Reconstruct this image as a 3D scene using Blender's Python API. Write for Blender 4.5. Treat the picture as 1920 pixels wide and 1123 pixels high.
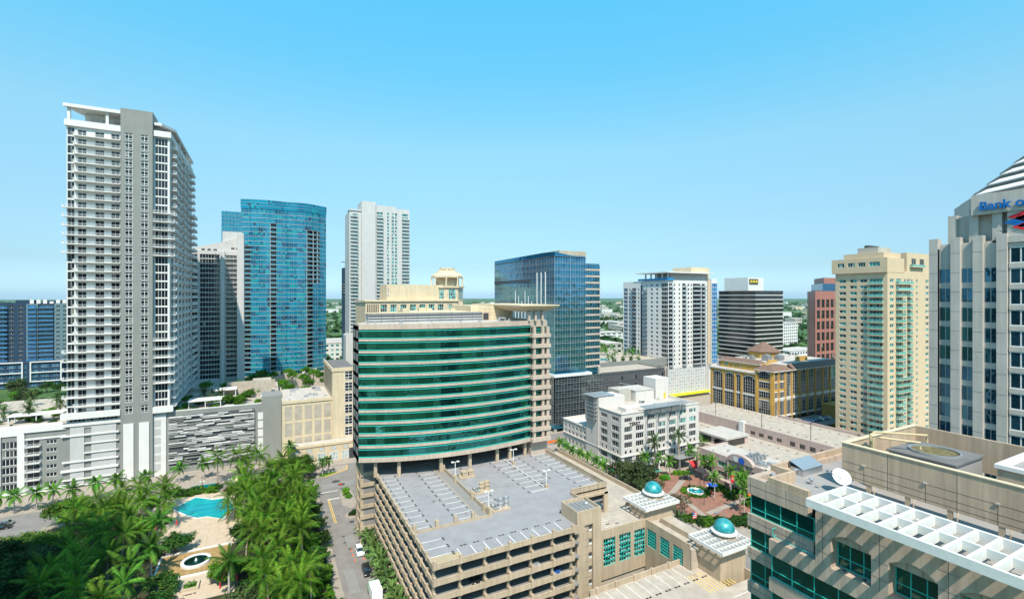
import bpy, bmesh, math, random
from mathutils import Vector, Matrix, noise

SC = bpy.context.scene
for o in list(bpy.data.objects):
    bpy.data.objects.remove(o)
rnd = random.Random(11)
COL = SC.collection

# ------------------------------------------------------------------ camera
# the city grid runs along X and Y; the camera stands 72 m up and looks level across it
CAM_H = 72.0
cam = bpy.data.cameras.new('camera')
cam.sensor_width = 36.0
cam.lens = 36.0 * 890 / 1920
cam.shift_y = -5.5 / 1920
cam.clip_start = 0.5
cam.clip_end = 60000
cam_o = bpy.data.objects.new('camera', cam)
COL.objects.link(cam_o)
cam_o.location = (0, 0, CAM_H)
cam_o.rotation_euler = (math.radians(90), 0, -math.atan(460 / 890))
SC.camera = cam_o

# ------------------------------------------------------------------ sky, sun, exposure
SUN_EL = math.radians(55)
SUN_AZ = math.radians(180 + 21)       # clockwise from +Y: behind the camera, a little to the left
world = bpy.data.worlds.new('World')
SC.world = world
world.use_nodes = True
wt = world.node_tree
for n in list(wt.nodes):
    wt.nodes.remove(n)
wo = wt.nodes.new('ShaderNodeOutputWorld')
bg = wt.nodes.new('ShaderNodeBackground')
sky = wt.nodes.new('ShaderNodeTexSky')
sky.sky_type = 'NISHITA'
sky.sun_disc = False
sky.sun_elevation = SUN_EL
sky.sun_rotation = SUN_AZ
sky.altitude = 0
sky.air_density = 1.0
sky.dust_density = 0.4
sky.ozone_density = 1.0
# the clear tropical sky of the photograph: azure overhead, pale cyan at the horizon, the same all the way round
tc = wt.nodes.new('ShaderNodeTexCoord')
sx = wt.nodes.new('ShaderNodeSeparateXYZ')
wt.links.new(tc.outputs['Generated'], sx.inputs[0])
rmp = wt.nodes.new('ShaderNodeValToRGB')
SKY_TINT = [(0.0, (0.50, 0.80, 1.30)), (0.06, (0.487, 0.667, 0.821)), (0.15, (0.701, 0.906, 0.897)), (0.29, (0.991, 1.41, 1.214)), (0.42, (0.752, 1.752, 1.581)), (0.52, (0.684, 2.034, 1.88)), (1.0, (0.66, 1.45, 1.45))]
while len(rmp.color_ramp.elements) < len(SKY_TINT):
    rmp.color_ramp.elements.new(0.5)
for e_, (p_, c_) in zip(rmp.color_ramp.elements, SKY_TINT):
    e_.position = p_
    e_.color = (c_[0] / 2.4, c_[1] / 2.4, c_[2] / 2.4, 1)
wt.links.new(sx.outputs['Z'], rmp.inputs[0])
vm = wt.nodes.new('ShaderNodeVectorMath')
vm.operation = 'MULTIPLY'
wt.links.new(sky.outputs[0], vm.inputs[0])
wt.links.new(rmp.outputs[0], vm.inputs[1])
vs = wt.nodes.new('ShaderNodeVectorMath')
vs.operation = 'SCALE'
vs.inputs['Scale'].default_value = 2.4
wt.links.new(vm.outputs[0], vs.inputs[0])
wt.links.new(vs.outputs[0], bg.inputs['Color'])
bg.inputs['Strength'].default_value = 0.12
wt.links.new(bg.outputs[0], wo.inputs[0])

sun = bpy.data.lights.new('sun', 'SUN')
sun.energy = 4.7
sun.angle = math.radians(0.5)
sun.color = (1.0, 0.91, 0.78)
sun_o = bpy.data.objects.new('sun', sun)
COL.objects.link(sun_o)
to_sun = Vector((math.sin(SUN_AZ) * math.cos(SUN_EL), math.cos(SUN_AZ) * math.cos(SUN_EL), math.sin(SUN_EL)))
sun_o.rotation_euler = to_sun.to_track_quat('Z', 'Y').to_euler()
sun_o.location = (-100, -200, 400)

SC.view_settings.view_transform = 'Standard'
SC.view_settings.look = 'None'
SC.view_settings.exposure = 0.53
SC.view_settings.gamma = 1.0
SC.view_settings.use_curve_mapping = False
SC.render.engine = 'CYCLES'
SC.cycles.max_bounces = 6
SC.cycles.diffuse_bounces = 3
SC.cycles.glossy_bounces = 4
SC.cycles.transparent_max_bounces = 6

# ------------------------------------------------------------------ materials
MATS = {}

def _new(name):
    m = bpy.data.materials.new(name)
    m.use_nodes = True
    nt = m.node_tree
    b = nt.nodes['Principled BSDF']
    return m, nt, b

def _ramp(nt, fac, stops, interp='LINEAR'):
    r = nt.nodes.new('ShaderNodeValToRGB')
    r.color_ramp.interpolation = interp
    e = r.color_ramp.elements
    while len(e) < len(stops):
        e.new(0.5)
    for i, (p, c) in enumerate(stops):
        e[i].position = p
        e[i].color = (c[0], c[1], c[2], 1)
    nt.links.new(fac, r.inputs[0])
    return r.outputs[0]

def _pos(nt):
    return nt.nodes.new('ShaderNodeNewGeometry').outputs['Position']

def _noise(nt, vec, scale, detail=4, rough=0.55, sc3=None):
    if sc3:
        mp = nt.nodes.new('ShaderNodeMapping')
        mp.inputs['Scale'].default_value = sc3
        nt.links.new(vec, mp.inputs[0])
        vec = mp.outputs[0]
    n = nt.nodes.new('ShaderNodeTexNoise')
    n.inputs['Scale'].default_value = scale
    n.inputs['Detail'].default_value = detail
    n.inputs['Roughness'].default_value = rough
    nt.links.new(vec, n.inputs['Vector'])
    return n.outputs['Fac']

def _mix(nt, a, b, fac, mode='MIX'):
    m = nt.nodes.new('ShaderNodeMix')
    m.data_type = 'RGBA'
    m.blend_type = mode
    for sock, v in ((m.inputs[0], fac), (m.inputs[6], a), (m.inputs[7], b)):
        if hasattr(v, 'links'):
            nt.links.new(v, sock)
        elif isinstance(v, (int, float)):
            sock.default_value = v
        else:
            sock.default_value = (v[0], v[1], v[2], 1)
    return m.outputs[2]

def _bump(nt, b, h, strength=0.2, dist=0.05):
    n = nt.nodes.new('ShaderNodeBump')
    n.inputs['Strength'].default_value = strength
    n.inputs['Distance'].default_value = dist
    nt.links.new(h, n.inputs['Height'])
    nt.links.new(n.outputs[0], b.inputs['Normal'])

def wall_mat(name, col, rough=0.75, var=0.12, streak=0.12, scale=0.25, spec=0.3):
    """painted render, precast or stone: patchy tone, rain streaks, fine grain"""
    m, nt, b = _new(name)
    p = _pos(nt)
    big = _ramp(nt, _noise(nt, p, scale, 5), [(0.3, (1 - var,) * 3), (0.7, (1 + var * 0.4,) * 3)])
    st = _ramp(nt, _noise(nt, p, 1.0, 4, 0.6, (1.6, 1.6, 0.07)), [(0.35, (1 - streak,) * 3), (0.62, (1, 1, 1))])
    fine = _noise(nt, p, 9.0, 3)
    fr = _ramp(nt, fine, [(0.3, (0.94,) * 3), (0.7, (1.03,) * 3)])
    c = _mix(nt, col, big, 1.0, 'MULTIPLY')
    c = _mix(nt, c, st, 1.0, 'MULTIPLY')
    c = _mix(nt, c, fr, 1.0, 'MULTIPLY')
    nt.links.new(c, b.inputs['Base Color'])
    b.inputs['Roughness'].default_value = rough
    b.inputs['Specular IOR Level'].default_value = spec
    _bump(nt, b, fine, 0.12, 0.03)
    MATS[name] = m
    return m

def flat_mat(name, col, rough=0.5, metal=0.0, var=0.08, spec=0.4):
    m, nt, b = _new(name)
    n = _noise(nt, _pos(nt), 1.7, 4)
    r = _ramp(nt, n, [(0.3, (1 - var,) * 3), (0.7, (1 + var * 0.5,) * 3)])
    nt.links.new(_mix(nt, col, r, 1.0, 'MULTIPLY'), b.inputs['Base Color'])
    b.inputs['Roughness'].default_value = rough
    b.inputs['Metallic'].default_value = metal
    b.inputs['Specular IOR Level'].default_value = spec
    MATS[name] = m
    return m

def glass_mat(name, stops, metal=0.0, rough=0.04, ior=1.9, wave=0.02, snap=None):
    """window glass: every pane has its own tone (blinds, rooms behind), slightly wavy"""
    m, nt, b = _new(name)
    oi = nt.nodes.new('ShaderNodeObjectInfo')
    gi = nt.nodes.new('ShaderNodeNewGeometry')
    ad = nt.nodes.new('ShaderNodeMath')
    ad.operation = 'ADD'
    nt.links.new(oi.outputs['Random'], ad.inputs[0])
    nt.links.new(gi.outputs['Random Per Island'], ad.inputs[1])
    fr = nt.nodes.new('ShaderNodeMath')
    fr.operation = 'FRACT'
    nt.links.new(ad.outputs[0], fr.inputs[0])
    fac = fr.outputs[0]
    if snap:
        # rooms behind: neighbouring panes of one flat share blinds and lights
        sn = nt.nodes.new('ShaderNodeVectorMath')
        sn.operation = 'SNAP'
        sn.inputs[1].default_value = snap
        nt.links.new(gi.outputs['Position'], sn.inputs[0])
        wn = nt.nodes.new('ShaderNodeTexWhiteNoise')
        nt.links.new(sn.outputs[0], wn.inputs['Vector'])
        ml = nt.nodes.new('ShaderNodeMath')
        ml.operation = 'MULTIPLY_ADD'
        ml.inputs[1].default_value = 0.12
        nt.links.new(fac, ml.inputs[0])
        m9 = nt.nodes.new('ShaderNodeMath')
        m9.operation = 'MULTIPLY'
        m9.inputs[1].default_value = 0.9
        nt.links.new(wn.outputs['Value'], m9.inputs[0])
        nt.links.new(m9.outputs[0], ml.inputs[2])
        fac = ml.outputs[0]
    c = _ramp(nt, fac, stops, 'CONSTANT')
    nt.links.new(c, b.inputs['Base Color'])
    b.inputs['Metallic'].default_value = metal
    b.inputs['Roughness'].default_value = rough
    b.inputs['IOR'].default_value = ior
    h = _noise(nt, gi.outputs['Position'], 0.45, 2)
    _bump(nt, b, h, 1.0, wave)
    MATS[name] = m
    return m

def leaf_mat(name, stops, rough=0.55, trans=0.28, spec=0.14):
    m, nt, b = _new(name)
    gi = nt.nodes.new('ShaderNodeNewGeometry')
    oi = nt.nodes.new('ShaderNodeObjectInfo')
    c = _ramp(nt, gi.outputs['Random Per Island'], stops)
    hv = nt.nodes.new('ShaderNodeHueSaturation')
    mr = nt.nodes.new('ShaderNodeMapRange')
    mr.inputs['To Min'].default_value = 0.72
    mr.inputs['To Max'].default_value = 1.3
    nt.links.new(oi.outputs['Random'], mr.inputs['Value'])
    stand = nt.nodes.new('ShaderNodeMapRange')
    stand.inputs['From Min'].default_value = 0.3
    stand.inputs['From Max'].default_value = 0.7
    stand.inputs['To Min'].default_value = 0.48
    stand.inputs['To Max'].default_value = 1.35
    nt.links.new(_noise(nt, gi.outputs['Position'], 0.11, 2), stand.inputs['Value'])
    mm = nt.nodes.new('ShaderNodeMath')
    mm.operation = 'MULTIPLY'
    nt.links.new(mr.outputs[0], mm.inputs[0])
    nt.links.new(stand.outputs[0], mm.inputs[1])
    nt.links.new(mm.outputs[0], hv.inputs['Value'])
    hu = nt.nodes.new('ShaderNodeMapRange')
    hu.inputs['From Min'].default_value = 0.3
    hu.inputs['From Max'].default_value = 0.7
    hu.inputs['To Min'].default_value = 0.485
    hu.inputs['To Max'].default_value = 0.52
    nt.links.new(_noise(nt, gi.outputs['Position'], 0.17, 2), hu.inputs['Value'])
    nt.links.new(hu.outputs[0], hv.inputs['Hue'])
    nt.links.new(c, hv.inputs['Color'])
    nt.links.new(hv.outputs[0], b.inputs['Base Color'])
    b.inputs['Roughness'].default_value = rough
    b.inputs['Specular IOR Level'].default_value = spec
    tr = nt.nodes.new('ShaderNodeBsdfTranslucent')
    nt.links.new(hv.outputs[0], tr.inputs['Color'])
    mx = nt.nodes.new('ShaderNodeMixShader')
    mx.inputs[0].default_value = trans
    nt.links.new(b.outputs[0], mx.inputs[1])
    nt.links.new(tr.outputs[0], mx.inputs[2])
    nt.links.new(mx.outputs[0], nt.nodes['Material Output'].inputs['Surface'])
    MATS[name] = m
    return m

M = MATS
wall_mat('white_wall', (0.66, 0.64, 0.62), var=0.06, streak=0.06)
wall_mat('cool_white', (0.52, 0.51, 0.50), var=0.06, streak=0.08)
wall_mat('grey_wall', (0.235, 0.24, 0.225), var=0.08, streak=0.06)
wall_mat('light_panel', (0.46, 0.455, 0.45), var=0.06, streak=0.06)
wall_mat('beige_precast', (0.47, 0.37, 0.265), var=0.12, streak=0.2)
wall_mat('pinkish_precast', (0.50, 0.40, 0.33), var=0.12, streak=0.18)
wall_mat('cream_stone', (0.64, 0.525, 0.36), var=0.10, streak=0.16)
wall_mat('cream_condo', (0.60, 0.46, 0.31), var=0.05, streak=0.06)
wall_mat('tan_screen', (0.49, 0.365, 0.26), var=0.12, streak=0.22)
wall_mat('fg_stone', (0.47, 0.365, 0.29), var=0.12, streak=0.22)
wall_mat('mauve_stucco', (0.50, 0.38, 0.34), var=0.08, streak=0.14)
wall_mat('gold_stucco', (0.52, 0.31, 0.085), var=0.10, streak=0.12)
wall_mat('red_granite', (0.36, 0.15, 0.12), var=0.08, streak=0.05, rough=0.4)
wall_mat('bank_granite', (0.50, 0.455, 0.41), var=0.10, streak=0.12, rough=0.55)
wall_mat('terry_white', (0.60, 0.56, 0.53), var=0.06, streak=0.08)
wall_mat('dark_grey_wall', (0.085, 0.088, 0.095), var=0.1, streak=0.08)
wall_mat('navy_wall', (0.018, 0.045, 0.085), var=0.1, streak=0.05)
wall_mat('blue_grey_wall', (0.12, 0.19, 0.22), var=0.08, streak=0.05)
wall_mat('concrete', (0.44, 0.41, 0.36), var=0.16, streak=0.1)
wall_mat('pale_concrete', (0.42, 0.365, 0.305), var=0.2, streak=0.0, scale=0.4)
wall_mat('roof_white', (0.47, 0.43, 0.39), var=0.16, streak=0.0, scale=0.35)
wall_mat('roof_grey', (0.29, 0.275, 0.265), var=0.14, streak=0.0, scale=0.3)
wall_mat('roof_dark', (0.16, 0.15, 0.145), var=0.2, streak=0.0, scale=0.3)
wall_mat('deck_coat', (0.28, 0.272, 0.285), var=0.13, streak=0.0, scale=0.35, rough=0.6)
wall_mat('deck_under', (0.25, 0.24, 0.23), var=0.1)
wall_mat('sandstone_paving', (0.50, 0.40, 0.30), var=0.12, streak=0, scale=0.5)
wall_mat('ochre_paving', (0.36, 0.235, 0.10), var=0.35, streak=0, scale=0.9)
wall_mat('sidewalk', (0.33, 0.28, 0.235), var=0.15, streak=0, scale=0.5)
wall_mat('asphalt', (0.215, 0.198, 0.185), var=0.2, streak=0, scale=0.25, rough=0.9)
wall_mat('roof_tile', (0.20, 0.125, 0.095), var=0.3, streak=0.0, scale=1.4)
flat_mat('white_metal', (0.66, 0.65, 0.63), 0.4)
flat_mat('white_line', (0.72, 0.69, 0.66), 0.7, var=0.25)
flat_mat('yellow_line', (0.72, 0.46, 0.06), 0.7, var=0.25)
flat_mat('black_stain', (0.035, 0.03, 0.022), 0.8, var=0.5)
flat_mat('teal_metal', (0.03, 0.42, 0.36), 0.35)
flat_mat('dark_metal', (0.05, 0.05, 0.055), 0.45)
flat_mat('grey_metal', (0.36, 0.37, 0.38), 0.4, 0.5)
flat_mat('galvanised', (0.52, 0.53, 0.54), 0.35, 0.7)
flat_mat('blue_metal', (0.02, 0.22, 0.45), 0.4)
flat_mat('sky_blue_panel', (0.02, 0.30, 0.58), 0.3)
flat_mat('lime_metal', (0.62, 0.66, 0.02), 0.4)
flat_mat('red_cloth', (0.72, 0.03, 0.03), 0.7)
flat_mat('green_cloth', (0.02, 0.28, 0.10), 0.7)
flat_mat('blue_cloth', (0.02, 0.10, 0.50), 0.7)
flat_mat('blue_sign', (0.0, 0.13, 0.42), 0.4)
flat_mat('red_sign', (0.75, 0.02, 0.03), 0.4)
flat_mat('green_sign', (0.1, 0.45, 0.12), 0.4)
flat_mat('bronze_sign', (0.06, 0.05, 0.04), 0.4)
flat_mat('gold_sign', (0.6, 0.45, 0.05), 0.4)
flat_mat('car_white', (0.8, 0.8, 0.8), 0.25, spec=0.6, var=0.02)
flat_mat('car_black', (0.012, 0.012, 0.014), 0.2, spec=0.7, var=0.02)
flat_mat('car_silver', (0.45, 0.46, 0.47), 0.3, 0.6, var=0.02)
flat_mat('car_blue', (0.02, 0.07, 0.22), 0.25, spec=0.6, var=0.02)
flat_mat('car_red', (0.35, 0.02, 0.02), 0.25, spec=0.6, var=0.02)
flat_mat('rubber', (0.02, 0.02, 0.02), 0.8)
flat_mat('tail_light', (0.45, 0.01, 0.01), 0.3)
flat_mat('lamp_lens', (0.8, 0.8, 0.75), 0.2)
flat_mat('wood_fence', (0.22, 0.13, 0.07), 0.8)
flat_mat('bark', (0.20, 0.155, 0.115), 0.9, var=0.35)
flat_mat('palm_bark', (0.34, 0.28, 0.22), 0.9, var=0.3)
flat_mat('royal_bark', (0.46, 0.42, 0.38), 0.8, var=0.2)
flat_mat('orange_cone', (0.8, 0.15, 0.02), 0.6)
flat_mat('olive_opening', (0.16, 0.125, 0.05), 0.7, var=0.5)
flat_mat('skin', (0.5, 0.3, 0.2), 0.6)
flat_mat('rust_pipe', (0.48, 0.38, 0.22), 0.6)
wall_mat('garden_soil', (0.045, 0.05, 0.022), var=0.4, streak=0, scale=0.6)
K = 0.012
glass_mat('dark_glass', [(0, (0.006, 0.009, 0.014)), (0.5, (0.012, 0.017, 0.024)), (0.76, (0.022, 0.03, 0.036)), (0.92, (0.06, 0.066, 0.066)), (0.975, (0.2, 0.19, 0.17))], ior=1.55)
glass_mat('teal_window', [(0, (0.005, 0.10, 0.10)), (0.3, (0.02, 0.22, 0.20)), (0.55, (0.06, 0.32, 0.29)), (0.75, (0.03, 0.05, 0.05)), (0.9, (0.25, 0.42, 0.38))])
glass_mat('teal_tower_glass', [(0, (0.0, 0.185, 0.29)), (0.3, (0.0, 0.225, 0.34)), (0.55, (0.0, 0.135, 0.235)), (0.68, (0.0, 0.27, 0.33)), (0.8, (0.0, 0.10, 0.19)), (0.9, (0.005, 0.03, 0.06)), (0.93, (0.0, 0.21, 0.33))], metal=0.2, rough=0.1, ior=1.5, wave=0.03, snap=(5.1, 200.0, 3.4))
glass_mat('teal_rail', [(0, (0.0, 0.17, 0.26)), (0.5, (0.0, 0.21, 0.3))], metal=0.3)
glass_mat('cobalt_glass', [(0, (0.05, 0.24, 0.38)), (0.5, (0.06, 0.27, 0.42)), (0.8, (0.04, 0.19, 0.31))], metal=0.93, rough=0.02, wave=0.10)
glass_mat('green_office_glass', [(0, (0.035, 0.19, 0.17)), (0.5, (0.055, 0.25, 0.23)), (0.8, (0.022, 0.135, 0.12))], metal=0.93, rough=0.02, wave=0.045)
glass_mat('fg_glass', [(0, (0.01, 0.12, 0.10)), (0.4, (0.008, 0.09, 0.075)), (0.75, (0.015, 0.15, 0.12))], metal=0.6, rough=0.02, wave=0.012)
glass_mat('bank_glass', [(0, (0.03, 0.12, 0.19)), (0.4, (0.02, 0.09, 0.14)), (0.75, (0.05, 0.17, 0.25))], metal=0.8, rough=0.03, wave=0.03)
glass_mat('smoke_glass', [(0, (0.07, 0.10, 0.11)), (0.5, (0.10, 0.13, 0.14)), (0.85, (0.16, 0.19, 0.20))], metal=0.85, rough=0.03, wave=0.06)
glass_mat('strip_blue', [(0, (0.0, 0.15, 0.40)), (0.4, (0.0, 0.2, 0.46)), (0.8, (0.0, 0.1, 0.28))], metal=0.1)
glass_mat('black_glass', [(0, (0.006, 0.006, 0.009)), (0.5, (0.012, 0.011, 0.014)), (0.9, (0.03, 0.03, 0.032))])
glass_mat('blue_balcony_glass', [(0, (0.01, 0.10, 0.20)), (0.5, (0.02, 0.14, 0.26)), (0.9, (0.05, 0.2, 0.3))], metal=0.4)
glass_mat('rail_glass', [(0, (0.06, 0.34, 0.27)), (0.5, (0.10, 0.42, 0.34)), (0.8, (0.05, 0.26, 0.22))])
glass_mat('pale_rail_glass', [(0, (0.35, 0.42, 0.44)), (0.5, (0.42, 0.48, 0.5)), (0.8, (0.28, 0.36, 0.38))])
glass_mat('car_glass', [(0, (0.01, 0.012, 0.015))])
leaf_mat('coconut_leaf', [(0, (0.022, 0.09, 0.006)), (0.45, (0.058, 0.165, 0.010)), (0.8, (0.115, 0.235, 0.014)), (1, (0.25, 0.28, 0.03))])
leaf_mat('royal_leaf', [(0, (0.03, 0.12, 0.015)), (0.5, (0.07, 0.20, 0.02)), (1, (0.15, 0.29, 0.03))])
leaf_mat('date_leaf', [(0, (0.035, 0.08, 0.025)), (0.5, (0.07, 0.14, 0.04)), (1, (0.15, 0.20, 0.07))])
leaf_mat('hedge_palm_leaf', [(0, (0.05, 0.11, 0.025)), (0.5, (0.10, 0.19, 0.045)), (1, (0.20, 0.28, 0.09))])
leaf_mat('dark_leaf', [(0, (0.012, 0.045, 0.008)), (0.5, (0.03, 0.085, 0.014)), (1, (0.06, 0.13, 0.02))])
leaf_mat('bright_leaf', [(0, (0.035, 0.12, 0.008)), (0.5, (0.075, 0.20, 0.012)), (1, (0.14, 0.28, 0.02))])
leaf_mat('olive_leaf', [(0, (0.035, 0.06, 0.02)), (0.5, (0.07, 0.105, 0.035)), (1, (0.12, 0.15, 0.06))])
leaf_mat('poinciana_leaf', [(0, (0.03, 0.10, 0.008)), (0.6, (0.08, 0.19, 0.015)), (0.93, (0.11, 0.22, 0.02)), (1, (0.30, 0.12, 0.02))])
leaf_mat('dry_twig', [(0, (0.10, 0.075, 0.05)), (0.6, (0.14, 0.11, 0.06)), (1, (0.09, 0.12, 0.04))])
leaf_mat('dry_frond', [(0, (0.16, 0.09, 0.03)), (0.6, (0.26, 0.17, 0.06)), (1, (0.33, 0.25, 0.10))])
leaf_mat('grass_blade', [(0, (0.05, 0.15, 0.01)), (0.5, (0.09, 0.22, 0.015)), (1, (0.14, 0.27, 0.02))])
leaf_mat('flower_leaf', [(0, (0.30, 0.05, 0.06)), (0.5, (0.22, 0.09, 0.08)), (1, (0.08, 0.16, 0.03))])

def brick_mat(name, c1, c2, mortar, scale, rough=0.85):
    m, nt, b = _new(name)
    p = _pos(nt)
    t = nt.nodes.new('ShaderNodeTexBrick')
    t.inputs['Color1'].default_value = (*c1, 1)
    t.inputs['Color2'].default_value = (*c2, 1)
    t.inputs['Mortar'].default_value = (*mortar, 1)
    t.inputs['Scale'].default_value = scale
    t.inputs['Mortar Size'].default_value = 0.03
    nt.links.new(p, t.inputs['Vector'])
    r = _ramp(nt, _noise(nt, p, 0.4, 5), [(0.3, (0.75,) * 3), (0.7, (1.1,) * 3)])
    nt.links.new(_mix(nt, t.outputs['Color'], r, 1.0, 'MULTIPLY'), b.inputs['Base Color'])
    b.inputs['Roughness'].default_value = rough
    MATS[name] = m
brick_mat('red_paver', (0.32, 0.14, 0.09), (0.26, 0.11, 0.075), (0.22, 0.14, 0.11), 1.2)

def water_mat():
    m, nt, b = _new('pool_water')
    p = _pos(nt)
    c = _ramp(nt, _noise(nt, p, 0.25, 3), [(0.3, (0.0, 0.25, 0.29)), (0.7, (0.0, 0.34, 0.36))])
    nt.links.new(c, b.inputs['Base Color'])
    b.inputs['Roughness'].default_value = 0.06
    b.inputs['IOR'].default_value = 1.33
    _bump(nt, b, _noise(nt, p, 1.4, 4), 0.9, 0.12)
    MATS['pool_water'] = m
    m, nt, b = _new('canal_water')
    b.inputs['Base Color'].default_value = (0.0, 0.22, 0.26, 1)
    b.inputs['Roughness'].default_value = 0.1
    _bump(nt, b, _noise(nt, _pos(nt), 2.2, 3), 0.5, 0.04)
    MATS['canal_water'] = m
water_mat()

def dome_mat():
    m, nt, b = _new('patina_dome')
    p = _pos(nt)
    c = _ramp(nt, _noise(nt, p, 0.9, 6, 0.65), [(0.25, (0.0, 0.16, 0.22)), (0.5, (0.03, 0.30, 0.33)), (0.68, (0.12, 0.38, 0.34)), (0.85, (0.30, 0.36, 0.24))])
    nt.links.new(c, b.inputs['Base Color'])
    b.inputs['Roughness'].default_value = 0.35
    b.inputs['Metallic'].default_value = 0.25
    MATS['patina_dome'] = m
dome_mat()

def ground_mat():
    """flat suburb seen from a tower: street blocks of trees, lawns, pale roofs and paving"""
    m, nt, b = _new('ground_cover')
    p = _pos(nt)
    green = _ramp(nt, _noise(nt, p, 0.02, 6, 0.7), [(0.3, (0.02, 0.055, 0.012)), (0.5, (0.045, 0.10, 0.02)), (0.62, (0.07, 0.13, 0.035)), (0.72, (0.16, 0.17, 0.10))])
    v = nt.nodes.new('ShaderNodeTexVoronoi')
    v.inputs['Scale'].default_value = 0.02
    nt.links.new(p, v.inputs['Vector'])
    sp = nt.nodes.new('ShaderNodeSeparateColor')
    nt.links.new(v.outputs['Color'], sp.inputs[0])
    roofs = _ramp(nt, sp.outputs[0], [(0, (0.55, 0.53, 0.5)), (0.3, (0.4, 0.36, 0.32)), (0.6, (0.3, 0.29, 0.28)), (0.9, (0.66, 0.64, 0.6))], 'CONSTANT')
    near = nt.nodes.new('ShaderNodeMath')
    near.operation = 'LESS_THAN'
    near.inputs[1].default_value = 0.26
    nt.links.new(v.outputs['Distance'], near.inputs[0])
    pick = nt.nodes.new('ShaderNodeMath')
    pick.operation = 'GREATER_THAN'
    pick.inputs[1].default_value = 0.62
    nt.links.new(sp.outputs[1], pick.inputs[0])
    both = nt.nodes.new('ShaderNodeMath')
    both.operation = 'MULTIPLY'
    nt.links.new(near.outputs[0], both.inputs[0])
    nt.links.new(pick.outputs[0], both.inputs[1])
    nt.links.new(_mix(nt, green, roofs, both.outputs[0]), b.inputs['Base Color'])
    b.inputs['Roughness'].default_value = 0.95
    MATS['ground_cover'] = m
ground_mat()

# ------------------------------------------------------------------ mesh helpers
class MB:
    def __init__(s):
        s.v = []
        s.f = []
        s.m = []
        s.smooth = set()
    def quad(s, a, b, c, d, m=0):
        i = len(s.v)
        s.v += [a, b, c, d]
        s.f.append((i, i + 1, i + 2, i + 3))
        s.m.append(m)
    def poly(s, pts, m=0):
        i = len(s.v)
        s.v += list(pts)
        s.f.append(tuple(range(i, i + len(pts))))
        s.m.append(m)
    def box(s, x0, y0, z0, x1, y1, z1, m=0):
        if x1 < x0: x0, x1 = x1, x0
        if y1 < y0: y0, y1 = y1, y0
        if z1 < z0: z0, z1 = z1, z0
        i = len(s.v)
        s.v += [(x0, y0, z0), (x1, y0, z0), (x1, y1, z0), (x0, y1, z0), (x0, y0, z1), (x1, y0, z1), (x1, y1, z1), (x0, y1, z1)]
        s.f += [(i, i + 3, i + 2, i + 1), (i + 4, i + 5, i + 6, i + 7), (i, i + 1, i + 5, i + 4), (i + 1, i + 2, i + 6, i + 5), (i + 2, i + 3, i + 7, i + 6), (i + 3, i, i + 4, i + 7)]
        s.m += [m] * 6
        return s
    def prism(s, poly, z0, z1, m=0, mtop=None):
        """poly counter-clockwise list of (x, y)"""
        n = len(poly)
        i = len(s.v)
        s.v += [(x, y, z0) for x, y in poly] + [(x, y, z1) for x, y in poly]
        for k in range(n):
            j = (k + 1) % n
            s.f.append((i + k, i + j, i + n + j, i + n + k))
            s.m.append(m)
        s.f.append(tuple(i + n + k for k in range(n)))
        s.m.append(m if mtop is None else mtop)
        s.f.append(tuple(i + n - 1 - k for k in range(n)))
        s.m.append(m)
        return s
    def lathe(s, prof, n=16, c=(0, 0, 0), m=0, sx=1.0, sy=1.0, a0=0.0):
        """prof: list of (r, z)"""
        i = len(s.v)
        for r, z in prof:
            for k in range(n):
                a = a0 + 2 * math.pi * k / n
                s.v.append((c[0] + r * sx * math.cos(a), c[1] + r * sy * math.sin(a), c[2] + z))
        for j in range(len(prof) - 1):
            for k in range(n):
                k2 = (k + 1) % n
                s.f.append((i + j * n + k, i + j * n + k2, i + (j + 1) * n + k2, i + (j + 1) * n + k))
                s.m.append(m)
        s.f.append(tuple(i + (len(prof) - 1) * n + k for k in range(n)))
        s.m.append(m)
        s.f.append(tuple(i + n - 1 - k for k in range(n)))
        s.m.append(m)
        return s
    def tube(s, pts, r, n=6, m=0):
        """round bar along pts; r a number or one radius for each point"""
        pts = [Vector(p) for p in pts]
        rs = r if isinstance(r, (list, tuple)) else [r] * len(pts)
        i = len(s.v)
        for k, p in enumerate(pts):
            d = (pts[min(k + 1, len(pts) - 1)] - pts[max(k - 1, 0)]).normalized()
            a = d.orthogonal().normalized() if abs(d.z) < 0.95 else Vector((1, 0, 0))
            a = (a - d * a.dot(d)).normalized()
            b = d.cross(a)
            for q in range(n):
                t = 2 * math.pi * q / n
                s.v.append(tuple(p + (a * math.cos(t) + b * math.sin(t)) * rs[k]))
        for k in range(len(pts) - 1):
            for q in range(n):
                q2 = (q + 1) % n
                s.f.append((i + k * n + q, i + k * n + q2, i + (k + 1) * n + q2, i + (k + 1) * n + q))
                s.m.append(m)
        s.f.append(tuple(i + (len(pts) - 1) * n + q for q in range(n)))
        s.m.append(m)
        s.f.append(tuple(i + n - 1 - q for q in range(n)))
        s.m.append(m)
        return s
    def mesh(s, name, mats, smooth=False):
        me = bpy.data.meshes.new(name)
        me.from_pydata([tuple(v) for v in s.v], [], s.f)
        for mt in mats:
            me.materials.append(MATS[mt])
        if len(mats) > 1:
            me.polygons.foreach_set('material_index', s.m)
        if smooth:
            me.polygons.foreach_set('use_smooth', [True] * len(me.polygons))
        me.update()
        return me

def link(name, data, parent=None, loc=(0, 0, 0), rz=0.0, rot=None, scale=None):
    o = bpy.data.objects.new(name, data)
    COL.objects.link(o)
    o.location = loc
    o.rotation_euler = rot if rot else (0, 0, rz)
    if scale:
        o.scale = (scale,) * 3 if isinstance(scale, (int, float)) else scale
    if parent:
        o.parent = parent
    return o

def tag(o, label, cat, group=None):
    o['label'] = label
    o['category'] = cat
    if group:
        o['group'] = group
    return o

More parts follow.
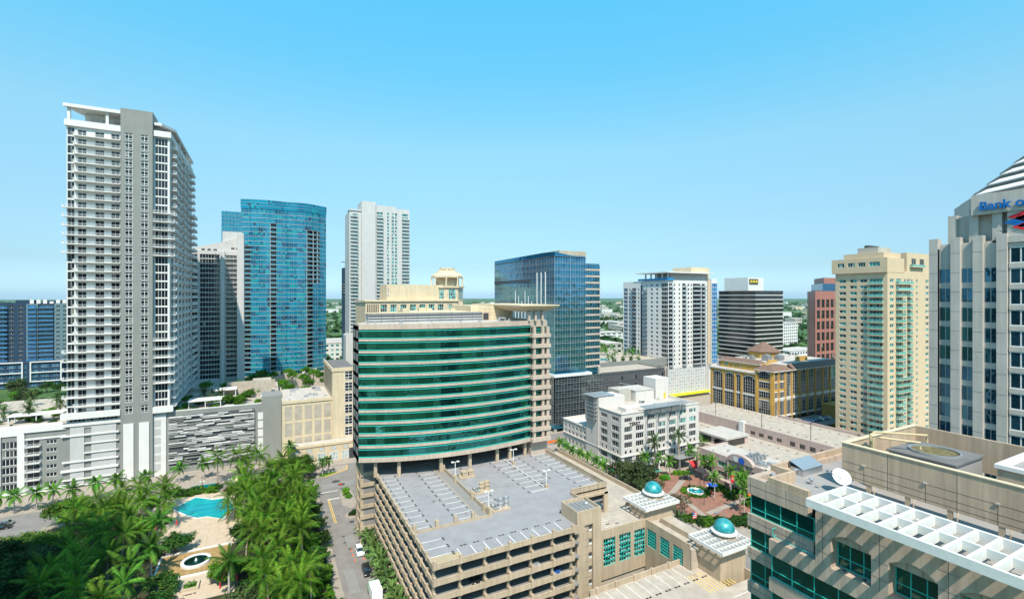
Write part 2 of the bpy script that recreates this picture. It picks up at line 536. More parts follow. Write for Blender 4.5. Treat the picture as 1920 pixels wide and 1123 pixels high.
def struct(name, mb, mats, label=None, smooth=False):
    o = link(name, mb.mesh(name, mats, smooth))
    o['kind'] = 'structure'
    if label:
        o['label'] = label
    return o

class Thing:
    """an Empty at the thing's base; parts are given in world coordinates"""
    def __init__(s, name, base, label, cat, group=None):
        s.b = Vector(base)
        s.o = link(name, None, None, base)
        tag(s.o, label, cat, group)
    def part(s, name, mb, mats, smooth=False, parent=None, label=None):
        off = s.b if parent is None else s.b + parent.location
        me = mb.mesh(name, mats, smooth)
        o = link(name, me, parent or s.o, tuple(-off))
        if label:
            o['label'] = label
        return o
    def inst(s, name, me, loc, rz=0.0, parent=None, scale=None, rot=None):
        off = s.b if parent is None else s.b + parent.location
        return link(name, me, parent or s.o, tuple(Vector(loc) - off), rz, rot, scale)
    def stuff(s, name, mb, mats):
        o = s.part(name, mb, mats)
        o['kind'] = 'stuff'
        return o

CACHE = {}
def cached(key, fn):
    if key not in CACHE:
        CACHE[key] = fn()
    return CACHE[key]

def win_mesh(w, h, nx=1, nz=1, fr=0.08, frame='white_metal', glass='dark_glass', rows=None, out=0.05):
    """window: frame bars and separate panes; x 0..w, z 0..h, outward is -y"""
    key = ('win', round(w, 3), round(h, 3), nx, nz, fr, frame, glass, tuple(rows or ()), out)
    def mk():
        b = MB()
        zs = rows if rows else [h * k / nz for k in range(nz + 1)]
        xs = [w * k / nx for k in range(nx + 1)]
        for k in range(nx):
            for j in range(len(zs) - 1):
                b.quad((xs[k], 0, zs[j]), (xs[k + 1], 0, zs[j]), (xs[k + 1], 0, zs[j + 1]), (xs[k], 0, zs[j + 1]), 1)
        for k, x in enumerate(xs):
            x0 = x - fr / 2 if 0 < k < nx else (0 if k == 0 else w - fr)
            b.box(x0, -out, 0, x0 + fr, 0.02, h)
        for j, z in enumerate(zs):
            z0 = z - fr / 2 if 0 < j < len(zs) - 1 else (0 if j == 0 else h - fr)
            b.box(0.001, -out * 0.9, z0, w - 0.001, 0.018, z0 + fr)
        return b.mesh('window', [frame, glass])
    return cached(key, mk)

def balcony_mesh(w, d, rail='picket', slab='white_wall', railm='white_metal', th=0.22, h=1.05, panel=None):
    """slab with a railing; x 0..w, from the wall at y 0 out to y -d, top of slab at z 0"""
    key = ('bal', round(w, 3), round(d, 3), rail, slab, railm, th, h, panel)
    def mk():
        b = MB()
        b.box(0, -d, -th, w, 0, 0, 0)
        ends = [((0.03, -d + 0.05), (w - 0.03, -d + 0.05)), ((0.05, -d + 0.05), (0.05, 0)), ((w - 0.05, -d + 0.05), (w - 0.05, 0))]
        for k, ((x0, y0), (x1, y1)) in enumerate(ends):
            t = 0.03
            for z, hh in ((h - 0.07, 0.07), (0.06, 0.05)):
                b.box(min(x0, x1) - t, min(y0, y1) - t, z, max(x0, x1) + t, max(y0, y1) + t, z + hh, 1)
            L = abs(x1 - x0) + abs(y1 - y0)
            if rail == 'picket':
                n = max(2, int(L / 0.28))
                for q in range(n + 1):
                    x = x0 + (x1 - x0) * q / n
                    y = y0 + (y1 - y0) * q / n
                    e = 0.045 if q % 5 == 0 else 0.02
                    b.box(x - e, y - e, 0, x + e, y + e, h - 0.02, 1)
            else:
                n = max(1, int(L / 1.6))
                for q in range(n + 1):
                    x = x0 + (x1 - x0) * q / n
                    y = y0 + (y1 - y0) * q / n
                    b.box(x - 0.035, y - 0.035, 0, x + 0.035, y + 0.035, h, 1)
                g = 0.012
                b.box(min(x0, x1) - g, min(y0, y1) - g, 0.12, max(x0, x1) + g, max(y0, y1) + g, h - 0.08, 2)
        mats = [slab, railm] + ([panel] if rail != 'picket' else [])
        return b.mesh('balcony', mats)
    return cached(key, mk)

def wall_mesh(W, z0, z1, ops, depth, mats, top=None):
    """flat wall with real openings: local x along the wall, -y outward. ops: (u, z, w, h) list"""
    us = sorted({0.0, round(W, 4)} | {round(o[0], 4) for o in ops} | {round(o[0] + o[2], 4) for o in ops})
    zs = sorted({round(z0, 4), round(z1, 4)} | {round(o[1], 4) for o in ops} | {round(o[1] + o[3], 4) for o in ops})
    us = [u for u in us if -1e-6 <= u <= W + 1e-6]
    zs = [z for z in zs if z0 - 1e-6 <= z <= z1 + 1e-6]
    ui = {u: k for k, u in enumerate(us)}
    zi = {z: k for k, z in enumerate(zs)}
    hole = set()
    for o in ops:
        a, c = ui.get(round(o[0], 4)), ui.get(round(o[0] + o[2], 4))
        e, g = zi.get(round(o[1], 4)), zi.get(round(o[1] + o[3], 4))
        if None in (a, c, e, g):
            continue
        for k in range(a, c):
            for j in range(e, g):
                hole.add((k, j))
    b = MB()
    idx = {}
    def V(k, j):
        if (k, j) not in idx:
            idx[(k, j)] = len(b.v)
            b.v.append((us[k], 0, zs[j]))
        return idx[(k, j)]
    # merge runs of solid cells in a row into long faces
    for j in range(len(zs) - 1):
        k = 0
        while k < len(us) - 1:
            if (k, j) in hole:
                k += 1
                continue
            k2 = k
            while k2 < len(us) - 1 and (k2, j) not in hole:
                k2 += 1
            b.f.append((V(k, j), V(k2, j), V(k2, j + 1), V(k, j + 1)))
            b.m.append(0)
            k = k2
    for o in ops:
        u, z, w, h = o[:4]
        d = depth
        b.quad((u, 0, z), (u, d, z), (u + w, d, z), (u + w, 0, z))
        b.quad((u, 0, z + h), (u + w, 0, z + h), (u + w, d, z + h), (u, d, z + h))
        b.quad((u, 0, z), (u, 0, z + h), (u, d, z + h), (u, d, z))
        b.quad((u + w, 0, z), (u + w, d, z), (u + w, d, z + h), (u + w, 0, z + h))
    return b.mesh('wall', mats)

def facade(T, O, d, W, z0, z1, ops, wall, depth=0.3, wname='window', name='wall', cap=None):
    """wall from O (x, y) along d; ops: (u, z, w, h, dict for win_mesh). Each window is a part."""
    rz = math.atan2(d[1], d[0])
    me = wall_mesh(W, z0, z1, ops, depth, [wall])
    w = T.inst(name, me, (O[0], O[1], 0), rz)
    nx, ny = -d[1], d[0]
    for o in ops:
        kw = dict(o[4]) if len(o) > 4 and o[4] is not None else None
        if kw is None:
            continue
        nm = kw.pop('name', wname)
        m2 = win_mesh(o[2], o[3], **kw)
        dd = depth * 0.7
        T.inst(nm, m2, (O[0] + d[0] * o[0] + nx * dd, O[1] + d[1] * o[0] + ny * dd, o[1]), rz)
    return w

def core(T, x0, y0, x1, y1, z0, z1, mat='dark_grey_wall', name='core', roof='roof_grey', inset=0.55):
    """inner body behind the facades with the flat roof"""
    b = MB()
    b.box(x0 + inset, y0 + inset, z0, x1 - inset, y1 - inset, z1 - 0.02, 0)
    c = T.part(name, b, [mat])
    return c

def roof_slab(T, x0, y0, x1, y1, z, mat='roof_grey', par=0.0, parm='white_wall', pw=0.3, name='roof'):
    b = MB()
    b.box(x0 + 0.01, y0 + 0.01, z - 0.25, x1 - 0.01, y1 - 0.01, z)
    r = T.part(name, b, [mat])
    if par:
        b = MB()
        b.box(x0, y0, z, x1, y0 + pw, z + par)
        b.box(x0, y1 - pw, z, x1, y1, z + par)
        b.box(x0, y0 + pw, z, x0 + pw, y1 - pw, z + par)
        b.box(x1 - pw, y0 + pw, z, x1, y1 - pw, z + par)
        T.part('parapet', b, [parm])
    return r

def text_mesh(txt, size, mat, depth=0.12, bold=0.0):
    cu = bpy.data.curves.new('lettering', 'FONT')
    cu.body = txt
    cu.size = size
    cu.extrude = depth / 2
    cu.offset = bold
    cu.resolution_u = 3
    ob = bpy.data.objects.new('lettering_tmp', cu)
    COL.objects.link(ob)
    dg = bpy.context.evaluated_depsgraph_get()
    me = bpy.data.meshes.new_from_object(ob.evaluated_get(dg))
    bpy.data.objects.remove(ob)
    me.materials.clear()
    me.materials.append(MATS[mat])
    return me
# ------------------------------------------------------------------ ground, streets, pavements
def sheet(name, poly, z, mat, label=None):
    b = MB()
    b.poly([(x, y, z) for x, y in poly])
    return struct(name, b, [mat], label)

def rect(x0, y0, x1, y1):
    return [(x0, y0), (x1, y0), (x1, y1), (x0, y1)]

b = MB()
g = [-15000, -6000, -2500, -600, 600, 2500, 6000, 15000]
for i in range(7):
    for j in range(7):
        b.quad((g[i], g[j], 0), (g[i + 1], g[j], 0), (g[i + 1], g[j + 1], 0), (g[i], g[j + 1], 0))
struct('ground', b, ['ground_cover'])
# city blocks of pavement with real kerbs
def block(name, x0, y0, x1, y1, mat='sidewalk', h=0.14):
    b = MB()
    b.box(x0, y0, -0.1, x1, y1, h)
    return struct(name, b, [mat])
sheet('road', rect(-420, 60, 560, 420), 0.012, 'asphalt')
block('pavement', -62, 50, 16.6, 198.5)                    # garden block
block('pavement', -300, 214, 5.9, 420)                     # tower block
block('pavement', 24.9, 40, 100, 158)                      # garage block
block('pavement', 30.5, 163, 100, 182)
block('pavement', 6.0, 214.5, 100, 420)
block('pavement', 119, 62, 320, 196)
block('pavement', 119, 211, 330, 420)
block('pavement', -300, 50, -78, 186)
# traffic islands on the side street
def island(pts, h=0.14, grass=None):
    b = MB()
    b.prism(pts, 0.0, h)
    o = struct('traffic_island', b, ['sidewalk'])
    return o
island([(17.5, 203.0), (20.5, 202.6), (29.6, 207.6), (30.4, 213.0), (18.5, 213.4)])
island([(23.2, 172.5), (25.6, 168.5), (28, 170), (28, 187), (25.2, 187), (23.6, 182)])
island([(22.6, 163.5), (24.0, 160.6), (28, 160.8), (28, 165.8), (24.0, 165.9)])
sheet('grass', [(18.6, 203.4), (20.5, 203.0), (26.0, 206.2), (23.5, 207.4), (18.9, 206.6)], 0.16, 'grass_blade')
# painted kerb and road marks
def mark(pts, mat='white_line', z=0.018, name='road_marking'):
    b = MB()
    b.poly([(x, y, z) for x, y in pts])
    return struct(name, b, [mat])
mark(rect(19.15, 160, 19.35, 179), 'yellow_line')
mark(rect(19.65, 160, 19.85, 179), 'yellow_line')
mark(rect(19.2, 179.2, 23.3, 179.8))
mark(rect(17.2, 186.5, 23.4, 186.9))
for k in range(9):
    mark(rect(-60 + k * 9, 206.2, -56 + k * 9, 206.4), 'yellow_line')
for y in (118, 124, 130, 136.8, 143):
    mark(rect(23.0, y, 24.8, y + 0.12))
mark(rect(110.9, 70, 111.1, 196), 'yellow_line')
for k in range(14):
    mark(rect(116.6, 70 + k * 6.2, 118.9, 70.12 + k * 6.2))
b = MB()
b.prism([(20.5, 202.3), (29.9, 207.3), (30.7, 213.0), (30.4, 213.0), (29.6, 207.6), (20.4, 202.6)], 0.0, 0.17)
struct('kerb', b, ['yellow_line'])
for x, y, r in ((20.5, 150, .45), (20.3, 146, .4), (20.9, 165, .4), (21.2, 141.5, .5), (24.2, 158.6, .8), (21.3, 110, .5), (25.5, 192, 1.4), (24.0, 196.0, 1.6)):
    b = MB()
    b.lathe([(r, 0.0), (r, 0.019)], 10, (x, y, 0))
    struct('manhole_cover', b, ['dark_metal'])
# garden paving, pool terrace
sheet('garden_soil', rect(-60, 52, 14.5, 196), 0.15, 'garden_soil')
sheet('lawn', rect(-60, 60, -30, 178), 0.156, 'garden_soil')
b = MB()
b.prism([(-34, 176), (-24, 160.4), (-3, 160.4), (-2.5, 176), (-6, 203), (-34, 207)], 0.0, 0.17)
struct('pool_terrace', b, ['sandstone_paving'])
b = MB()
b.prism([(-25.5, 146.8), (-9.5, 146.8), (-9.5, 160.2), (-25.5, 160.2)], 0.0, 0.18)
struct('fountain_terrace', b, ['ochre_paving'])
b = MB()
b.prism(rect(-24, 134, -7, 146.6), 0.0, 0.165)
struct('garden_court', b, ['sandstone_paving'])
for x0, y0, x1, y1 in ((-25.8, 160.25, -9.2, 161.0), (-25.8, 146.2, -9.2, 146.9), (-9.6, 147, -9.0, 160.2), (-25.9, 147, -25.4, 160.2)):
    b = MB()
    b.box(x0, y0, 0.1, x1, y1, 0.45)
    struct('low_wall', b, ['white_wall'])
PO = [(-28.2, 195.4), (-23.1, 187.4), (-20.0, 183.9), (-17.2, 183.6), (-12.7, 179.4), (-9.8, 186.2), (-11.8, 196.0), (-14.0, 197.7), (-16.8, 197.8), (-22.5, 202.8)]
pool = Thing('swimming_pool', (-19, 191, 0), 'turquoise swimming pool with stepped outline on the sandstone terrace', 'pool')
b = MB()
cxy = (-19.5, 191.0)
def grow(p, k):
    v = Vector((p[0] - cxy[0], p[1] - cxy[1]))
    return (p[0] + v.normalized().x * k, p[1] + v.normalized().y * k)
for i in range(len(PO)):
    a, c = PO[i], PO[(i + 1) % len(PO)]
    a2, c2 = grow(a, 0.6), grow(c, 0.6)
    b.quad((a[0], a[1], 0.26), (c[0], c[1], 0.26), (c2[0], c2[1], 0.26), (a2[0], a2[1], 0.26))
    b.quad((c[0], c[1], 0.10), (a[0], a[1], 0.10), (a[0], a[1], 0.26), (c[0], c[1], 0.26))
    b.quad((a2[0], a2[1], 0.1), (c2[0], c2[1], 0.1), (c2[0], c2[1], 0.26), (a2[0], a2[1], 0.26))
b.f = [tuple(reversed(f)) for f in b.f]
pool.part('coping', b, ['white_wall'])
b = MB()
b.poly([(x, y, 0.2) for x, y in PO])
pool.part('water', b, ['pool_water'])
for k in range(3):
    b = MB()
    b.box(-25.0 + k * 2.4, 194.0 - k * 4.0, 0.203, -14.5 + k * 0.6, 194.35 - k * 4.0, 0.215)
    pool.part('lane_line', b, ['blue_sign'])
b = MB()
for dx in (0, 0.55):
    b.tube([(-18.6 + dx, 199.9, 0.2), (-18.6 + dx, 199.9, 1.1), (-18.6 + dx, 199.4, 1.35), (-18.6 + dx, 198.9, 1.0), (-18.6 + dx, 198.7, 0.2)], 0.04, 6)
pool.part('handrail', b, ['galvanised'])
# ------------------------------------------------------------------ parking garage with the office block above it
GX0, GX1, GY0, GY1, GZ = 28.0, 82.0, 86.9, 158.0, 20.5
G = Thing('parking_garage', (55, 120, 0), 'beige open-sided parking garage with grey roof deck in front of the green glass office', 'garage')
LV = [GZ - 3.1 * k for k in range(7)]
# decks
for k, z in enumerate(LV):
    b = MB()
    b.box(GX0 + 0.25, 102.6, z - 0.35, GX1 - 0.25, GY1 - 0.3, z)
    b.box(GX0 + 0.25, 94.6, z - 0.35, 70.1, 102.6, z)
    b.box(GX0 + 0.25, GY0 + 0.25, z - 0.35, 62.0, 94.6, z)
    G.part('deck', b, ['deck_coat' if k == 0 else 'deck_under'])
b = MB()
b.box(GX0 + 5, GY0 + 17, 0.1, GX1 - 5, GY1 - 2, GZ - 0.36)
G.part('ramp_core', b, ['deck_under'])
# front spandrels (-Y) and posts standing above them
def spandrel(x0, y0, x1, y1, z, h=1.0, nm='spandrel'):
    b = MB()
    b.box(x0, y0, z - 0.55, x1, y1, z - 0.55 + h)
    b.box(min(x0, x1) - 0.03, min(y0, y1) - 0.03, z - 0.55 + h, max(x0, x1) + 0.03, max(y0, y1) + 0.03, z - 0.47 + h)
    G.part(nm, b, ['beige_precast'])
FX = [28.2 + 5.35 * k for k in range(6)] + [59.9]
for z in LV:
    spandrel(GX0, GY0, 60.6, GY0 + 0.3, z)
    spandrel(GX0, GY0 + 0.32, GX0 + 0.3, GY1 - 16.2, z)
def post_me(h, s=0.38):
    def mk():
        b = MB()
        b.box(-s, -s, 0, s, s, h - 0.05)
        b.box(-s + 0.06, -s + 0.06, h - 0.05, s - 0.06, s - 0.06, h)
        return b.mesh('post', ['beige_precast'])
    return cached(('post', h, s), mk)
for k, z in enumerate(LV):
    for x in FX:
        G.inst('post', post_me(1.7, 0.3), (x + 0.2, GY0 + 0.12, z - 0.5))
    n = 14
    for q in range(1, n):
        G.inst('post', post_me(1.55, 0.27), (GX0 + 0.12, GY0 + 0.3 + (GY1 - 16.4 - GY0) * q / n, z - 0.5))
# columns at the back of each level
b = MB()
for x in FX:
    b.box(x - 0.05, GY0 + 0.62, 0.1, x + 0.45, GY0 + 1.2, GZ - 0.4)
for q in range(1, 14, 2):
    y = GY0 + 0.3 + (GY1 - 16.4 - GY0) * q / 14
    b.box(GX0 + 0.62, y - 0.3, 0.1, GX0 + 1.2, y + 0.3, GZ - 0.4)
G.part('column', b, ['beige_precast'])
# right parapet wall
b = MB()
b.box(GX1 - 0.3, 102.9, 15.4, GX1, GY1 - 12, GZ + 1.25)
b.box(GX1 - 0.36, 102.84, GZ + 1.25, GX1 + 0.06, GY1 - 12, GZ + 1.37)
G.part('parapet', b, ['beige_precast'])
b = MB()
b.box(70.4, 102.6, GZ - 0.9, GX1 - 0.02, 102.9, GZ + 1.25)
b.box(70.34, 102.54, GZ + 1.25, GX1 - 0.02, 102.96, GZ + 1.37)
G.part('parapet', b, ['beige_precast'])
for x in (73.3, 76.2, 79.1):
    b = MB()
    b.box(x, 102.585, GZ - 0.9, x + 0.05, 102.6, GZ + 1.25)
    G.part('panel_joint', b, ['dark_metal'])
b = MB()
b.box(80.6, 101.9, 13.9, 81.9, 102.58, GZ - 0.9)
b.box(70.4, 101.9, GZ - 1.5, 81.9, 102.58, GZ - 0.91)
G.part('portal_frame', b, ['beige_precast'])
for q in range(15):
    b = MB()
    b.box(GX1 - 0.325, 104.4 + q * 2.75, GZ + 0.1, GX1 - 0.3, 104.46 + q * 2.75, GZ + 1.24)
    G.part('panel_joint', b, ['fg_stone'])
# lower right part of the roof edge
b = MB()
b.box(60.6, GY0, GZ - 1.1, 62.0, GY0 + 0.3, GZ + 0.65)
b.box(69.0, 95.2, GZ - 0.5, 70.4, 95.5, GZ + 0.9)
b.box(70.1, 95.5, GZ - 0.5, 70.4, 102.6, GZ + 0.9)
G.part('parapet', b, ['beige_precast'])
# ramp slot in the deck: low walls, posts, a dark opening
b = MB()
b.box(46.6, 101.2, GZ, 46.85, 137, GZ + 0.95)
b.box(44.0, 101.2, GZ, 44.15, 137, GZ + 0.16)
b.box(28.4, 101.2, GZ, 46.6, 101.45, GZ + 0.5)
G.part('ramp_wall', b, ['beige_precast'])
b = MB()
b.box(44.16, 101.5, GZ + 0.004, 46.59, 137, GZ + 0.012)
G.part('ramp_opening', b, ['deck_under'])
for x, y in ((46.5, 104.6), (46.5, 112), (46.4, 124), (46.4, 134), (46.7, 101.4), (42.3, 101.4), (38, 101.4), (33.6, 101.4), (28.6, 101.4)):
    G.inst('post', post_me(1.9), (x, y, GZ))
# stall lines, wheel-stop stains, hatched corner
def deck_line(x0, y0, x1, y1, m='white_line', z=GZ + 0.006, nm='stall_line'):
    b = MB()
    b.box(x0, y0, z - 0.004, x1, y1, z)
    G.part(nm, b, [m])
def stall_row(x0, x1, ys, stain):
    for y in ys:
        deck_line(x0, y - 0.085, x1, y + 0.085)
        if stain is not None:
            for s in (-0.62, 0.12):
                deck_line(stain - 0.22, y - 0.28 + s - 0.0, stain + 0.22, y + 0.3 + s - 0.05, 'black_stain', GZ + 0.0095, 'oil_stain')
ys = [103.2 + 3.04 * k for k in range(12)]
stall_row(28.5, 33.0, ys, 31.8 + 0.9)
stall_row(39.6, 44.0, ys, 38.9)
stall_row(47.4, 51.0, [103.2 + 3.04 * k for k in range(5)] + [133.6, 136.6], 51.6)
stall_row(62.0, 66.6, [109.3 + 3.04 * k for k in range(10)], 61.4)
stall_row(66.7, 66.95, [], None)
stall_row(67.2, 71.0, [115.3 + 3.04 * k for k in range(8)], 71.4)
stall_row(76.4, 81.5, [106.2 + 3.04 * k for k in range(11)], 75.8)
deck_line(66.8, 108.6, 66.95, 137)
deck_line(62.0, 108.5, 67.0, 108.65)
deck_line(44.05, 103, 44.15, 101.5 + 35)
stall_row(28.6, 33.0, [90.6, 93.7, 96.8], 33.4)
for k in range(9):
    x = 34.6 + 2.95 * k
    deck_line(x - 0.085, 87.4, x + 0.085, 91.6)
    deck_line(x + 0.9, 92.0, x + 1.5, 92.4, 'black_stain', GZ + 0.0095, 'oil_stain')
    deck_line(x + 1.7, 92.0, x + 2.3, 92.4, 'black_stain', GZ + 0.0095, 'oil_stain')
    deck_line(x + 0.5, 87.55, x + 2.3, 87.75, 'dark_metal', GZ + 0.10, 'wheel_stop')
for y in (93.3, 96.4):
    deck_line(63.5, y, 68.6, y + 0.12)
    deck_line(61.9, y - 1.4, 62.5, y - 0.8, 'black_stain', GZ + 0.0095, 'oil_stain')
for k in range(8):
    b = MB()
    y0 = 88.0 + k * 0.34
    b.poly([(28.7, y0, GZ + 0.008), (33.9, y0 - 0.55, GZ + 0.008), (33.9, y0 - 0.45, GZ + 0.008), (28.7, y0 + 0.1, GZ + 0.008)])
    G.part('hatch_line', b, ['yellow_line'])
deck_line(34.0, 87.4, 34.15, 90.5, 'yellow_line', nm='hatch_line')
for q in range(11):
    deck_line(29.2, 104.4 + 3.04 * q, 29.35, 106.0 + 3.04 * q, 'dark_metal', GZ + 0.10, 'wheel_stop')
    deck_line(43.4, 104.4 + 3.04 * q, 43.55, 106.0 + 3.04 * q, 'dark_metal', GZ + 0.10, 'wheel_stop')
    deck_line(80.9, 107.4 + 3.04 * q, 81.1, 109.0 + 3.04 * q, 'dark_metal', GZ + 0.10, 'wheel_stop')
    if q < 9:
        deck_line(66.2, 110.4 + 3.04 * q, 66.4, 112.0 + 3.04 * q, 'dark_metal', GZ + 0.10, 'wheel_stop')
# stair and lift tower at the front right corner
E = Thing('stair_tower', (65.3, 91.4, 0), 'beige stair tower with small square openings at the front corner of the garage', 'stair tower')
b = MB()
x0, x1, y0, y1, zt = 61.95, 68.6, 87.9, 94.5, 23.6
b.box(x0, y0, 0.1, x0 + 2.0, y1, zt - 0.9)
b.box(x0 + 4.4, y0, 0.1, x1, y0 + 0.4, zt - 0.9)
b.box(x1 - 0.4, y0 + 0.4, 0.1, x1, y1, zt - 0.9)
b.box(x0 + 2.0, y0 + 0.5, 0.1, x0 + 4.4, y1, zt - 3.4)
b.box(x0 + 2.0, y0 + 0.002, zt - 3.4, x0 + 4.4, y1, zt - 0.9)
b.box(x0 + 4.4, y0 + 0.9, 0.1, x1 - 0.4, y1, zt - 1.2)
E.part('wall', b, ['beige_precast'])
b = MB()
for X0, Y0, X1, Y1 in ((x0, y0, x1, y0 + 0.3), (x0, y1 - 0.3, x1, y1), (x0, y0 + 0.3, x0 + 0.3, y1 - 0.3), (x1 - 0.3, y0 + 0.3, x1, y1 - 0.3)):
    b.box(X0, Y0, zt - 0.9, X1, Y1, zt)
E.part('parapet', b, ['beige_precast'])
b = MB()
b.box(x0 + 0.32, y0 + 0.32, zt - 0.95, x1 - 0.32, y1 - 0.32, zt - 0.7)
E.part('roof', b, ['roof_grey'])
for k in range(5):
    b = MB()
    b.box(x0 + 1.0 + k * 1.0, y0 + 0.9, zt - 0.65, x0 + 1.25 + k * 1.0, y1 - 0.9, zt - 0.35)
    E.part('roof_rail', b, ['galvanised'])
b = MB()
b.lathe([(0.5, 0), (0.55, 0.2), (0.55, 0.7), (0.3, 0.95)], 12, (x0 + 4.9, y0 + 3.4, zt - 0.7))
E.part('exhaust_fan', b, ['galvanised'])
for k in range(7):
    z = 19.0 - 3.1 * k
    if z < 1: continue
    b = MB()
    b.box(x0 + 3.5, y0 + 0.44, z - 0.6, x0 + 4.3, y0 + 0.495, z + 0.7)
    E.part('opening', b, ['dark_metal'])
    b = MB()
    b.box(x0 + 3.5, y0 + 0.40, z - 0.6, x0 + 4.3, y0 + 0.435, z - 0.1)
    E.part('guard_panel', b, ['white_metal'])
for k in range(11):
    b = MB()
    b.box(x0 + 2.02, y0 + 0.485, 1.0 + 1.75 * k, x0 + 4.38, y0 + 0.499, 1.04 + 1.75 * k)
    E.part('panel_joint', b, ['dark_metal'])
b = MB()
b.box(x0 - 0.03, y0 + 2.4, GZ + 0.02, x0 - 0.001, y0 + 3.4, GZ + 2.1)
E.part('door', b, ['tan_screen'])

# ------------------------------------------------------------------ office block above
OF = Thing('office_block', (52, 148, 20.5), 'curved office block with green glass bands and beige spandrels above the garage deck', 'office building')
def front_y(x):
    t = (x - 23.1) / (76.2 - 23.1)
    return 139.3 - 5.0 * t - 5.2 * 4 * t * (1 - t) * (1 - 0.25 * t)
NX = 24
FXS = [23.1 + (76.2 - 23.1) * k / NX for k in range(NX + 1)]
Z0, NF, FH = 25.2, 11, 3.36
def strip(b, z0, z1, off, m=0, x0=0, x1=NX, th=0.25):
    for k in range(x0, x1):
        a, c = FXS[k], FXS[k + 1]
        ya, yc = front_y(a) + off, front_y(c) + off
        b.quad((a, ya, z0), (c, yc, z0), (c, yc, z1), (a, ya, z1), m)
        b.quad((a, ya, z1), (c, yc, z1), (c, yc + th, z1), (a, ya + th, z1), m)
        b.quad((a, ya + th, z0), (c, yc + th, z0), (c, yc, z0), (a, ya, z0), m)
for f in range(NF):
    z = Z0 + 1.15 + f * FH
    zl = z - 1.15 if f == 0 else z - 0.64
    # precast spandrel in separate panels
    for k in range(0, NX, 2):
        b = MB()
        strip(b, zl, z, -0.35 if f else -0.6, 0, k, k + 2, 0.8)
        for q in (k, k + 2):
            x = FXS[q]
            s = 0.012 if q == k else -0.012
        OF.part('spandrel_panel', b, ['pinkish_precast'])
    zt = z + FH - 0.64
    for k in range(0, NX):
        b = MB()
        strip(b, z, zt, 0.05, 0, k, k + 1, 0.05)
        OF.part('glass_pane', b, ['green_office_glass'])
    for zz in (z + 0.12, zt - 0.55):
        b = MB()
        strip(b, zz, zz + 0.2, -0.16, 0, 0, NX, 0.2)
        OF.part('sunshade_rail', b, ['teal_metal'])
ZT = Z0 + 1.15 + NF * FH - 0.64
b = MB()
strip(b, ZT, ZT + 1.5, -0.4, 0, 0, NX, 1.2)
OF.part('cornice', b, ['pinkish_precast'])
for k in range(1, 40):
    x = 23.1 + (53.1) * k / 40
    b = MB()
    y = front_y(x) - 0.42
    b.box(x - 0.03, y, ZT + 0.02, x + 0.03, y + 0.03, ZT + 1.49)
    OF.part('panel_joint', b, ['fg_stone'])
# solid body following the curve
b = MB()
pts = [(x, front_y(x) + 0.1) for x in FXS] + [(76.2, 172), (40, 172), (23.1, 149)]
b.prism(pts, Z0 - 0.3, ZT + 0.9, 0)
OF.part('body', b, ['deck_under'])
b = MB()
b.prism([(x + (0.5 if x < 24 else 0), front_y(x) + 0.3) for x in FXS] + [(76.2, 172), (40.4, 172), (23.6, 149)], ZT + 0.9, ZT + 1.2, 0)
OF.part('roof', b, ['roof_white'])
# soffit lights / columns below
for x in (27.6, 33.8, 45.6, 54.5, 63.8, 68.5, 74.5):
    b = MB()
    y = front_y(x) + 1.2
    b.box(x - 0.45, y - 0.45, 20.5, x + 0.45, y + 0.45, Z0 - 0.2)
    OF.part('column', b, ['beige_precast'])
for x in (30, 38, 46, 54, 62, 70):
    b = MB()
    b.box(x - 0.45, 149, 20.5, x + 0.45, 149.9, Z0 - 0.2)
    OF.part('column', b, ['beige_precast'])
# left side wall (-X): windows between slanting precast frames
ops = []
for f in range(NF):
    z = Z0 + 1.15 + f * FH
    for k in range(2):
        ops.append((0.7 + k * 4.6, z + 0.1, 3.6, 2.3, dict(nx=3, glass='green_office_glass', frame='teal_metal')))
facade(OF, (23.1, 149), (0, -1), 9.6, Z0 - 0.3, ZT + 1.5, ops, 'pinkish_precast')
# garage levels continue below at the left
b = MB()
for k, z in enumerate(LV):
    b.box(24.2, GY1 - 16.0, z - 0.55, 24.5, 151, z + 0.6)
    b.box(24.2, GY1 - 16.2, z - 0.55, 27.9, GY1 - 16.0, z + 0.6)
OF.part('garage_spandrel', b, ['beige_precast'])
b = MB()
b.prism([(24.8, GY1 - 15.7), (80, GY1 - 15.7), (80, 172), (41, 172), (24.8, 151)], 0.1, Z0 - 4.6)
OF.part('base', b, ['deck_under'])
for q in range(2):
    b = MB()
    b.box(24.0, 142.2 + q * 5.8, 0.1, 24.9, 143.0 + q * 5.8, Z0 - 0.3)
    OF.part('column', b, ['beige_precast'])
# right pier: stacked frames with square windows
for f in range(NF + 1):
    z = Z0 + 1.15 + f * FH
    b = MB()
    b.box(75.7, 132.0, z - 1.15, 82.6, 150, z)
    if f < NF:
        OF.part('pier_beam', b, ['pinkish_precast'])
    if f < NF:
        for x in (76.7, 79.9):
            b = MB()
            b.box(x - 0.4, 132.35, z, x + 0.4, 133.3, z + FH - 1.15)
            OF.part('pier_post', b, ['pinkish_precast'])
        b = MB()
        b.box(76.3, 133.9, z, 82.2, 134.0, z + FH - 1.15)
        OF.part('glass_pane', b, ['green_office_glass'])
        b = MB()
        for zz in (z + 0.5, z + 1.3):
            b.box(77.2, 133.6, zz, 82.3, 133.8, zz + 0.14)
        OF.part('sunshade_rail', b, ['teal_metal'])
        b = MB()
        b.box(81.2, 132.35, z, 82.2, 133.3, z + FH - 1.15)
        OF.part('pier_post', b, ['pinkish_precast'])
b = MB()
b.box(76.3, 134.2, 12, 82.4, 172, ZT + 1.4)
OF.part('pier_core', b, ['pinkish_precast'])
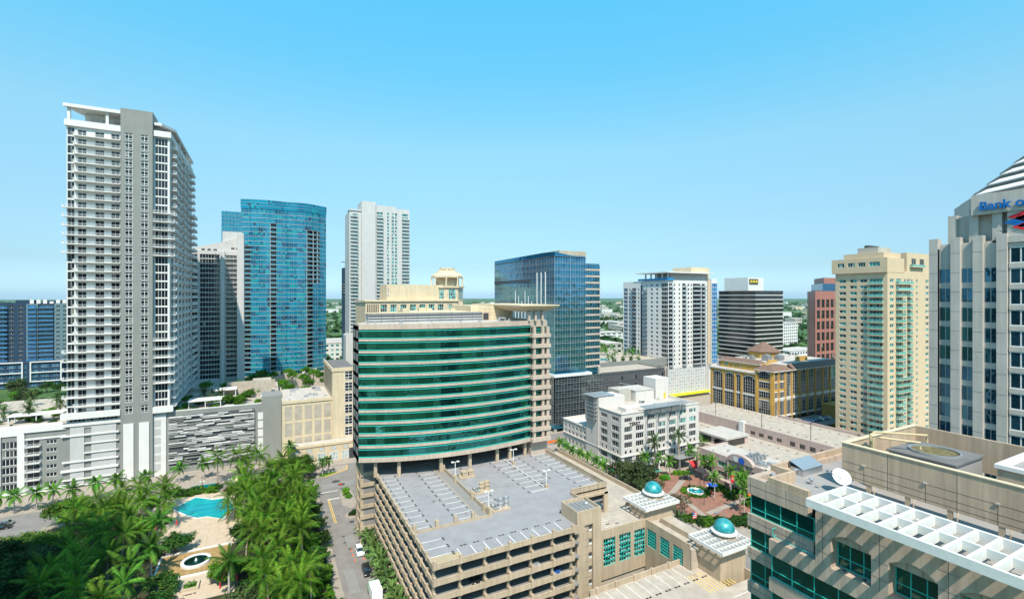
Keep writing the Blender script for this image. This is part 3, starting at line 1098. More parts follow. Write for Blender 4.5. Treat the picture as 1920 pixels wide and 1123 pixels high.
for k in range(4):
    z = LV[k + 0] - 0.6
    b = MB()
    b.box(82.02, 140 , z - 3.1 + 1.2, 82.5, 170, z)
    OF.part('pier_beam', b, ['pinkish_precast'])
# penthouse screens
b = MB()
b.box(27.0, 145.2, ZT + 1.1, 64.0, 150, ZT + 4.2)
pw = OF.part('metal_screen', b, ['light_panel'])
for k in range(9):
    b = MB()
    x = 27 + 37 * (k + 1) / 10
    b.box(x - 0.03, 145.17, ZT + 1.2, x + 0.03, 145.195, ZT + 4.18)
    OF.part('screen_joint', b, ['dark_metal'])
for k in range(3):
    b = MB()
    b.box(27.02, 145.15, ZT + 1.7 + k * 0.75, 63.98, 145.196, ZT + 1.95 + k * 0.85)
    OF.part('screen_joint', b, ['dark_metal'])
b = MB()
b.box(26.5, 144.9, ZT + 4.2, 64.2, 150.3, ZT + 4.32)
OF.part('screen_cap', b, ['cream_stone'])
b = MB()
b.box(62, 150.5, ZT + 1.1, 78, 170, ZT + 6.2)
b.box(42, 152.5, ZT + 1.1, 61.9, 170, ZT + 4.3)
OF.part('penthouse', b, ['cream_stone'])
for k in range(4):
    b = MB()
    b.box(66.3, 150.46, ZT + 1.6 + k * 1.1, 77.9, 150.497, ZT + 1.65 + k * 1.1)
    OF.part('panel_joint', b, ['tan_screen'])
b = MB()
b.box(66.6, 150.44, ZT + 1.2, 68.6, 150.49, ZT + 3.6)
OF.part('door', b, ['dark_metal'])
# flared canopy over the right pier
b = MB()
zt = ZT + 6.3
lo = [(74.5, 134.5), (82.0, 134.5), (82.0, 168), (74.5, 168)]
hi = [(70.5, 131.2), (85.4, 131.2), (85.4, 170), (70.5, 170)]
for i in range(4):
    j = (i + 1) % 4
    b.quad((*lo[i], zt - 1.9), (*lo[j], zt - 1.9), (*hi[j], zt), (*hi[i], zt))
b.poly([(*p, zt) for p in hi])
b.poly([(*p, zt - 1.9) for p in reversed(lo)])
b.prism(hi, zt + 0.002, zt + 0.35)
OF.part('canopy', b, ['cream_stone'])
for x in (75.2, 77.6, 80.2):
    b = MB()
    b.box(x - 0.35, 133.2, ZT + 1.4, x + 0.35, 134.1, zt - 1.7)
    OF.part('canopy_post', b, ['pinkish_precast'])
b = MB()
b.box(74.8, 134.15, ZT + 1.4, 81.9, 134.18, zt - 1.75)
OF.part('louvre', b, ['light_panel'])
b = MB()
for x, y, s in ((47, 158, 1.2), (50, 160, 0.9), (40, 153, 1.1), (58, 158, 0.8)):
    b.box(x - s, y - s, ZT + 4.3, x + s, y + s, ZT + 4.3 + s)
OF.part('roof_unit', b, ['cream_stone'])

# ------------------------------------------------------------------ things standing on the garage roof
def lamp(x, y, base, n):
    names = ('beside the ramp slot', 'near the office columns', 'at the end of the middle stall row', 'at the near end of the ramp slot')
    L = Thing('deck_lamp', (x, y, GZ), 'white twin-head lamp post ' + names[n] + ' on the garage roof', 'lamp post', 'lamp posts on the garage roof')
    b = MB()
    b.box(x - 0.4, y - 0.4, GZ, x + 0.4, y + 0.4, GZ + base)
    L.part('plinth', b, ['beige_precast'])
    b = MB()
    b.tube([(x, y, GZ + base), (x, y, GZ + base + 3.6)], 0.11, 8)
    L.part('pole', b, ['white_metal'])
    for s in (-1, 1):
        b = MB()
        b.box(x + s * 0.15 - 0.0, y - 0.07, GZ + base + 3.5, x + s * 0.5, y + 0.07, GZ + base + 3.6)
        b.box(x + s * 0.45, y - 0.3, GZ + base + 3.48, x + s * 1.15, y + 0.3, GZ + base + 3.72)
        L.part('lamp_head', b, ['white_metal'])
lamp(46.7, 124.8, 1.9, 0)
lamp(67.3, 129.3, 1.0, 1)
lamp(67.1, 109.6, 1.0, 2)
lamp(46.7, 102.4, 1.9, 3)
def chiller(x, y, label, kind):
    U = Thing('rooftop_unit', (x, y, GZ), label, 'cooling unit', 'mechanical units on the garage roof')
    b = MB()
    b.box(x - 2.0, y - 1.6, GZ, x + 2.6, y + 1.6, GZ + 0.35)
    U.part('plinth', b, ['beige_precast'])
    if kind == 0:
        for k in range(2):
            b = MB()
            b.box(x - 1.2 + k * 1.9, y - 1.0, GZ + 0.36, x + 0.4 + k * 1.9, y + 0.9, GZ + 1.5)
            b.box(x - 1.3 + k * 1.9, y - 1.1, GZ + 1.5, x + 0.5 + k * 1.9, y + 1.0, GZ + 1.62)
            U.part('cabinet', b, ['beige_precast'])
    else:
        for k in range(2):
            b = MB()
            b.lathe([(0.85, 0), (0.85, 0.15), (0.72, 0.2), (0.72, 0.9), (0.85, 0.95), (0.85, 1.3), (0.74, 1.35), (0.74, 1.9), (0.82, 1.95), (0.82, 2.1), (0.6, 2.12), (0.58, 1.9)], 18, (x + 0.5 + k * 1.7, y + (0.2 if k else -0.2), GZ + 0.36))
            U.part('cooling_drum', b, ['beige_precast' if kind == 1 else 'galvanised'])
        b = MB()
        b.tube([(x - 1.6, y - 1.0, GZ + 0.7), (x - 0.4, y - 1.0, GZ + 0.7), (x - 0.4, y + 0.9, GZ + 0.9), (x - 1.7, y + 0.9, GZ + 0.9)], 0.22, 8)
        b.tube([(x - 1.2, y - 0.4, GZ + 0.36), (x - 1.2, y - 0.4, GZ + 1.5), (x - 0.3, y - 0.2, GZ + 1.5)], 0.16, 8)
        U.part('pipework', b, ['galvanised'])
        b = MB()
        b.lathe([(0.4, 0), (0.4, 0.8), (0.2, 1.0)], 10, (x - 1.4, y + 0.1, GZ + 0.36))
        U.part('pump', b, ['grey_metal'])
chiller(50.6, 126.9, 'two beige cabinets on a plinth beside the far lamp on the garage roof', 0)
chiller(50.0, 115.4, 'pair of beige ribbed drums with pipework in the middle of the garage roof', 1)
chiller(50.0, 104.0, 'pair of silver drums with pipework at the near end of the ramp slot', 2)
# ------------------------------------------------------------------ tall white and grey tower on the left
TW = Thing('apartment_tower', (-51, 262, 24.5), 'tallest white and grey apartment tower with long white balconies at far left', 'tower')
TY, FHT, TZ0, TNF = 235.0, 3.4, 27.2, 32
def tz(f): return TZ0 + f * FHT
TTOP = tz(TNF)
full_l = set(range(2, 8)) | set(range(18, 24))
full_r = set(range(3, 9)) | set(range(18, 24))
# left bay, -Y
ops = []
for f in range(TNF):
    z = tz(f)
    ops.append((0.25, z + 0.15, 2.0, 2.95, dict(nx=2, name='corner_window')))
    for u, w in ((3.2, 2.5), (8.3, 2.7), (13.1, 2.6)):
        ops.append((u, z + 0.02, w, 2.5, dict(nx=2, name='balcony_door')))
facade(TW, (-66.7, TY), (1, 0), 16.3, 24.4, TTOP + 0.4, ops, 'white_wall', 0.35)
for f in range(TNF):
    z = tz(f)
    if f in full_l:
        TW.inst('balcony', balcony_mesh(17.1, 1.9), (-67.6, TY, z))
        TW.inst('slab_band', cached('sb1', lambda: MB().box(0, -0.08, 0, 16.2, 0.0, 0.3).mesh('slab_band', ['white_wall'])), (-66.65, TY, z + 2.95))
    else:
        TW.inst('balcony', balcony_mesh(14.0, 1.9), (-64.45, TY, z))
# left return wall (-X) with corner windows
ops = []
for f in range(TNF):
    z = tz(f)
    for k in range(6):
        ops.append((40 + k * 3.8, z + 0.15, 2.6, 2.7, None))
    ops.append((62.5, z + 0.15, 2.2, 2.95, dict(nx=2, name='corner_window')))
facade(TW, (-66.7, 300), (0, -1), 65, 24.4, TTOP + 0.4, ops, 'white_wall', 0.35)
b = MB()
b.box(-66.2, TY + 0.4, 24.5, -35.5, 299, TTOP)
TW.part('core', b, ['black_glass'])
# spine
ops = []
for f in range(TNF):
    z = tz(f) if f else tz(0) - 1.2
    for u in (1.3, 6.25):
        ops.append((u, z + 0.25, 2.45, 2.95, dict(nx=2, rows=[0, 0.75, 2.2, 2.95], fr=0.16, name='window')))
facade(TW, (-50.4, TY - 1.6), (1, 0), 10.1, 24.4, 145.2, ops, 'grey_wall', 0.3, name='spine_wall')
b = MB()
b.box(-50.4, TY - 1.6 + 0.35, 24.4, -50.0, TY + 8, 145.2)
b.box(-40.7, TY - 1.6 + 0.35, 24.4, -40.3, TY + 8, 145.2)
b.box(-50.4, TY + 8, TTOP, -40.3, TY + 8.4, 145.2)
b.box(-50.0, TY - 1.2, 144.8, -40.7, TY + 8, 145.1)
b.box(-50.39, TY - 1.599, 24.4, -50.0, TY - 1.25, 145.19)
b.box(-40.7, TY - 1.599, 24.4, -40.31, TY - 1.25, 145.19)
TW.part('spine_return', b, ['grey_wall'])
# right bay
ops = []
for f in range(TNF):
    z = tz(f)
    ops.append((0.5, z + 0.15, 4.2, 2.95, dict(nx=4, fr=0.12, name='wide_window')))
facade(TW, (-40.3, TY), (1, 0), 5.3, 24.4, TTOP + 0.4, ops, 'white_wall', 0.35)
for f in range(TNF):
    if f in full_r:
        TW.inst('balcony', balcony_mesh(7.0, 1.8), (-40.2, TY, tz(f)))
# right side in shade: windows and stepped balconies
ops = []
for f in range(TNF):
    z = tz(f)
    for k, y in enumerate((3, 13, 23, 33, 43, 53)):
        ops.append((y, z + 0.05, 6.0, 2.6, dict(nx=4, name='side_window')))
facade(TW, (-35.0, TY), (0, 1), 65, 24.4, TTOP + 0.4, ops, 'white_wall', 0.35)
n = 0
for f in range(TNF):
    for k, (y, w, d) in enumerate(((2, 8, 1.9), (13, 7, 1.6), (24, 8, 1.9), (36, 7, 1.7), (47, 9, 2.6), (57, 7, 2.6))):
        if k == 5 and f > 25: continue
        TW.inst('side_balcony', balcony_mesh(w, d), (-35.0, TY + y, tz(f)), math.pi / 2)
# base collar and glazed amenity floor
b = MB()
b.box(-68, TY - 2.0, 26.0, -50.45, TY - 0.05, 28.2)
b.box(-40.25, TY - 1.9, 25.6, -33.6, TY - 0.05, 27.9)
TW.part('collar', b, ['white_wall'])
TW.inst('amenity_glazing', win_mesh(14.5, 1.8, 12, 1, 0.12), (-66.0, TY - 0.06, 24.6))
# crown
b = MB()
b.box(-67.2, TY - 0.9, TTOP + 0.1, -50.5, TY - 0.02, TTOP + 2.4)
b.box(-67.2, TY - 0.02, TTOP + 0.1, -66.7, 290, TTOP + 2.4)
b.box(-40.2, TY - 0.9, TTOP + 0.1, -34.4, TY - 0.02, TTOP + 2.4)
b.box(-34.95, TY, TTOP + 0.1, -34.4, 299, TTOP + 2.4)
b.box(-66.6, TY, TTOP + 0.4, -35.1, 299, TTOP + 0.6)
TW.part('crown_parapet', b, ['white_wall'])
b = MB()
for pts, z0, z1 in (([(-67.4, TY - 1.4), (-50.5, TY - 1.4), (-50.5, TY + 14), (-62, TY + 14)], 143.0, 144.2),):
    b.prism(pts, z0, z1)
TW.part('roof_plate', b, ['white_wall'])
b = MB()
b.prism([(-40.2, TY - 0.6), (-37.5, TY - 0.6), (-33.8, TY + 6), (-33.8, TY + 60), (-38, TY + 64), (-42, TY + 10)], 140.6, 141.6)
TW.part('roof_plate', b, ['white_wall'])
b = MB()
b.prism([(-41, TY + 1), (-38.2, TY + 1), (-38.2, TY + 45), (-41, TY + 45)], TTOP, 140.5)
TW.part('penthouse', b, ['grey_wall'])
for x, y in ((-66.0, TY - 0.5), (-54.7, TY - 0.5), (-60, TY + 12), (-34.6, TY + 20), (-34.6, TY + 38), (-34.6, TY + 54)):
    b = MB()
    b.box(x - 0.45, y - 0.45 + 0.5, TTOP + 0.6, x + 0.45, y + 0.95, 143.0 if x < -50 else 140.6)
    TW.part('crown_column', b, ['white_wall'])
b = MB()
b.box(-62.5, TY + 4.5, TTOP + 0.6, -50.6, TY + 12, 142.9)
TW.part('penthouse', b, ['white_wall'])
b = MB()
for k in range(3):
    b.box(-60.9 + k * 3.4, TY + 4.45, TTOP + 2.9, -58.2 + k * 3.4, TY + 4.5, TTOP + 5.2)
TW.part('penthouse_panel', b, ['light_panel'])

# ------------------------------------------------------------------ its podium
PD = Thing('podium', (-50, 262, 0), 'white and grey podium with long louvred garage wall below the tall tower', 'podium')
b = MB()
b.box(-130, TY + 0.4, 0.1, 5.6, 300, 23.6)
PD.part('core', b, ['dark_grey_wall'])
b = MB()
b.box(-130, TY + 0.5, 23.6, -67, 299, 24.0)
PD.part('roof', b, ['pale_concrete'])
b = MB()
b.box(-35, TY + 0.8, 23.6, 5.4, 299, 24.0)
PD.part('roof', b, ['pale_concrete'])
# far-left block with window grid, balconies and three-light windows
ops = []
for f in range(6):
    z = 1.9 + f * 3.05
    ops.append((45.6, z, 4.2, 2.45, dict(nx=4, fr=0.14)))
    ops.append((38.0, z, 4.2, 2.45, dict(nx=4, fr=0.14)))
    ops.append((52.4, z + 0.1, 3.4, 2.3, dict(nx=2, name='balcony_door')))
    ops.append((57.5, z + 0.35, 3.1, 1.5, dict(nx=3, fr=0.14)))
facade(PD, (-130, TY), (1, 0), 63.3, 0.1, 24.2, ops, 'grey_wall', 0.3, name='front_wall')
for f in range(6):
    PD.inst('balcony', balcony_mesh(4.0, 1.2), (-77.9, TY, 2.0 + f * 3.05))
b = MB()
b.box(-130, TY - 0.35, 21.6, -78.4, TY - 0.001, 24.4)
b.box(-78.4, TY - 0.5, 22.4, -66.75, TY - 0.001, 24.6)
b.box(-79.3, TY - 0.5, 0.1, -78.2, TY - 0.002, 21.6)
b.box(-85.0, TY - 0.4, 0.1, -84.5, TY - 0.002, 21.6)
b.box(-80.2, TY - 0.4, 0.1, -79.3, TY - 0.003, 21.6)
b.box(-130, TY - 0.3, 0.1, -78.4, TY - 0.003, 1.6)
b.box(-78.2, TY - 0.3, 19.6, -66.75, TY - 0.004, 20.2)
b.box(-78.2, TY - 0.45, 0.1, -66.75, TY - 0.004, 1.5)
PD.part('white_band', b, ['white_wall'])
# white panelled front below the tower
b = MB()
b.box(-66.7, TY - 0.2, 0.1, -50.4, TY + 0.4, 24.39)
PD.part('front_wall', b, ['grey_wall'])
b = MB()
b.box(-65.6, TY - 0.55, 0.6, -61.5, TY - 0.21, 23.2)
b.box(-59.4, TY - 0.55, 0.6, -51.9, TY - 0.21, 23.2)
b.box(-61.5, TY - 0.5, 22.3, -59.4, TY - 0.21, 23.2)
PD.part('white_panel', b, ['light_panel'])
for z, x0, x1, h in ((19.4, -68.2, -51.0, 0.55), (16.2, -61.5, -51.2, 0.35), (12.6, -61.5, -51.2, 0.3), (9.6, -67.8, -51.2, 0.55), (6.2, -68.2, -51.2, 0.8), (3.0, -67.8, -51.2, 0.4), (0.6, -65.6, -51.2, 0.4)):
    b = MB()
    b.box(x0, TY - 0.95, z, x1, TY - 0.56, z + h)
    b.box(x0 + 0.05, TY - 0.57, z + 0.03, x1 - 0.05, TY - 0.205, z + h - 0.03)
    PD.part('white_ledge', b, ['white_wall'])
b = MB()
b.box(-67.6, TY - 0.9, 23.2, -50.42, TY - 0.21, 24.39)
PD.part('cornice', b, ['white_wall'])
# spine base
b = MB()
b.box(-50.4, TY - 1.6, 0.1, -40.3, TY + 0.3, 24.39)
PD.part('spine_base', b, ['grey_wall'])
for x in (-49.5, -44.6):
    b = MB()
    b.box(x, TY - 1.95, 0.5, x + 3.2, TY - 1.601, 22.4)
    PD.part('white_panel', b, ['white_wall'])
b = MB()
b.box(-40.29, TY - 0.6, 0.1, -36.1, TY + 0.3, 24.39)
PD.part('front_wall', b, ['white_wall'])
for f in range(6):
    b = MB()
    b.box(-40.0, TY - 0.66, 2.4 + f * 3.5, -37.8, TY - 0.605, 5.0 + f * 3.5)
    PD.part('wall_panel', b, ['light_panel'])
# louvred garage screen: three tones of horizontal blades in uneven runs
b = MB()
b.box(-36.08, TY - 0.3, 0.1, -2.0, TY + 0.3, 25.2)
PD.part('screen_frame', b, ['grey_wall'])
b = MB()
b.box(-35.2, TY - 0.42, 2.9, -4.6, TY - 0.301, 23.5)
PD.part('screen_backing', b, ['dark_grey_wall'])
r2 = random.Random(4)
row = 0
z = 3.0
while z < 23.2:
    x = -35.2
    while x < -4.9:
        L = r2.choice((1.9, 2.9, 3.9, 5.0, 6.4))
        x1 = min(x + L, -4.65)
        k = r2.random()
        if k > 0.2:
            dep = 0.5 + r2.random() * 0.45
            m = 'white_wall' if k > 0.84 else ('light_panel' if k > 0.52 else 'grey_wall')
            b = MB()
            h = 0.42 if k > 0.4 else 0.28
            b.box(x + 0.04, TY - 0.43 - dep, z, x1 - 0.04, TY - 0.43, z + h)
            PD.part('louvre', b, [m])
        x = x1
    z += 0.66
# plain grey block right of the screen
b = MB()
b.box(-2.0, TY - 0.3, 0.1, 5.9, TY + 12, 28.2)
PD.part('grey_block', b, ['grey_wall'])
for f in range(5):
    b = MB()
    b.box(-3.4, TY - 0.36, 3.6 + f * 3.7, -1.4, TY - 0.303, 6.7 + f * 3.7)
    PD.part('white_panel', b, ['white_wall'])
# roof terrace: pergolas, walls, planters
for i, (x0, y0, x1, y1) in enumerate(((-30, 243, -17.5, 250), (-24, 266, -13, 273), (-86, 243, -70, 249))):
    P = Thing('pergola', ((x0 + x1) / 2, (y0 + y1) / 2, 24.0), ('white flat-roofed pergola with skylight at the front of the roof terrace', 'white flat-roofed pergola farther back among the terrace trees', 'white pergola on the terrace left of the tall tower')[i], 'pergola', 'roof terrace pergolas')
    b = MB()
    b.box(x0, y0, 26.9, x1, y1, 27.3)
    P.part('roof', b, ['white_wall'])
    b = MB()
    b.box(x0 + 4, y0 + 2.4, 27.31, x0 + 8, y1 - 2.6, 27.45)
    P.part('skylight', b, ['light_panel'])
    for x in (x0 + 0.3, (x0 + x1) / 2, x1 - 0.6):
        for y in (y0 + 0.3, y1 - 0.6):
            b = MB()
            b.box(x, y, 24, x + 0.3, y + 0.3, 26.9)
            P.part('post', b, ['white_wall'])
b = MB()
b.box(-6.0, 262, 24.0, 2.0, 270, 31.2)
b.box(-18, 270.5, 24, -6.1, 271.1, 26.5)
b.box(-18, 279, 24, 4, 279.6, 28.6)
PD.part('terrace_wall', b, ['pale_concrete'])
b = MB()
b.box(-35, TY + 0.4, 24.0, -2.1, TY + 0.8, 25.5)
b.box(-110, TY + 0.1, 24.2, -67.7, TY + 0.3, 25.3)
PD.part('parapet', b, ['white_wall'])
def terrace_walk(i, x0, y0, x1, y1):
    b = MB()
    b.box(x0, y0, 24.0, x1, y1, 24.3)
    PD.part('planter', b, ['light_panel'])
for i, t in enumerate(((-34, 239, -31, 262), (-16, 240, -10, 258), (-28, 252, -12, 256), (-100, 252, -72, 256), (-100, 240, -90, 246))):
    terrace_walk(i, *t)

# ------------------------------------------------------------------ left background block
LB = Thing('navy_apartment_block', (-176, 540, 0), 'navy and pale blue apartment block at the far left behind the tall tower', 'apartment building')
def bay(T, O, d, W, z0, z1, nf, fh, cells, wall, depth=0.35, zb=0.6, name='wall'):
    """cells: (u, w, h, sill, dict) repeated on nf floors"""
    ops = []
    for f in range(nf):
        for (u, w, h, sill, kw) in cells:
            ops.append((u, zb + f * fh + sill, w, h, kw))
    return facade(T, O, d, W, z0, z1, ops, wall, depth, name=name)
y = 520
bay(LB, (-192, y), (1, 0), 20, 0.1, 67, 13, 3.5, [(1.2, 6, 2.4, 0, dict(nx=4, glass='blue_balcony_glass')), (9.5, 3.0, 1.6, 0.6, dict(nx=2)), (15, 3, 1.6, 0.6, dict(nx=2))], 'navy_wall', zb=20.5)
bay(LB, (-172, y - 0.8), (1, 0), 7, 0.1, 66, 13, 3.5, [(1.0, 5, 2.4, 0, dict(nx=3, glass='strip_blue'))], 'blue_grey_wall', zb=20.5)
bay(LB, (-165, y), (1, 0), 10, 0.1, 66, 13, 3.5, [(0.8, 8.4, 2.4, 0, dict(nx=6, glass='blue_balcony_glass'))], 'navy_wall', zb=20.5)
bay(LB, (-155, y - 0.8), (1, 0), 9, 0.1, 66.5, 13, 3.5, [(1.2, 2.2, 1.6, 0.5, dict(nx=2)), (5.4, 2.2, 1.6, 0.5, dict(nx=2))], 'blue_grey_wall', zb=20.5)
for f in range(13):
    for x, w in ((-191, 8), (-164.5, 9), (-171.2, 5.5)):
        LB.inst('balcony', balcony_mesh(w, 1.6, 'glass', 'blue_grey_wall', 'grey_metal', panel='strip_blue'), (x, y - (0.8 if w == 5.5 else 0), 20.5 + f * 3.5))
b = MB()
b.box(-191.5, y + 0.6, 0.1, -146.4, y + 30, 66)
b.box(-180, y + 4, 66, -170, y + 16, 69)
b.box(-164, y + 4, 66, -150, y + 20, 68.5)
LB.part('core', b, ['navy_wall'])
b = MB()
for x in (-170, -166, -162, -158, -154, -150):
    b.box(x, y - 0.5, 66.2, x + 2.4, y + 0.2, 69.4 if x != -158 else 68)
LB.part('roof_screen', b, ['white_wall'])
bay(LB, (-214, y - 12), (1, 0), 67, 0.1, 20, 5, 3.7, [(2 + 6.5 * k, 5, 2.3, 0, dict(nx=3, glass='blue_balcony_glass')) for k in range(10)], 'navy_wall', zb=1)
b = MB()
b.box(-214, y - 11.4, 0.1, -147, y + 25, 20)
LB.part('base_core', b, ['navy_wall'])
for x0, x1 in ((-214, -190), (-188, -170), (-166, -147)):
    b = MB()
    b.box(x0, y - 13, 4.5, x0 + 0.8, y - 12.05, 20.6)
    b.box(x1 - 0.8, y - 13, 4.5, x1, y - 12.05, 20.6)
    b.box(x0 + 0.8, y - 13, 19.8, x1 - 0.8, y - 12.05, 20.6)
    b.box(x0 + 0.8, y - 13, 11.6, x1 - 0.8, y - 12.05, 12.3)
    b.box(x0 + 0.8, y - 13, 4.5, x1 - 0.8, y - 12.05, 5.2)
    LB.part('white_frame', b, ['white_wall'])
b = MB()
b.box(-146.3, y + 2, 0, -140, y + 26, 69)
LB.part('side_wing', b, ['navy_wall'])

# ------------------------------------------------------------------ white slab tower between the tall tower and the teal one
SB = Thing('white_slab_tower', (-26, 334, 18), 'white slab tower with sloping roofline, half shaded, right of the tallest tower', 'tower')
sy, sz0, sfh, snf = 328, 23.8, 2.82, 26
ops = []
for f in range(snf):
    z = sz0 + f * sfh
    ops.append((4.9, z, 9.9, 2.45, dict(nx=7, fr=0.1)))
    ops.append((0.8, z, 3.0, 2.3, dict(nx=2)))
    ops.append((18.0, z, 5.6, 2.2, dict(nx=3)))
facade(SB, (-39.4, sy), (1, 0), 27.4, 18, 98.7, ops, 'cool_white', 0.5)
for f in range(snf):
    SB.inst('balcony', balcony_mesh(6.4, 1.6), (-21.8, sy, sz0 + f * sfh))
    SB.inst('balcony', balcony_mesh(4.0, 1.4), (-39.8, sy, sz0 + f * sfh))
b = MB()
b.box(-38.9, sy + 0.6, 18, -12.4, sy + 10, 98.5)
b.box(-15.6, sy - 3.2, 18, -12.1, sy + 8, 109.6)
b.box(-24.0, sy - 2.0, 18, -22.0, sy - 0.01, 98.6)
SB.part('core', b, ['cool_white'])
b = MB()
top = [(-39.4, 98.7), (-12.15, 98.7), (-12.15, 108.6), (-21.9, 105), (-39.4, 100)]
for yy, fl in ((sy + 2.2, False), (sy + 8, True)):
    pts = [(x, yy, z) for x, z in top]
    b.poly(list(reversed(pts)) if fl else pts)
b.f = b.f
n = len(top)
for i in range(n):
    j = (i + 1) % n
    b.quad((top[i][0], sy + 2.2, top[i][1]), (top[i][0], sy + 8, top[i][1]), (top[j][0], sy + 8, top[j][1]), (top[j][0], sy + 2.2, top[j][1]))
b.box(-23.5, sy + 4, 98.7, -13.2, sy + 9, 111)
SB.part('sloping_crown', b, ['cool_white'])
for x in (-34, -31, -28, -19, -16.5):
    SB.inst('crown_window', win_mesh(1.9, 1.2, 2), (x, sy + 2.15, 100.2 if x > -25 else 99.0))

# ------------------------------------------------------------------ teal glass tower
TE = Thing('teal_glass_tower', (12, 402, 12), 'curved teal blue glass apartment tower in the middle left distance', 'tower')
def teal_y(x):
    # two convex lobes
    if x < 13.5:
        t = (x + 16.5) / 30.0
        return 397.5 - 6.0 * math.sin(math.pi * (0.12 + 0.62 * t))
    t = (x - 13.5) / 28.2
    return 397.5 - 6.0 * math.sin(math.pi * 0.74) - 2.6 * math.sin(math.pi * min(1, t * 1.15)) + 8.0 * t * t
tfh, tnf, tz0 = 3.4, 35, 17.0
bays = [(-16.5, -10.2, 'b'), (-10.2, 2.2, 'g'), (2.2, 6.4, 'b2'), (6.4, 13.5, 'g'), (13.5, 19.5, 'g'), (19.5, 27.0, 'g'), (27.0, 31.6, 'b'), (31.6, 36.8, 'b'), (36.8, 41.7, 'g')]
def arc_pts(x0, x1, n, off=0.0):
    return [(x0 + (x1 - x0) * k / n, teal_y(x0 + (x1 - x0) * k / n) + off) for k in range(n + 1)]
def teal_panel(x0, x1, h, off, gl='teal_tower_glass', mull=True, z1=None, rail=False):
    n = max(2, int(round((x1 - x0) / 1.55)))
    p = arc_pts(x0, x1, n, off)
    b = MB()
    for k in range(n):
        a, c = p[k], p[k + 1]
        if rail:
            b.quad((*a, 0.1), (*c, 0.1), (*c, 1.1), (*a, 1.1), 1)
            b.quad((a[0], a[1] - 0.05, 1.02), (c[0], c[1] - 0.05, 1.02), (c[0], c[1] - 0.05, 1.14), (a[0], a[1] - 0.05, 1.14), 0)
        else:
            b.quad((*a, 0.15), (*c, 0.15), (*c, h * 0.42), (*a, h * 0.42), 1)
            b.quad((*a, h * 0.42), (*c, h * 0.42), (*c, h), (*a, h), 1)
            for zz, t in ((h * 0.42, 0.07), (h - 0.1, 0.12)):
                b.quad((a[0], a[1] - 0.06, zz), (c[0], c[1] - 0.06, zz), (c[0], c[1] - 0.06, zz + t), (a[0], a[1] - 0.06, zz + t), 0)
        b.quad((a[0] - 0.02, a[1] - 0.18, -0.05), (c[0] + 0.02, c[1] - 0.18, -0.05), (c[0] + 0.02, c[1] - 0.18, 0.17), (a[0] - 0.02, a[1] - 0.18, 0.17), 2)
        b.quad((a[0], a[1] - 0.18, 0.17), (c[0], c[1] - 0.18, 0.17), (c[0], c[1] + 0.05, 0.17), (a[0], a[1] + 0.05, 0.17), 2)
        b.quad((a[0], a[1] + 0.05, -0.05), (c[0], c[1] + 0.05, -0.05), (c[0], c[1] - 0.18, -0.05), (a[0], a[1] - 0.18, -0.05), 2)
    if not rail:
        for k in range(n + 1):
            a = p[k]
            b.box(a[0] - 0.04, a[1] - 0.09, 0.0, a[0] + 0.04, a[1] + 0.02, h)
    else:
        # deep slab of the balcony
        q = arc_pts(x0, x1, n, off + 2.6)
        for k in range(n):
            b.quad((*p[k], 0.0), (*p[k + 1], 0.0), (*q[k + 1], 0.0), (*q[k], 0.0), 2)
            b.quad((*q[k], -0.02), (*q[k + 1], -0.02), (*p[k + 1], -0.02), (*p[k], -0.02), 2)
            b.quad((*q[k], 0.1), (*q[k + 1], 0.1), (*q[k + 1], h), (*q[k], h), 3)
        b.box(p[0][0], p[0][1], 0, p[0][0] + 0.3, q[0][1], h, 2)
    return b.mesh('glass_panel' if not rail else 'balcony', ['grey_metal', gl, 'light_panel', 'dark_glass'])
for i, (x0, x1, kind) in enumerate(bays):
    for f in range(tnf):
        z = tz0 + f * tfh
        open_now = kind in ('b', 'b2') and f < tnf - 3
        if i == 0 and f > 26: open_now = False
        if i == 7 and f < 19: open_now = False
        if i in (6, 7) and f >= tnf - 4: open_now = False
        top_skip = False
        if open_now:
            me = cached(('teal', i, 'r'), lambda: teal_panel(x0, x1, tfh, 0.0, 'teal_rail', rail=True))
            TE.inst('balcony', me, (0, 0, z))
        else:
            me = cached(('teal', i, 'p'), lambda: teal_panel(x0, x1, tfh - 0.05, 0.0))
            TE.inst('glass_panel', me, (0, 0, z))
b = MB()
front = arc_pts(-16.2, 41.4, 40, 2.7)
b.prism(front + [(41.4, 425), (30, 432), (-5, 432), (-16.2, 425)], 14, tz0 + tnf * tfh - 0.1)
TE.part('core', b, ['teal_tower_glass'])
b = MB()
zt = tz0 + tnf * tfh
for zz in (0, 2.2, 4.4):
    p = arc_pts(-16.8, 42.0, 40, -0.4)
    for k in range(40):
        b.quad((*p[k], zt + zz), (*p[k + 1], zt + zz), (*p[k + 1], zt + zz + 2.05), (*p[k], zt + zz + 2.05), 1)
        b.quad((p[k][0], p[k][1] - 0.06, zt + zz + 2.0), (p[k + 1][0], p[k + 1][1] - 0.06, zt + zz + 2.0), (p[k + 1][0], p[k + 1][1] - 0.06, zt + zz + 2.2), (p[k][0], p[k][1] - 0.06, zt + zz + 2.2), 0)
TE.part('crown_band', b, ['grey_metal', 'teal_tower_glass'])
b = MB()
b.prism(arc_pts(-16.6, 41.8, 40, -0.2) + [(41.8, 424), (-16.6, 424)], zt + 3.0, zt + 6.5)
TE.part('crown_core', b, ['teal_tower_glass'])
b = MB()
p = arc_pts(33.0, 41.0, 4, 1.2)
for q in p[1::2]:
    b.box(q[0] - 0.5, q[1] - 0.5, tz0 + 19 * tfh, q[0] + 0.5, q[1] + 0.5, zt - 8)
TE.part('column', b, ['white_wall'])
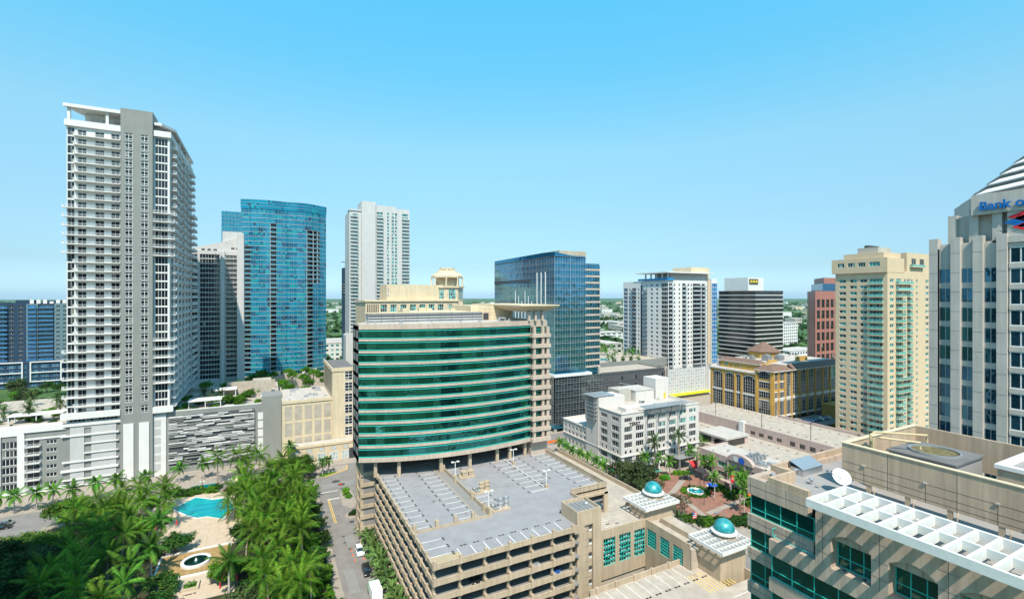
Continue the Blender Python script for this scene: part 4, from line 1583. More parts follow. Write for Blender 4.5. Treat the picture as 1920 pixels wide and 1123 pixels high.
for x in (8, 14, 25, 33):
    b = MB()
    yv = teal_y(x)
    b.box(x - 1.2 - (2.2 if x == 14 else 0), yv + 0.5, 8, x + 1.2, yv + 3, tz0 - 0.1)
    TE.part('base_column', b, ['white_wall'])
b = MB()
b.box(-20, 392, 0, 60, 440, 13.8)
TE.part('base_deck', b, ['pale_concrete'])
TB = Thing('teal_glass_tower', (-27, 490, 0), 'second teal glass tower partly hidden behind the white slab tower', 'tower')
b = MB()
b.box(-35.2, 486, 0, -14, 505, 147)
TB.part('core', b, ['teal_rail'])
for f in range(30):
    TB.inst('glass_panel', win_mesh(21.2, 3.3, 8, 1, 0.12, 'grey_metal', 'teal_rail'), (-35.2, 485.9, 45 + f * 3.4))

# ------------------------------------------------------------------ white tower in the middle
WT = Thing('white_balcony_tower', (97, 478, 0), 'slim white tower with green windows and stacked balconies behind the beige building', 'tower')
wy, wz0, wfh, wnf = 465, 20, 3.35, 39
ops = [(3.0, wz0 + f * wfh, 5.4, 2.5, dict(nx=3, glass='teal_window')) for f in range(wnf)]
facade(WT, (68.8, wy), (1, 0), 10.7, 0.1, 152.7, ops, 'cool_white', 0.5)
b = MB()
b.box(69.2, wy + 0.6, 0.1, 126, wy + 30, 152)
b.box(79.5, wy - 3.2, 0.1, 92.4, wy + 20, 162)
WT.part('core', b, ['cool_white'])
cells = [(1.6, 5.4), (11.3, 1.9), (15.6, 2.2), (18.8, 2.2), (25.8, 5.8)]
ops = []
for f in range(wnf + 1):
    for k, (u, w) in enumerate(cells):
        ops.append((u, wz0 + f * wfh, w, 2.4, dict(nx=2 if w < 3 else 3, glass='teal_window')))
facade(WT, (92.4, wy - 1.0), (1, 0), 33.2, 0.1, 157.5, ops, 'cool_white', 0.5)
for f in range(wnf):
    z = wz0 + f * wfh
    WT.inst('balcony', balcony_mesh(6.4, 1.8, 'glass', panel='pale_rail_glass'), (69.6, wy, z))
    WT.inst('balcony', balcony_mesh(6.2, 1.7, 'glass', panel='pale_rail_glass'), (93.6, wy - 1.0, z))
    WT.inst('balcony', balcony_mesh(7.6, 1.9, 'glass', panel='pale_rail_glass'), (118.0, wy - 1.0, z))
for z0, z1, x0, x1 in ((157.5, 159.5, 92.4, 112), (152.7, 154, 68.8, 79.5)):
    b = MB()
    b.box(x0, wy - 0.8, z0, x1, wy + 12, z1)
    WT.part('roof_block', b, ['cool_white'])
ops = [(1.2, 3 + 3.4 * f, 6, 2.5, dict(nx=3, glass='teal_window')) for f in range(10)]
facade(WT, (71, wy - 26), (1, 0), 9, 0.1, 38, ops, 'cool_white', 0.4)
b = MB()
b.box(62, wy - 25.4, 0.1, 79.9, wy - 2, 37.9)
b.box(62.0, wy - 26.0, 0.1, 70.9, wy - 25.41, 40)
WT.part('low_wing', b, ['cool_white'])
DT = Thing('unfinished_tower', (76, 560, 0), 'dark narrow tower with bare upper floors just left of the slim white tower', 'tower')
b = MB()
b.box(76, 555, 0, 90, 570, 104)
DT.part('core', b, ['navy_wall'])
for f in range(28):
    DT.inst('window', win_mesh(9, 2.4, 5, 1, 0.15, 'dark_metal', 'dark_glass'), (77, 554.9, 12 + 3.3 * f))
b = MB()
for z in (76, 79, 82, 85):
    b.box(75.5, 554, z, 90.5, 571, z + 0.5)
DT.part('bare_slab', b, ['pale_concrete'])
b = MB()
b.box(78, 558, 104, 80, 560, 111)
b.box(74, 558.6, 110, 90, 559.4, 111.2)
DT.part('crane', b, ['grey_metal'])

# ------------------------------------------------------------------ cream stone building and its annex behind the office
CB = Thing('cream_stone_building', (95, 335, 0), 'cream stone building with octagonal lantern turret behind the green office', 'office building')
cy = 320
ops = []
for k in range(8):
    ops.append((9.8 + 6.6 * k, 61.6, 4.2, 5.0, dict(nx=3, nz=2, glass='teal_window', fr=0.14)))
    for f in range(5):
        ops.append((9.8 + 6.6 * k, 55.0 - 6 * f, 4.2, 4.0, dict(nx=3, nz=2, glass='teal_window', fr=0.12)))
facade(CB, (57.4, cy), (1, 0), 64, 0.1, 68.6, ops, 'cream_stone', 0.8)
for k in range(6):
    b = MB()
    b.box(57.8 + k * 1.35, cy - 0.7, 58.5, 58.4 + k * 1.35, cy - 0.002, 67)
    CB.part('pilaster', b, ['cream_stone'])
    b = MB()
    b.box(58.42 + k * 1.35, cy - 0.06, 58.8, 59.13 + k * 1.35, cy - 0.003, 66.8)
    CB.part('dark_slot', b, ['dark_metal'])
b = MB()
b.box(57.6, cy + 0.9, 0, 126, cy + 40, 68)
CB.part('core', b, ['cream_stone'])
b = MB()
b.box(56.8, cy - 0.9, 68.6, 122, cy + 41, 69.6)
CB.part('cornice', b, ['cream_stone'])
b = MB()
b.prism([(73, cy + 8), (77, cy + 4), (112, cy + 4), (112, cy + 30), (73, cy + 30)], 69.6, 80.2)
CB.part('penthouse', b, ['cream_stone'])
b = MB()
for (x, z, w, h, m) in ((0.5, 2.2, 1.2, 4.0, 0), (2.3, 3.0, 1.0, 2.2, 0), (1.6, 1.2, 1.6, 1.2, 2), (0.2, 0.2, 3.2, 0.8, 1), (3.0, 2.0, 1.0, 1.0, 2)):
    b.box(73.2 + x * 1.0, cy + 7.0 - 0, 72 + z, 73.2 + x + w, cy + 7.3, 72 + z + h, m)
CB.part('wall_logo', b, ['blue_sign', 'blue_cloth', 'green_sign'])
oc = (117.5, cy + 11)
def octa(r, z0, z1, m, name):
    b = MB()
    b.lathe([(r, z0), (r, z1)], 8, (oc[0], oc[1], 0), 0, a0=math.pi / 8)
    return CB.part(name, b, [m])
octa(11.6, 60, 79, 'cream_stone', 'turret')
octa(12.6, 78.2, 79.4, 'cream_stone', 'turret_cornice')
octa(7.4, 79.4, 90, 'cream_stone', 'lantern_core')
for k in range(8):
    a = math.pi / 4 * k
    a2 = a
    rr = 11.6 * math.cos(math.pi / 8)
    cxx, cyy = oc[0] + (rr + 0.05) * math.cos(a), oc[1] + (rr + 0.05) * math.sin(a)
    tx, ty = -math.sin(a), math.cos(a)
    CB.inst('turret_window', win_mesh(5.4, 7.0, 4, 3, 0.16, 'white_metal', 'teal_window'), (cxx - tx * 2.7, cyy - ty * 2.7, 70.2), math.atan2(ty, tx))
    CB.inst('turret_window', win_mesh(5.4, 4.0, 4, 2, 0.16, 'white_metal', 'teal_window'), (cxx - tx * 2.7, cyy - ty * 2.7, 63.6), math.atan2(ty, tx))
    av = a + math.pi / 8
    b = MB()
    px_, py_ = oc[0] + 11.2 * math.cos(av), oc[1] + 11.2 * math.sin(av)
    b.tube([(px_, py_, 79.4), (px_, py_, 86.5), (oc[0] + 5.2 * math.cos(av), oc[1] + 5.2 * math.sin(av), 91.2)], 0.75, 4)
    CB.part('lantern_rib', b, ['cream_stone'])
b = MB()
b.lathe([(11.6, 85.6), (11.6, 87.0), (5.0, 91.0), (5.0, 92.3)], 8, (oc[0], oc[1], 0), 0, a0=math.pi / 8)
CB.part('lantern_roof', b, ['cream_stone'])
octa(5.4, 91.6, 92.8, 'cream_stone', 'lantern_cap')

AN = Thing('cream_annex', (20, 240, 0), 'cream stone annex with blind panels and an arched ground floor left of the green office', 'building')
ay = 227
b = MB()
b.box(6.0, ay, 0.1, 34.5, 262, 25.6)
b.box(26.2, ay - 1.2, 0.1, 36.5, 262, 39.0)
AN.part('body', b, ['cream_stone'])
b = MB()
b.box(5.9, ay - 0.35, 25.6, 26.15, ay + 0.3, 26.9)
b.box(5.9, ay + 0.3, 25.6, 6.3, 262, 26.9)
AN.part('parapet', b, ['cream_stone'])
b = MB()
b.box(6.35, ay + 0.35, 25.6, 26.1, 261, 26.0)
AN.part('roof', b, ['roof_white'])
b = MB()
b.box(26.5, ay - 0.8, 39.0, 36.2, 261, 39.3)
AN.part('roof', b, ['roof_dark'])
b = MB()
b.box(25.9, ay - 1.5, 38.3, 36.8, ay - 0.7, 39.9)
b.box(25.9, ay - 0.7, 38.3, 26.4, 262, 39.9)
AN.part('cornice', b, ['cream_stone'])
for i in range(3):
    for k in range(5):
        if i == 0 and k == 0: continue
        b = MB()
        x = 7.0 + k * 3.95
        z0, z1 = ((7.4, 10.6), (11.6, 17.2), (18.4, 24.4))[i]
        b.box(x, ay - 0.09, z0, x + 2.8, ay - 0.004, z1)
        AN.part('blind_panel', b, ['pale_concrete'])
for f in range(6):
    AN.inst('window', win_mesh(3.4, 4.0, 2, 3, 0.18, 'white_metal', 'dark_glass'), (31.4, ay - 1.25, 9.2 + 5.0 * f))
for k in range(7):
    b = MB()
    b.box(26.15 - 0.02, 229.5 + k * 4.4, 27.5, 26.19, 231.8 + k * 4.4, 37.5)
    AN.part('dark_slot', b, ['dark_metal'])
b = MB()
b.box(8.0, 221.0, 0.1, 36.5, ay - 0.36 - 0.9, 7.2)
b.box(7.8, 220.7, 7.2, 36.7, ay - 1.3, 8.2)
AN.part('arcade', b, ['cream_stone'])
b = MB()
b.box(8.4, 221.3, 8.2, 36.2, ay - 1.4, 8.3)
AN.part('arcade_roof', b, ['roof_white'])
for k in range(5):
    x = 9.6 + k * 5.0
    AN.inst('shopfront', win_mesh(3.4, 3.6, 3, 2, 0.14, 'white_metal', 'pale_rail_glass'), (x, 220.95, 0.5))
    b = MB()
    b.box(x + 0.6, 220.92, 4.9, x + 2.8, 220.99, 6.3)
    n = 8
    b.poly([(x + 1.7 + 1.1 * math.cos(math.pi * q / n), 220.92, 6.3 + 0.7 * math.sin(math.pi * q / n)) for q in range(n + 1)][::-1])
    AN.part('arch', b, ['beige_precast'])
    AN.inst('window', win_mesh(1.6, 1.4, 2, 2, 0.1, 'white_metal', 'pale_rail_glass'), (x + 0.9, 220.9, 5.0))
b = MB()
b.box(32.6, 220.9, 0.2, 36.2, 220.98, 4.8)
AN.part('garage_door', b, ['dark_metal'])
for x, y, s in ((16, 236, 0.9), (18, 240, 0.8), (20, 238, 1.0), (22, 250, 1.4), (11, 252, 1.1), (13, 256, 1.0)):
    U = Thing('rooftop_unit', (x, y, 26), 'small grey air-conditioning unit on the flat roof of the cream annex', 'cooling unit', 'cooling units on the annex roof')
    b = MB()
    b.box(x - s, y - s * 0.8, 26, x + s, y + s * 0.8, 26 + s)
    b.lathe([(s * 0.6, s), (s * 0.6, s + 0.18)], 12, (x, y, 26))
    U.part('cabinet', b, ['galvanised'])
# ------------------------------------------------------------------ lower deck, courtyard walls and domed pavilions
LD = Thing('lower_deck_building', (84, 96, 0), 'low beige deck building with teal gridded windows beside the stair tower', 'building')
CX, CY_, LZ = 86.4, 92.6, 14.0
def grid_win(w, h):
    def mk():
        b = MB()
        b.quad((0, 0.25, 0), (w, 0.25, 0), (w, 0.25, h), (0, 0.25, h), 1)
        n, m = 5, 12
        for k in range(n + 1):
            x = w * k / n
            b.box(x - 0.05, -0.02, 0, x + 0.05, 0.12, h, 0)
        for j in range(7):
            z = h * j / 6
            b.box(0, -0.06, z - 0.06, w, 0.1, z + 0.06, 0)
        r = random.Random(int(w * 97 + h * 13))
        for j in range(m):
            for k in range(n):
                if r.random() < 0.62:
                    b.box(w * k / n + 0.14, 0.16, h * j / m + 0.12, w * (k + 1) / n - 0.14, 0.2, h * j / m + 0.3, 2)
        return b.mesh('grid_window', ['teal_metal', 'black_glass', 'white_metal'])
    return cached(('grid', w, h), mk)
ops = [(4.4, 6.1, 3.7, 6.7), (9.3, 6.1, 3.7, 6.7), (14.1, 6.1, 3.6, 6.7)]
facade(LD, (68.6, CY_), (1, 0), 17.8, 2.9, 15.0, ops, 'beige_precast', 0.4)
for o in ops:
    LD.inst('grid_window', grid_win(o[2], o[3]), (68.6 + o[0], CY_ + 0.15, o[1]))
ops = [(0.7, 8.6, 3.1, 4.3), (5.1, 8.6, 3.1, 4.3), (9.3, 8.6, 3.1, 4.3)]
facade(LD, (CX, CY_), (0, -1), 14.5, 0.1, 15.0, ops, 'beige_precast', 0.4)
for o in ops:
    LD.inst('grid_window', grid_win(o[2], o[3]), (CX + 0.15, CY_ - o[0], o[1]), -math.pi / 2)
for u in (4.6, 8.9, 13.0):
    b = MB()
    b.box(CX - 0.012, CY_ - u - 0.03, 2.0, CX, CY_ - u + 0.03, 14.98)
    LD.part('panel_joint', b, ['tan_screen'])
for u in (8.5, 13.6, 3.6):
    b = MB()
    b.box(68.6 + u - 0.03, CY_ - 0.012, 3.0, 68.6 + u + 0.03, CY_, 14.98)
    LD.part('panel_joint', b, ['tan_screen'])
b = MB()
b.box(68.7, CY_ + 0.45, 0.1, CX + 10.6, 102.5, LZ)
b.box(CX + 0.45, 78.1, 0.1, CX + 9.5, CY_ + 0.45, LZ - 0.4)
b.box(70.5, 102.5, 0.1, 97, 150, LZ - 0.05)
LD.part('deck', b, ['pale_concrete'])
b = MB()
b.box(68.6, CY_ + 0.001, 14.0, CX, CY_ + 0.35, 15.0)
b.box(CX + 0.001, 78.1, 13.9, CX + 0.35, CY_ + 0.3, 15.0)
b.box(96.6, 102.6, 13.9, 97.0, 150, 15.2)
b.box(88.5, 102.2, 13.9, 97.0, 102.6, 15.2)
b.box(CX + 4.0, 80, 13.6, CX + 4.35, 91.5, 14.9)
LD.part('parapet', b, ['beige_precast'])
def ld_line(x0, y0, x1, y1, m):
    b = MB()
    b.box(x0, y0, LZ - 0.002, x1, y1, LZ + 0.006)
    LD.part('stall_line' if m == 'white_line' else 'oil_stain', b, [m])
for k in range(6):
    ld_line(75.5 + k * 0.0, 95.2 + k * 3.0 if k < 3 else 104 + (k - 3) * 3, 79.5, 95.3 + k * 3.0 if k < 3 else 104.1 + (k - 3) * 3, 'white_line')
for x in (74.2, 76.7, 79.2):
    ld_line(x, 97.0 - (x - 74.2) * 0.3, x + 1.3, 97.4 - (x - 74.2) * 0.3, 'black_stain')
# planted light well
b = MB()
b.box(62, 82.6, 0.1, 86, 92.4, 1.2)
LD.part('well_floor', b, ['dark_grey_wall'])
b = MB()
b.box(66, 83.0, 1.2, 85.6, 84.6, 6.2)
LD.part('planter', b, ['green_cloth'])

def pavilion(x0, y0, x1, y1, zt, dome_xy, label, walls):
    P = Thing('domed_pavilion', ((x0 + x1) / 2, (y0 + y1) / 2, 0), label, 'pavilion', 'domed pavilions beside the plaza')
    # white egg-crate trellis: each fin is a part
    def fin(a):
        b = MB()
        b.box(*a)
        P.part('trellis_fin', b, ['white_metal'])
    th = 0.28
    fin((x0, y0, zt - 0.75, x1, y0 + th, zt))
    fin((x0, y1 - th, zt - 0.75, x1, y1, zt))
    fin((x0, y0 + th, zt - 0.75, x0 + th, y1 - th, zt))
    fin((x1 - th, y0 + th, zt - 0.75, x1, y1 - th, zt))
    nx, ny = 9, 7
    for k in range(1, nx):
        x = x0 + (x1 - x0) * k / nx
        fin((x - 0.06, y0 + th, zt - 0.7, x + 0.06, y1 - th, zt - 0.03))
    for k in (1, 2, 3, 4):
        y = y0 + (y1 - y0) * k / 5
        fin((x0 + th, y - 0.06, zt - 0.68, x1 - th, y + 0.06, zt - 0.05))
    wx0, wy0, wx1, wy1 = walls
    b = MB()
    b.box(wx0, wy0, 0.1, wx1, wy1, zt - 2.2)
    P.part('wall', b, ['beige_precast'])
    b = MB()
    b.box(wx0 - 0.15, wy0 - 0.15, zt - 2.2, wx1 + 0.15, wy1 + 0.15, zt - 1.7)
    P.part('cornice', b, ['beige_precast'])
    b = MB()
    b.box(wx0 + 0.2, wy0 + 0.2, zt - 1.7, wx1 - 0.2, wy1 - 0.2, zt - 1.66)
    P.part('roof', b, ['roof_dark'])
    for (x, y) in ((wx0 + 0.4, wy0 + 0.4), (wx1 - 0.4, wy0 + 0.4), (wx0 + 0.4, wy1 - 0.4), (wx1 - 0.4, wy1 - 0.4)):
        b = MB()
        b.box(x - 0.4, y - 0.4, zt - 1.7, x + 0.4, y + 0.4, zt - 0.61)
        P.part('post', b, ['white_metal'])
    for k in range(8):
        b = MB()
        x = wx0 + (wx1 - wx0) * (k + 0.5) / 8
        b.box(x - 0.1, y0 + 0.1, zt - 1.05, x + 0.1, wy0, zt - 0.76)
        P.part('bracket', b, ['beige_precast'])
    b = MB()
    b.box(wx0 + 0.9, wy0 - 0.03, LZ + 0.0, wx0 + 2.1, wy0 - 0.001, LZ + 2.0)
    P.part('door', b, ['tan_screen'])
    dx, dy = dome_xy
    R0 = 2.35
    b = MB()
    b.lathe([(R0 + 0.25, zt - 1.4), (R0 + 0.25, zt + 0.55)], 8, (dx, dy, 0), a0=math.pi / 8)
    P.part('drum', b, ['beige_precast'])
    b = MB()
    b.lathe([(R0 + 0.25, zt + 0.55), (R0 + 0.55, zt + 0.7), (R0 + 0.55, zt + 0.95), (R0 + 0.15, zt + 1.15), (R0 - 0.1, zt + 1.25)], 24, (dx, dy, 0))
    P.part('dome_ring', b, ['white_wall'])
    b = MB()
    b.lathe([(R0 * math.cos(t * math.pi / 2 / 10) + 0.001, zt + 1.25 + R0 * 1.02 * math.sin(t * math.pi / 2 / 10)) for t in range(11)], 32, (dx, dy, 0))
    P.part('dome', b, ['patina_dome'], smooth=True)
    return P
P1 = pavilion(85.6, 91.5, 97.4, 100.3, 18.0, (93.6, 97.3), 'farther domed pavilion with white trellis roof beside the street', (87.2, 93.0, 96.4, 99.2))
P2 = pavilion(87.6, 70.2, 98.4, 79.7, 16.5, (95.0, 75.8), 'nearer domed pavilion with white trellis roof and lamp on top', (89.0, 72.0, 97.4, 78.6))
b = MB()
b.tube([(95.0, 75.8, 20.0), (95.0, 75.8, 21.6), (94.6, 75.9, 21.9), (93.3, 76.2, 21.8)], 0.06, 6)
b.box(92.5, 76.1, 21.65, 93.4, 76.5, 21.85)
P2.part('lamp_arm', b, ['grey_metal'])

# near parking deck at the bottom
ND = Thing('lower_parking_deck', (78, 62, 0), 'pale concrete parking deck with white stall lines at the bottom centre', 'parking deck')
NZ = 9.0
b = MB()
b.box(52, 40, NZ - 0.4, 89, 81.2, NZ)
b.box(89, 40, NZ - 0.4, 97, 70, NZ - 0.002)
ND.part('deck', b, ['pale_concrete'])
for x0, y0, x1, y1 in ((60.6, 81.2, 93.2, 81.5), (97.0, 40, 97.3, 72)):
    b = MB()
    b.box(x0, y0, NZ - 2.0, x1, y1, NZ + 1.0)
    b.box(x0 - 0.04, y0 - 0.04, NZ + 1.0, x1 + 0.04, y1 + 0.04, NZ + 1.1)
    ND.part('parapet', b, ['beige_precast'])
for x in (62.3, 67.5, 72.7, 77.9, 83.1, 88.3):
    ND.inst('post', post_me(1.9), (x, 81.3, NZ - 0.6))
for k in range(13):
    x = 56.0 + 2.75 * k
    b = MB()
    b.box(x - 0.07, 75.6, NZ - 0.002, x + 0.07, 80.8, NZ + 0.006)
    ND.part('stall_line', b, ['white_line'])
    for dx in (0.55, 1.45):
        b = MB()
        b.box(x + dx, 74.9, NZ - 0.002, x + dx + 0.65, 75.35, NZ + 0.007)
        ND.part('oil_stain', b, ['black_stain'])
    b = MB()
    b.box(x + 0.5, 80.3, NZ, x + 2.2, 80.5, NZ + 0.12)
    ND.part('wheel_stop', b, ['concrete'])
for k in range(9):
    b = MB()
    x = 84.2 + k * 0.95
    b.box(x, 70.2, NZ - 0.002, x + 0.2, 74.6 if k > 4 else 77.0, NZ + 0.006)
    ND.part('hatch_line', b, ['yellow_line'])
for y in (58, 61, 64, 67):
    b = MB()
    b.box(87.0, y, NZ - 0.002, 96.6, y + 0.14, NZ + 0.006)
    ND.part('stall_line', b, ['white_line'])
    b = MB()
    b.box(86.0, y - 1.8, NZ - 0.002, 86.5, y - 0.6, NZ + 0.007)
    ND.part('oil_stain', b, ['black_stain'])

# ------------------------------------------------------------------ foreground office at the right
FG = Thing('stone_office_building', (62, 20, 0), 'foreground stone office with arched windows, white trellis canopy and roof screen', 'office building')
FX0, FYE = 51.5, 37.8
RZ = 50.4
# far wing on plane X = 51.5: glass bands and spandrels, floor pitch 3.9
levels = [(48.4, 50.4), (44.5, 46.0), (40.7, 42.0), (36.6, 38.0), (32.7, 34.0), (28.8, 30.0)]
for i, (z0, z1) in enumerate(levels):
    b = MB()
    b.box(FX0, 30.6 if i == 0 else 30.0, z0, FX0 + 0.8, FYE, z1)
    b.box(FX0 + 0.8, FYE - 0.8, z0, 75, FYE, z1)
    FG.part('spandrel', b, ['fg_stone'])
    for y in (33.0, 35.4, 37.4):
        b = MB()
        b.box(FX0 - 0.01, y, z0 + 0.01, FX0, y + 0.035, z1 - 0.01)
        FG.part('panel_joint', b, ['dark_metal'])
    b = MB()
    b.box(FX0 - 0.012, 30.7, (z0 + z1) / 2, FX0 - 0.002, FYE - 0.01, (z0 + z1) / 2 + 0.035)
    FG.part('panel_joint', b, ['dark_metal'])
for i in range(len(levels) - 1):
    zb, zt = levels[i + 1][1], levels[i][0]
    FG.inst('window_band', win_mesh(9.3, zt - zb, 5, 1, 0.09, 'teal_metal', 'fg_glass', rows=[0, (zt - zb) * 0.3, zt - zb]), (FX0 + 0.3, FYE - 0.25, zb), -math.pi / 2)
    b = MB()
    b.box(FX0 + 0.31, FYE - 0.3, zb, 75, FYE - 0.2, zt)
    FG.part('end_glazing', b, ['fg_glass'])
b = MB()
b.box(FX0 + 1.6, -30, 0.1, 76, FYE - 1.0, RZ - 0.9)
FG.part('core', b, ['dark_grey_wall'])
b = MB()
b.box(FX0 + 0.82, -30, RZ - 0.9, 78, FYE - 0.82, RZ - 0.6)
FG.part('roof', b, ['roof_grey'])
# raised parapet corner
b = MB()
b.box(FX0 + 0.02, 30.6, RZ + 0.002, FX0 + 0.5, 35.2, RZ + 0.75)
b.box(FX0 + 0.5, 34.8, RZ - 0.6, FX0 + 4.2, 35.2, RZ + 0.75)
b.box(FX0 + 4.2, 34.8, RZ - 0.6, FX0 + 4.6, FYE - 0.1, RZ + 0.75)
b.box(FX0 + 4.6, FYE - 0.5, RZ - 0.6, 77, FYE - 0.1, RZ + 0.75)
FG.part('parapet', b, ['tan_screen'])
# projecting bay on plane X = 50.4
BX = 50.4
def bay_box(y0, y1, z0, z1, name='bay_panel', m='fg_stone', x1=None):
    b = MB()
    b.box(BX, y0, z0, x1 if x1 else BX + 0.9, y1, z1)
    return FG.part(name, b, [m])
# spandrel under the arches and the balcony, then bands below
for (z0, z1) in ((43.0, 44.7), (38.9, 40.4), (35.0, 36.4), (31.0, 32.4)):
    y = 34.3
    while y > -6:
        w = 2.55
        bay_box(y - w + 0.03, y, z0, z1)
        y -= w
    bay_box(-6, 34.3, z0 + 0.01, z1 - 0.01, 'spandrel_back', 'dark_metal', BX + 0.85) if False else None
for (z0, z1) in ((40.4, 43.0), (36.4, 38.9), (32.4, 35.0)):
    FG.inst('window_band', win_mesh(40, z1 - z0, 17, 1, 0.09, 'teal_metal', 'fg_glass', rows=[0, (z1 - z0) * 0.3, z1 - z0]), (BX + 0.35, 34.2, z0), -math.pi / 2)
b = MB()
b.box(BX + 0.88, -10, 30, FX0 + 1.62, 34.1, 43.0)
FG.part('bay_core', b, ['dark_grey_wall'])
b = MB()
b.box(BX + 0.9, 29.0, 43.5, FX0 + 6, 34.3, 43.9)
FG.part('balcony_floor', b, ['red_paver'])
# balcony recess glazing and rail
FG.inst('balcony_glazing', win_mesh(5.0, 4.6, 4, 1, 0.1, 'teal_metal', 'fg_glass', rows=[0, 1.4, 4.6]), (FX0 + 5.0, 34.0, 43.9), -math.pi / 2)
def rail(p, q, z0=44.7, h=1.0):
    b = MB()
    for z in (z0 + h, z0 + 0.15):
        b.tube([(*p, z), (*q, z)], 0.05, 6)
    L = math.dist(p, q)
    n = max(1, int(L / 1.5))
    for k in range(n + 1):
        x = p[0] + (q[0] - p[0]) * k / n
        y = p[1] + (q[1] - p[1]) * k / n
        b.tube([(x, y, z0 - 0.5), (x, y, z0 + h)], 0.045, 6)
    FG.part('balcony_rail', b, ['teal_metal'])
rail((BX + 0.5, 34.2), (BX + 0.5, 29.3), 44.2, 0.75)
rail((BX + 0.5, 34.2), (FX0 + 3.5, 34.2), 44.7, 1.0)
# arched top storey: piers, arch heads, deep windows
def arch_unit(yc, w=3.6):
    """opening centred on yc: half-width w/2, from sill 44.7 to springing 47.9, flat arch above"""
    y1, y0 = yc + w / 2, yc - w / 2
    FG.inst('arch_window', win_mesh(w, 3.1, 3, 1, 0.09, 'teal_metal', 'fg_glass', rows=[0, 1.0, 3.1]), (BX + 1.25, y1, 44.715), -math.pi / 2)
    n = 8
    ys = [y0 + w * k / n for k in range(n + 1)]
    def za(y): return 47.7 + 0.75 * (1 - ((y - yc) / (w / 2)) ** 2)
    # panel above the arch with curved underside
    b = MB()
    for k in range(n):
        a, c = ys[k], ys[k + 1]
        b.quad((BX, c, za(c)), (BX, a, za(a)), (BX, a, 50.3), (BX, c, 50.3))
        b.quad((BX, a, za(a)), (BX, c, za(c)), (BX + 0.5, c, za(c)), (BX + 0.5, a, za(a)))
    FG.part('arch_head', b, ['fg_stone'])
    # recessed lintel stones
    for s in range(3):
        b = MB()
        a, c = y0 + w * s / 3 + 0.02, y0 + w * (s + 1) / 3 - 0.02
        b.box(BX + 0.45, a, 47.5, BX + 0.9, c, 49.2)
        FG.part('lintel_stone', b, ['fg_stone'])
    b = MB()
    b.box(BX + 0.9, y0, 47.75, BX + 1.3, y1, 49)
    FG.part('lintel_back', b, ['fg_stone'])
    for s in (-0.9, 0.9):
        b = MB()
        b.lathe([(0.16, 44.7), (0.16, 44.78), (0.10, 44.8)], 12, (BX + 0.75, yc + s, 0))
        FG.part('sill_lamp', b, ['dark_metal'])
def pier(y0, y1):
    b = MB()
    b.box(BX - 0.002, y0, 44.72, BX + 1.3, y1, 50.3)
    FG.part('pier', b, ['fg_stone'])
    for z in (45.9, 47.4, 49.0):
        b = MB()
        b.box(BX - 0.01, y0 + 0.02, z, BX - 0.001, y1 - 0.02, z + 0.035)
        FG.part('panel_joint', b, ['dark_metal'])
    b = MB()
    b.box(BX - 0.012, (y0 + y1) / 2, 44.72, BX - 0.003, (y0 + y1) / 2 + 0.035, 50.28)
    FG.part('panel_joint', b, ['dark_metal'])
yc = 25.9
prev = 29.2
while yc > 0:
    arch_unit(yc)
    pier(yc + 1.8, prev)
    prev = yc - 1.8
    yc -= 5.0
b = MB()
b.box(BX + 0.001, -10, 43.9, BX + 1.4, 29.2, 44.712)
FG.part('sill', b, ['fg_stone'])
b = MB()
b.box(BX + 1.32, -10, 44.7, BX + 1.8, 29.2, 50.3)
FG.part('inner_wall', b, ['dark_grey_wall'])
b = MB()
b.box(BX + 0.9, 28.9, 44.7, FX0 + 5.2, 29.2, 50.3)
FG.part('return_wall', b, ['fg_stone'])
# trellis canopy
TX0, TX1, TYF, TZT = 47.6, 54.4, 28.5, 52.0
for yy in (27.0, 22.0, 17.0, 12.0, 7.0):
    for xx in (50.9, 54.1):
        b = MB()
        b.box(xx - 0.12, yy - 0.12, 50.0, xx + 0.12, yy + 0.12, TZT - 0.8)
        FG.part('trellis_post', b, ['white_metal'])
def fin(x0, y0, x1, y1, z0=TZT - 0.8, z1=TZT, nm='trellis_fin'):
    b = MB()
    b.box(x0, y0, z0, x1, y1, z1)
    FG.part(nm, b, ['white_metal'])
fin(TX0, -8, TX0 + 0.3, TYF)
fin(TX1 - 0.3, -8, TX1, TYF)
fin((TX0 + TX1) / 2 - 0.12, -8, (TX0 + TX1) / 2 + 0.12, TYF - 0.3, TZT - 0.78, TZT - 0.004)
fin(TX0 + 0.3, TYF - 0.3, TX1 - 0.3, TYF)
y = TYF - 0.15 - 1.5
while y > -7:
    fin(TX0 + 0.3, y - 0.13, TX1 - 0.3, y + 0.13, TZT - 0.86, TZT - 0.008)
    y -= 1.5
# roof screen on posts
SX0, SX1, SYF, SYN, SZ0, SZ1 = 59.6, 76.0, 31.5, 12.0, 51.0, 55.0
def slab(a, nm, m='tan_screen', parent=None):
    b = MB()
    b.box(*a)
    return FG.part(nm, b, [m])
slab((SX0, SYN, SZ0, SX0 + 0.35, SYF, SZ1), 'roof_screen')
slab((SX0 + 0.35, SYF - 0.35, SZ0, SX1, SYF, SZ1), 'roof_screen')
slab((SX1, -6, SZ0, SX1 + 0.35, SYF, SZ1), 'roof_screen')
slab((SX0 - 0.1, SYN - 0.05, SZ1, SX0 + 0.45, SYF + 0.1, SZ1 + 0.1), 'screen_cap', 'cream_stone')
slab((SX0 + 0.46, SYF - 0.45, SZ1, SX1 + 0.3, SYF + 0.1, SZ1 + 0.1), 'screen_cap', 'cream_stone')
for y in (29.2, 26.9, 23.6, 21.1, 18.2):
    slab((SX0 - 0.012, y, SZ0 + 0.02, SX0 - 0.001, y + 0.035, SZ1 - 0.02 if y in (26.9, 21.1) else SZ0 + 2.0), 'screen_joint', 'dark_metal')
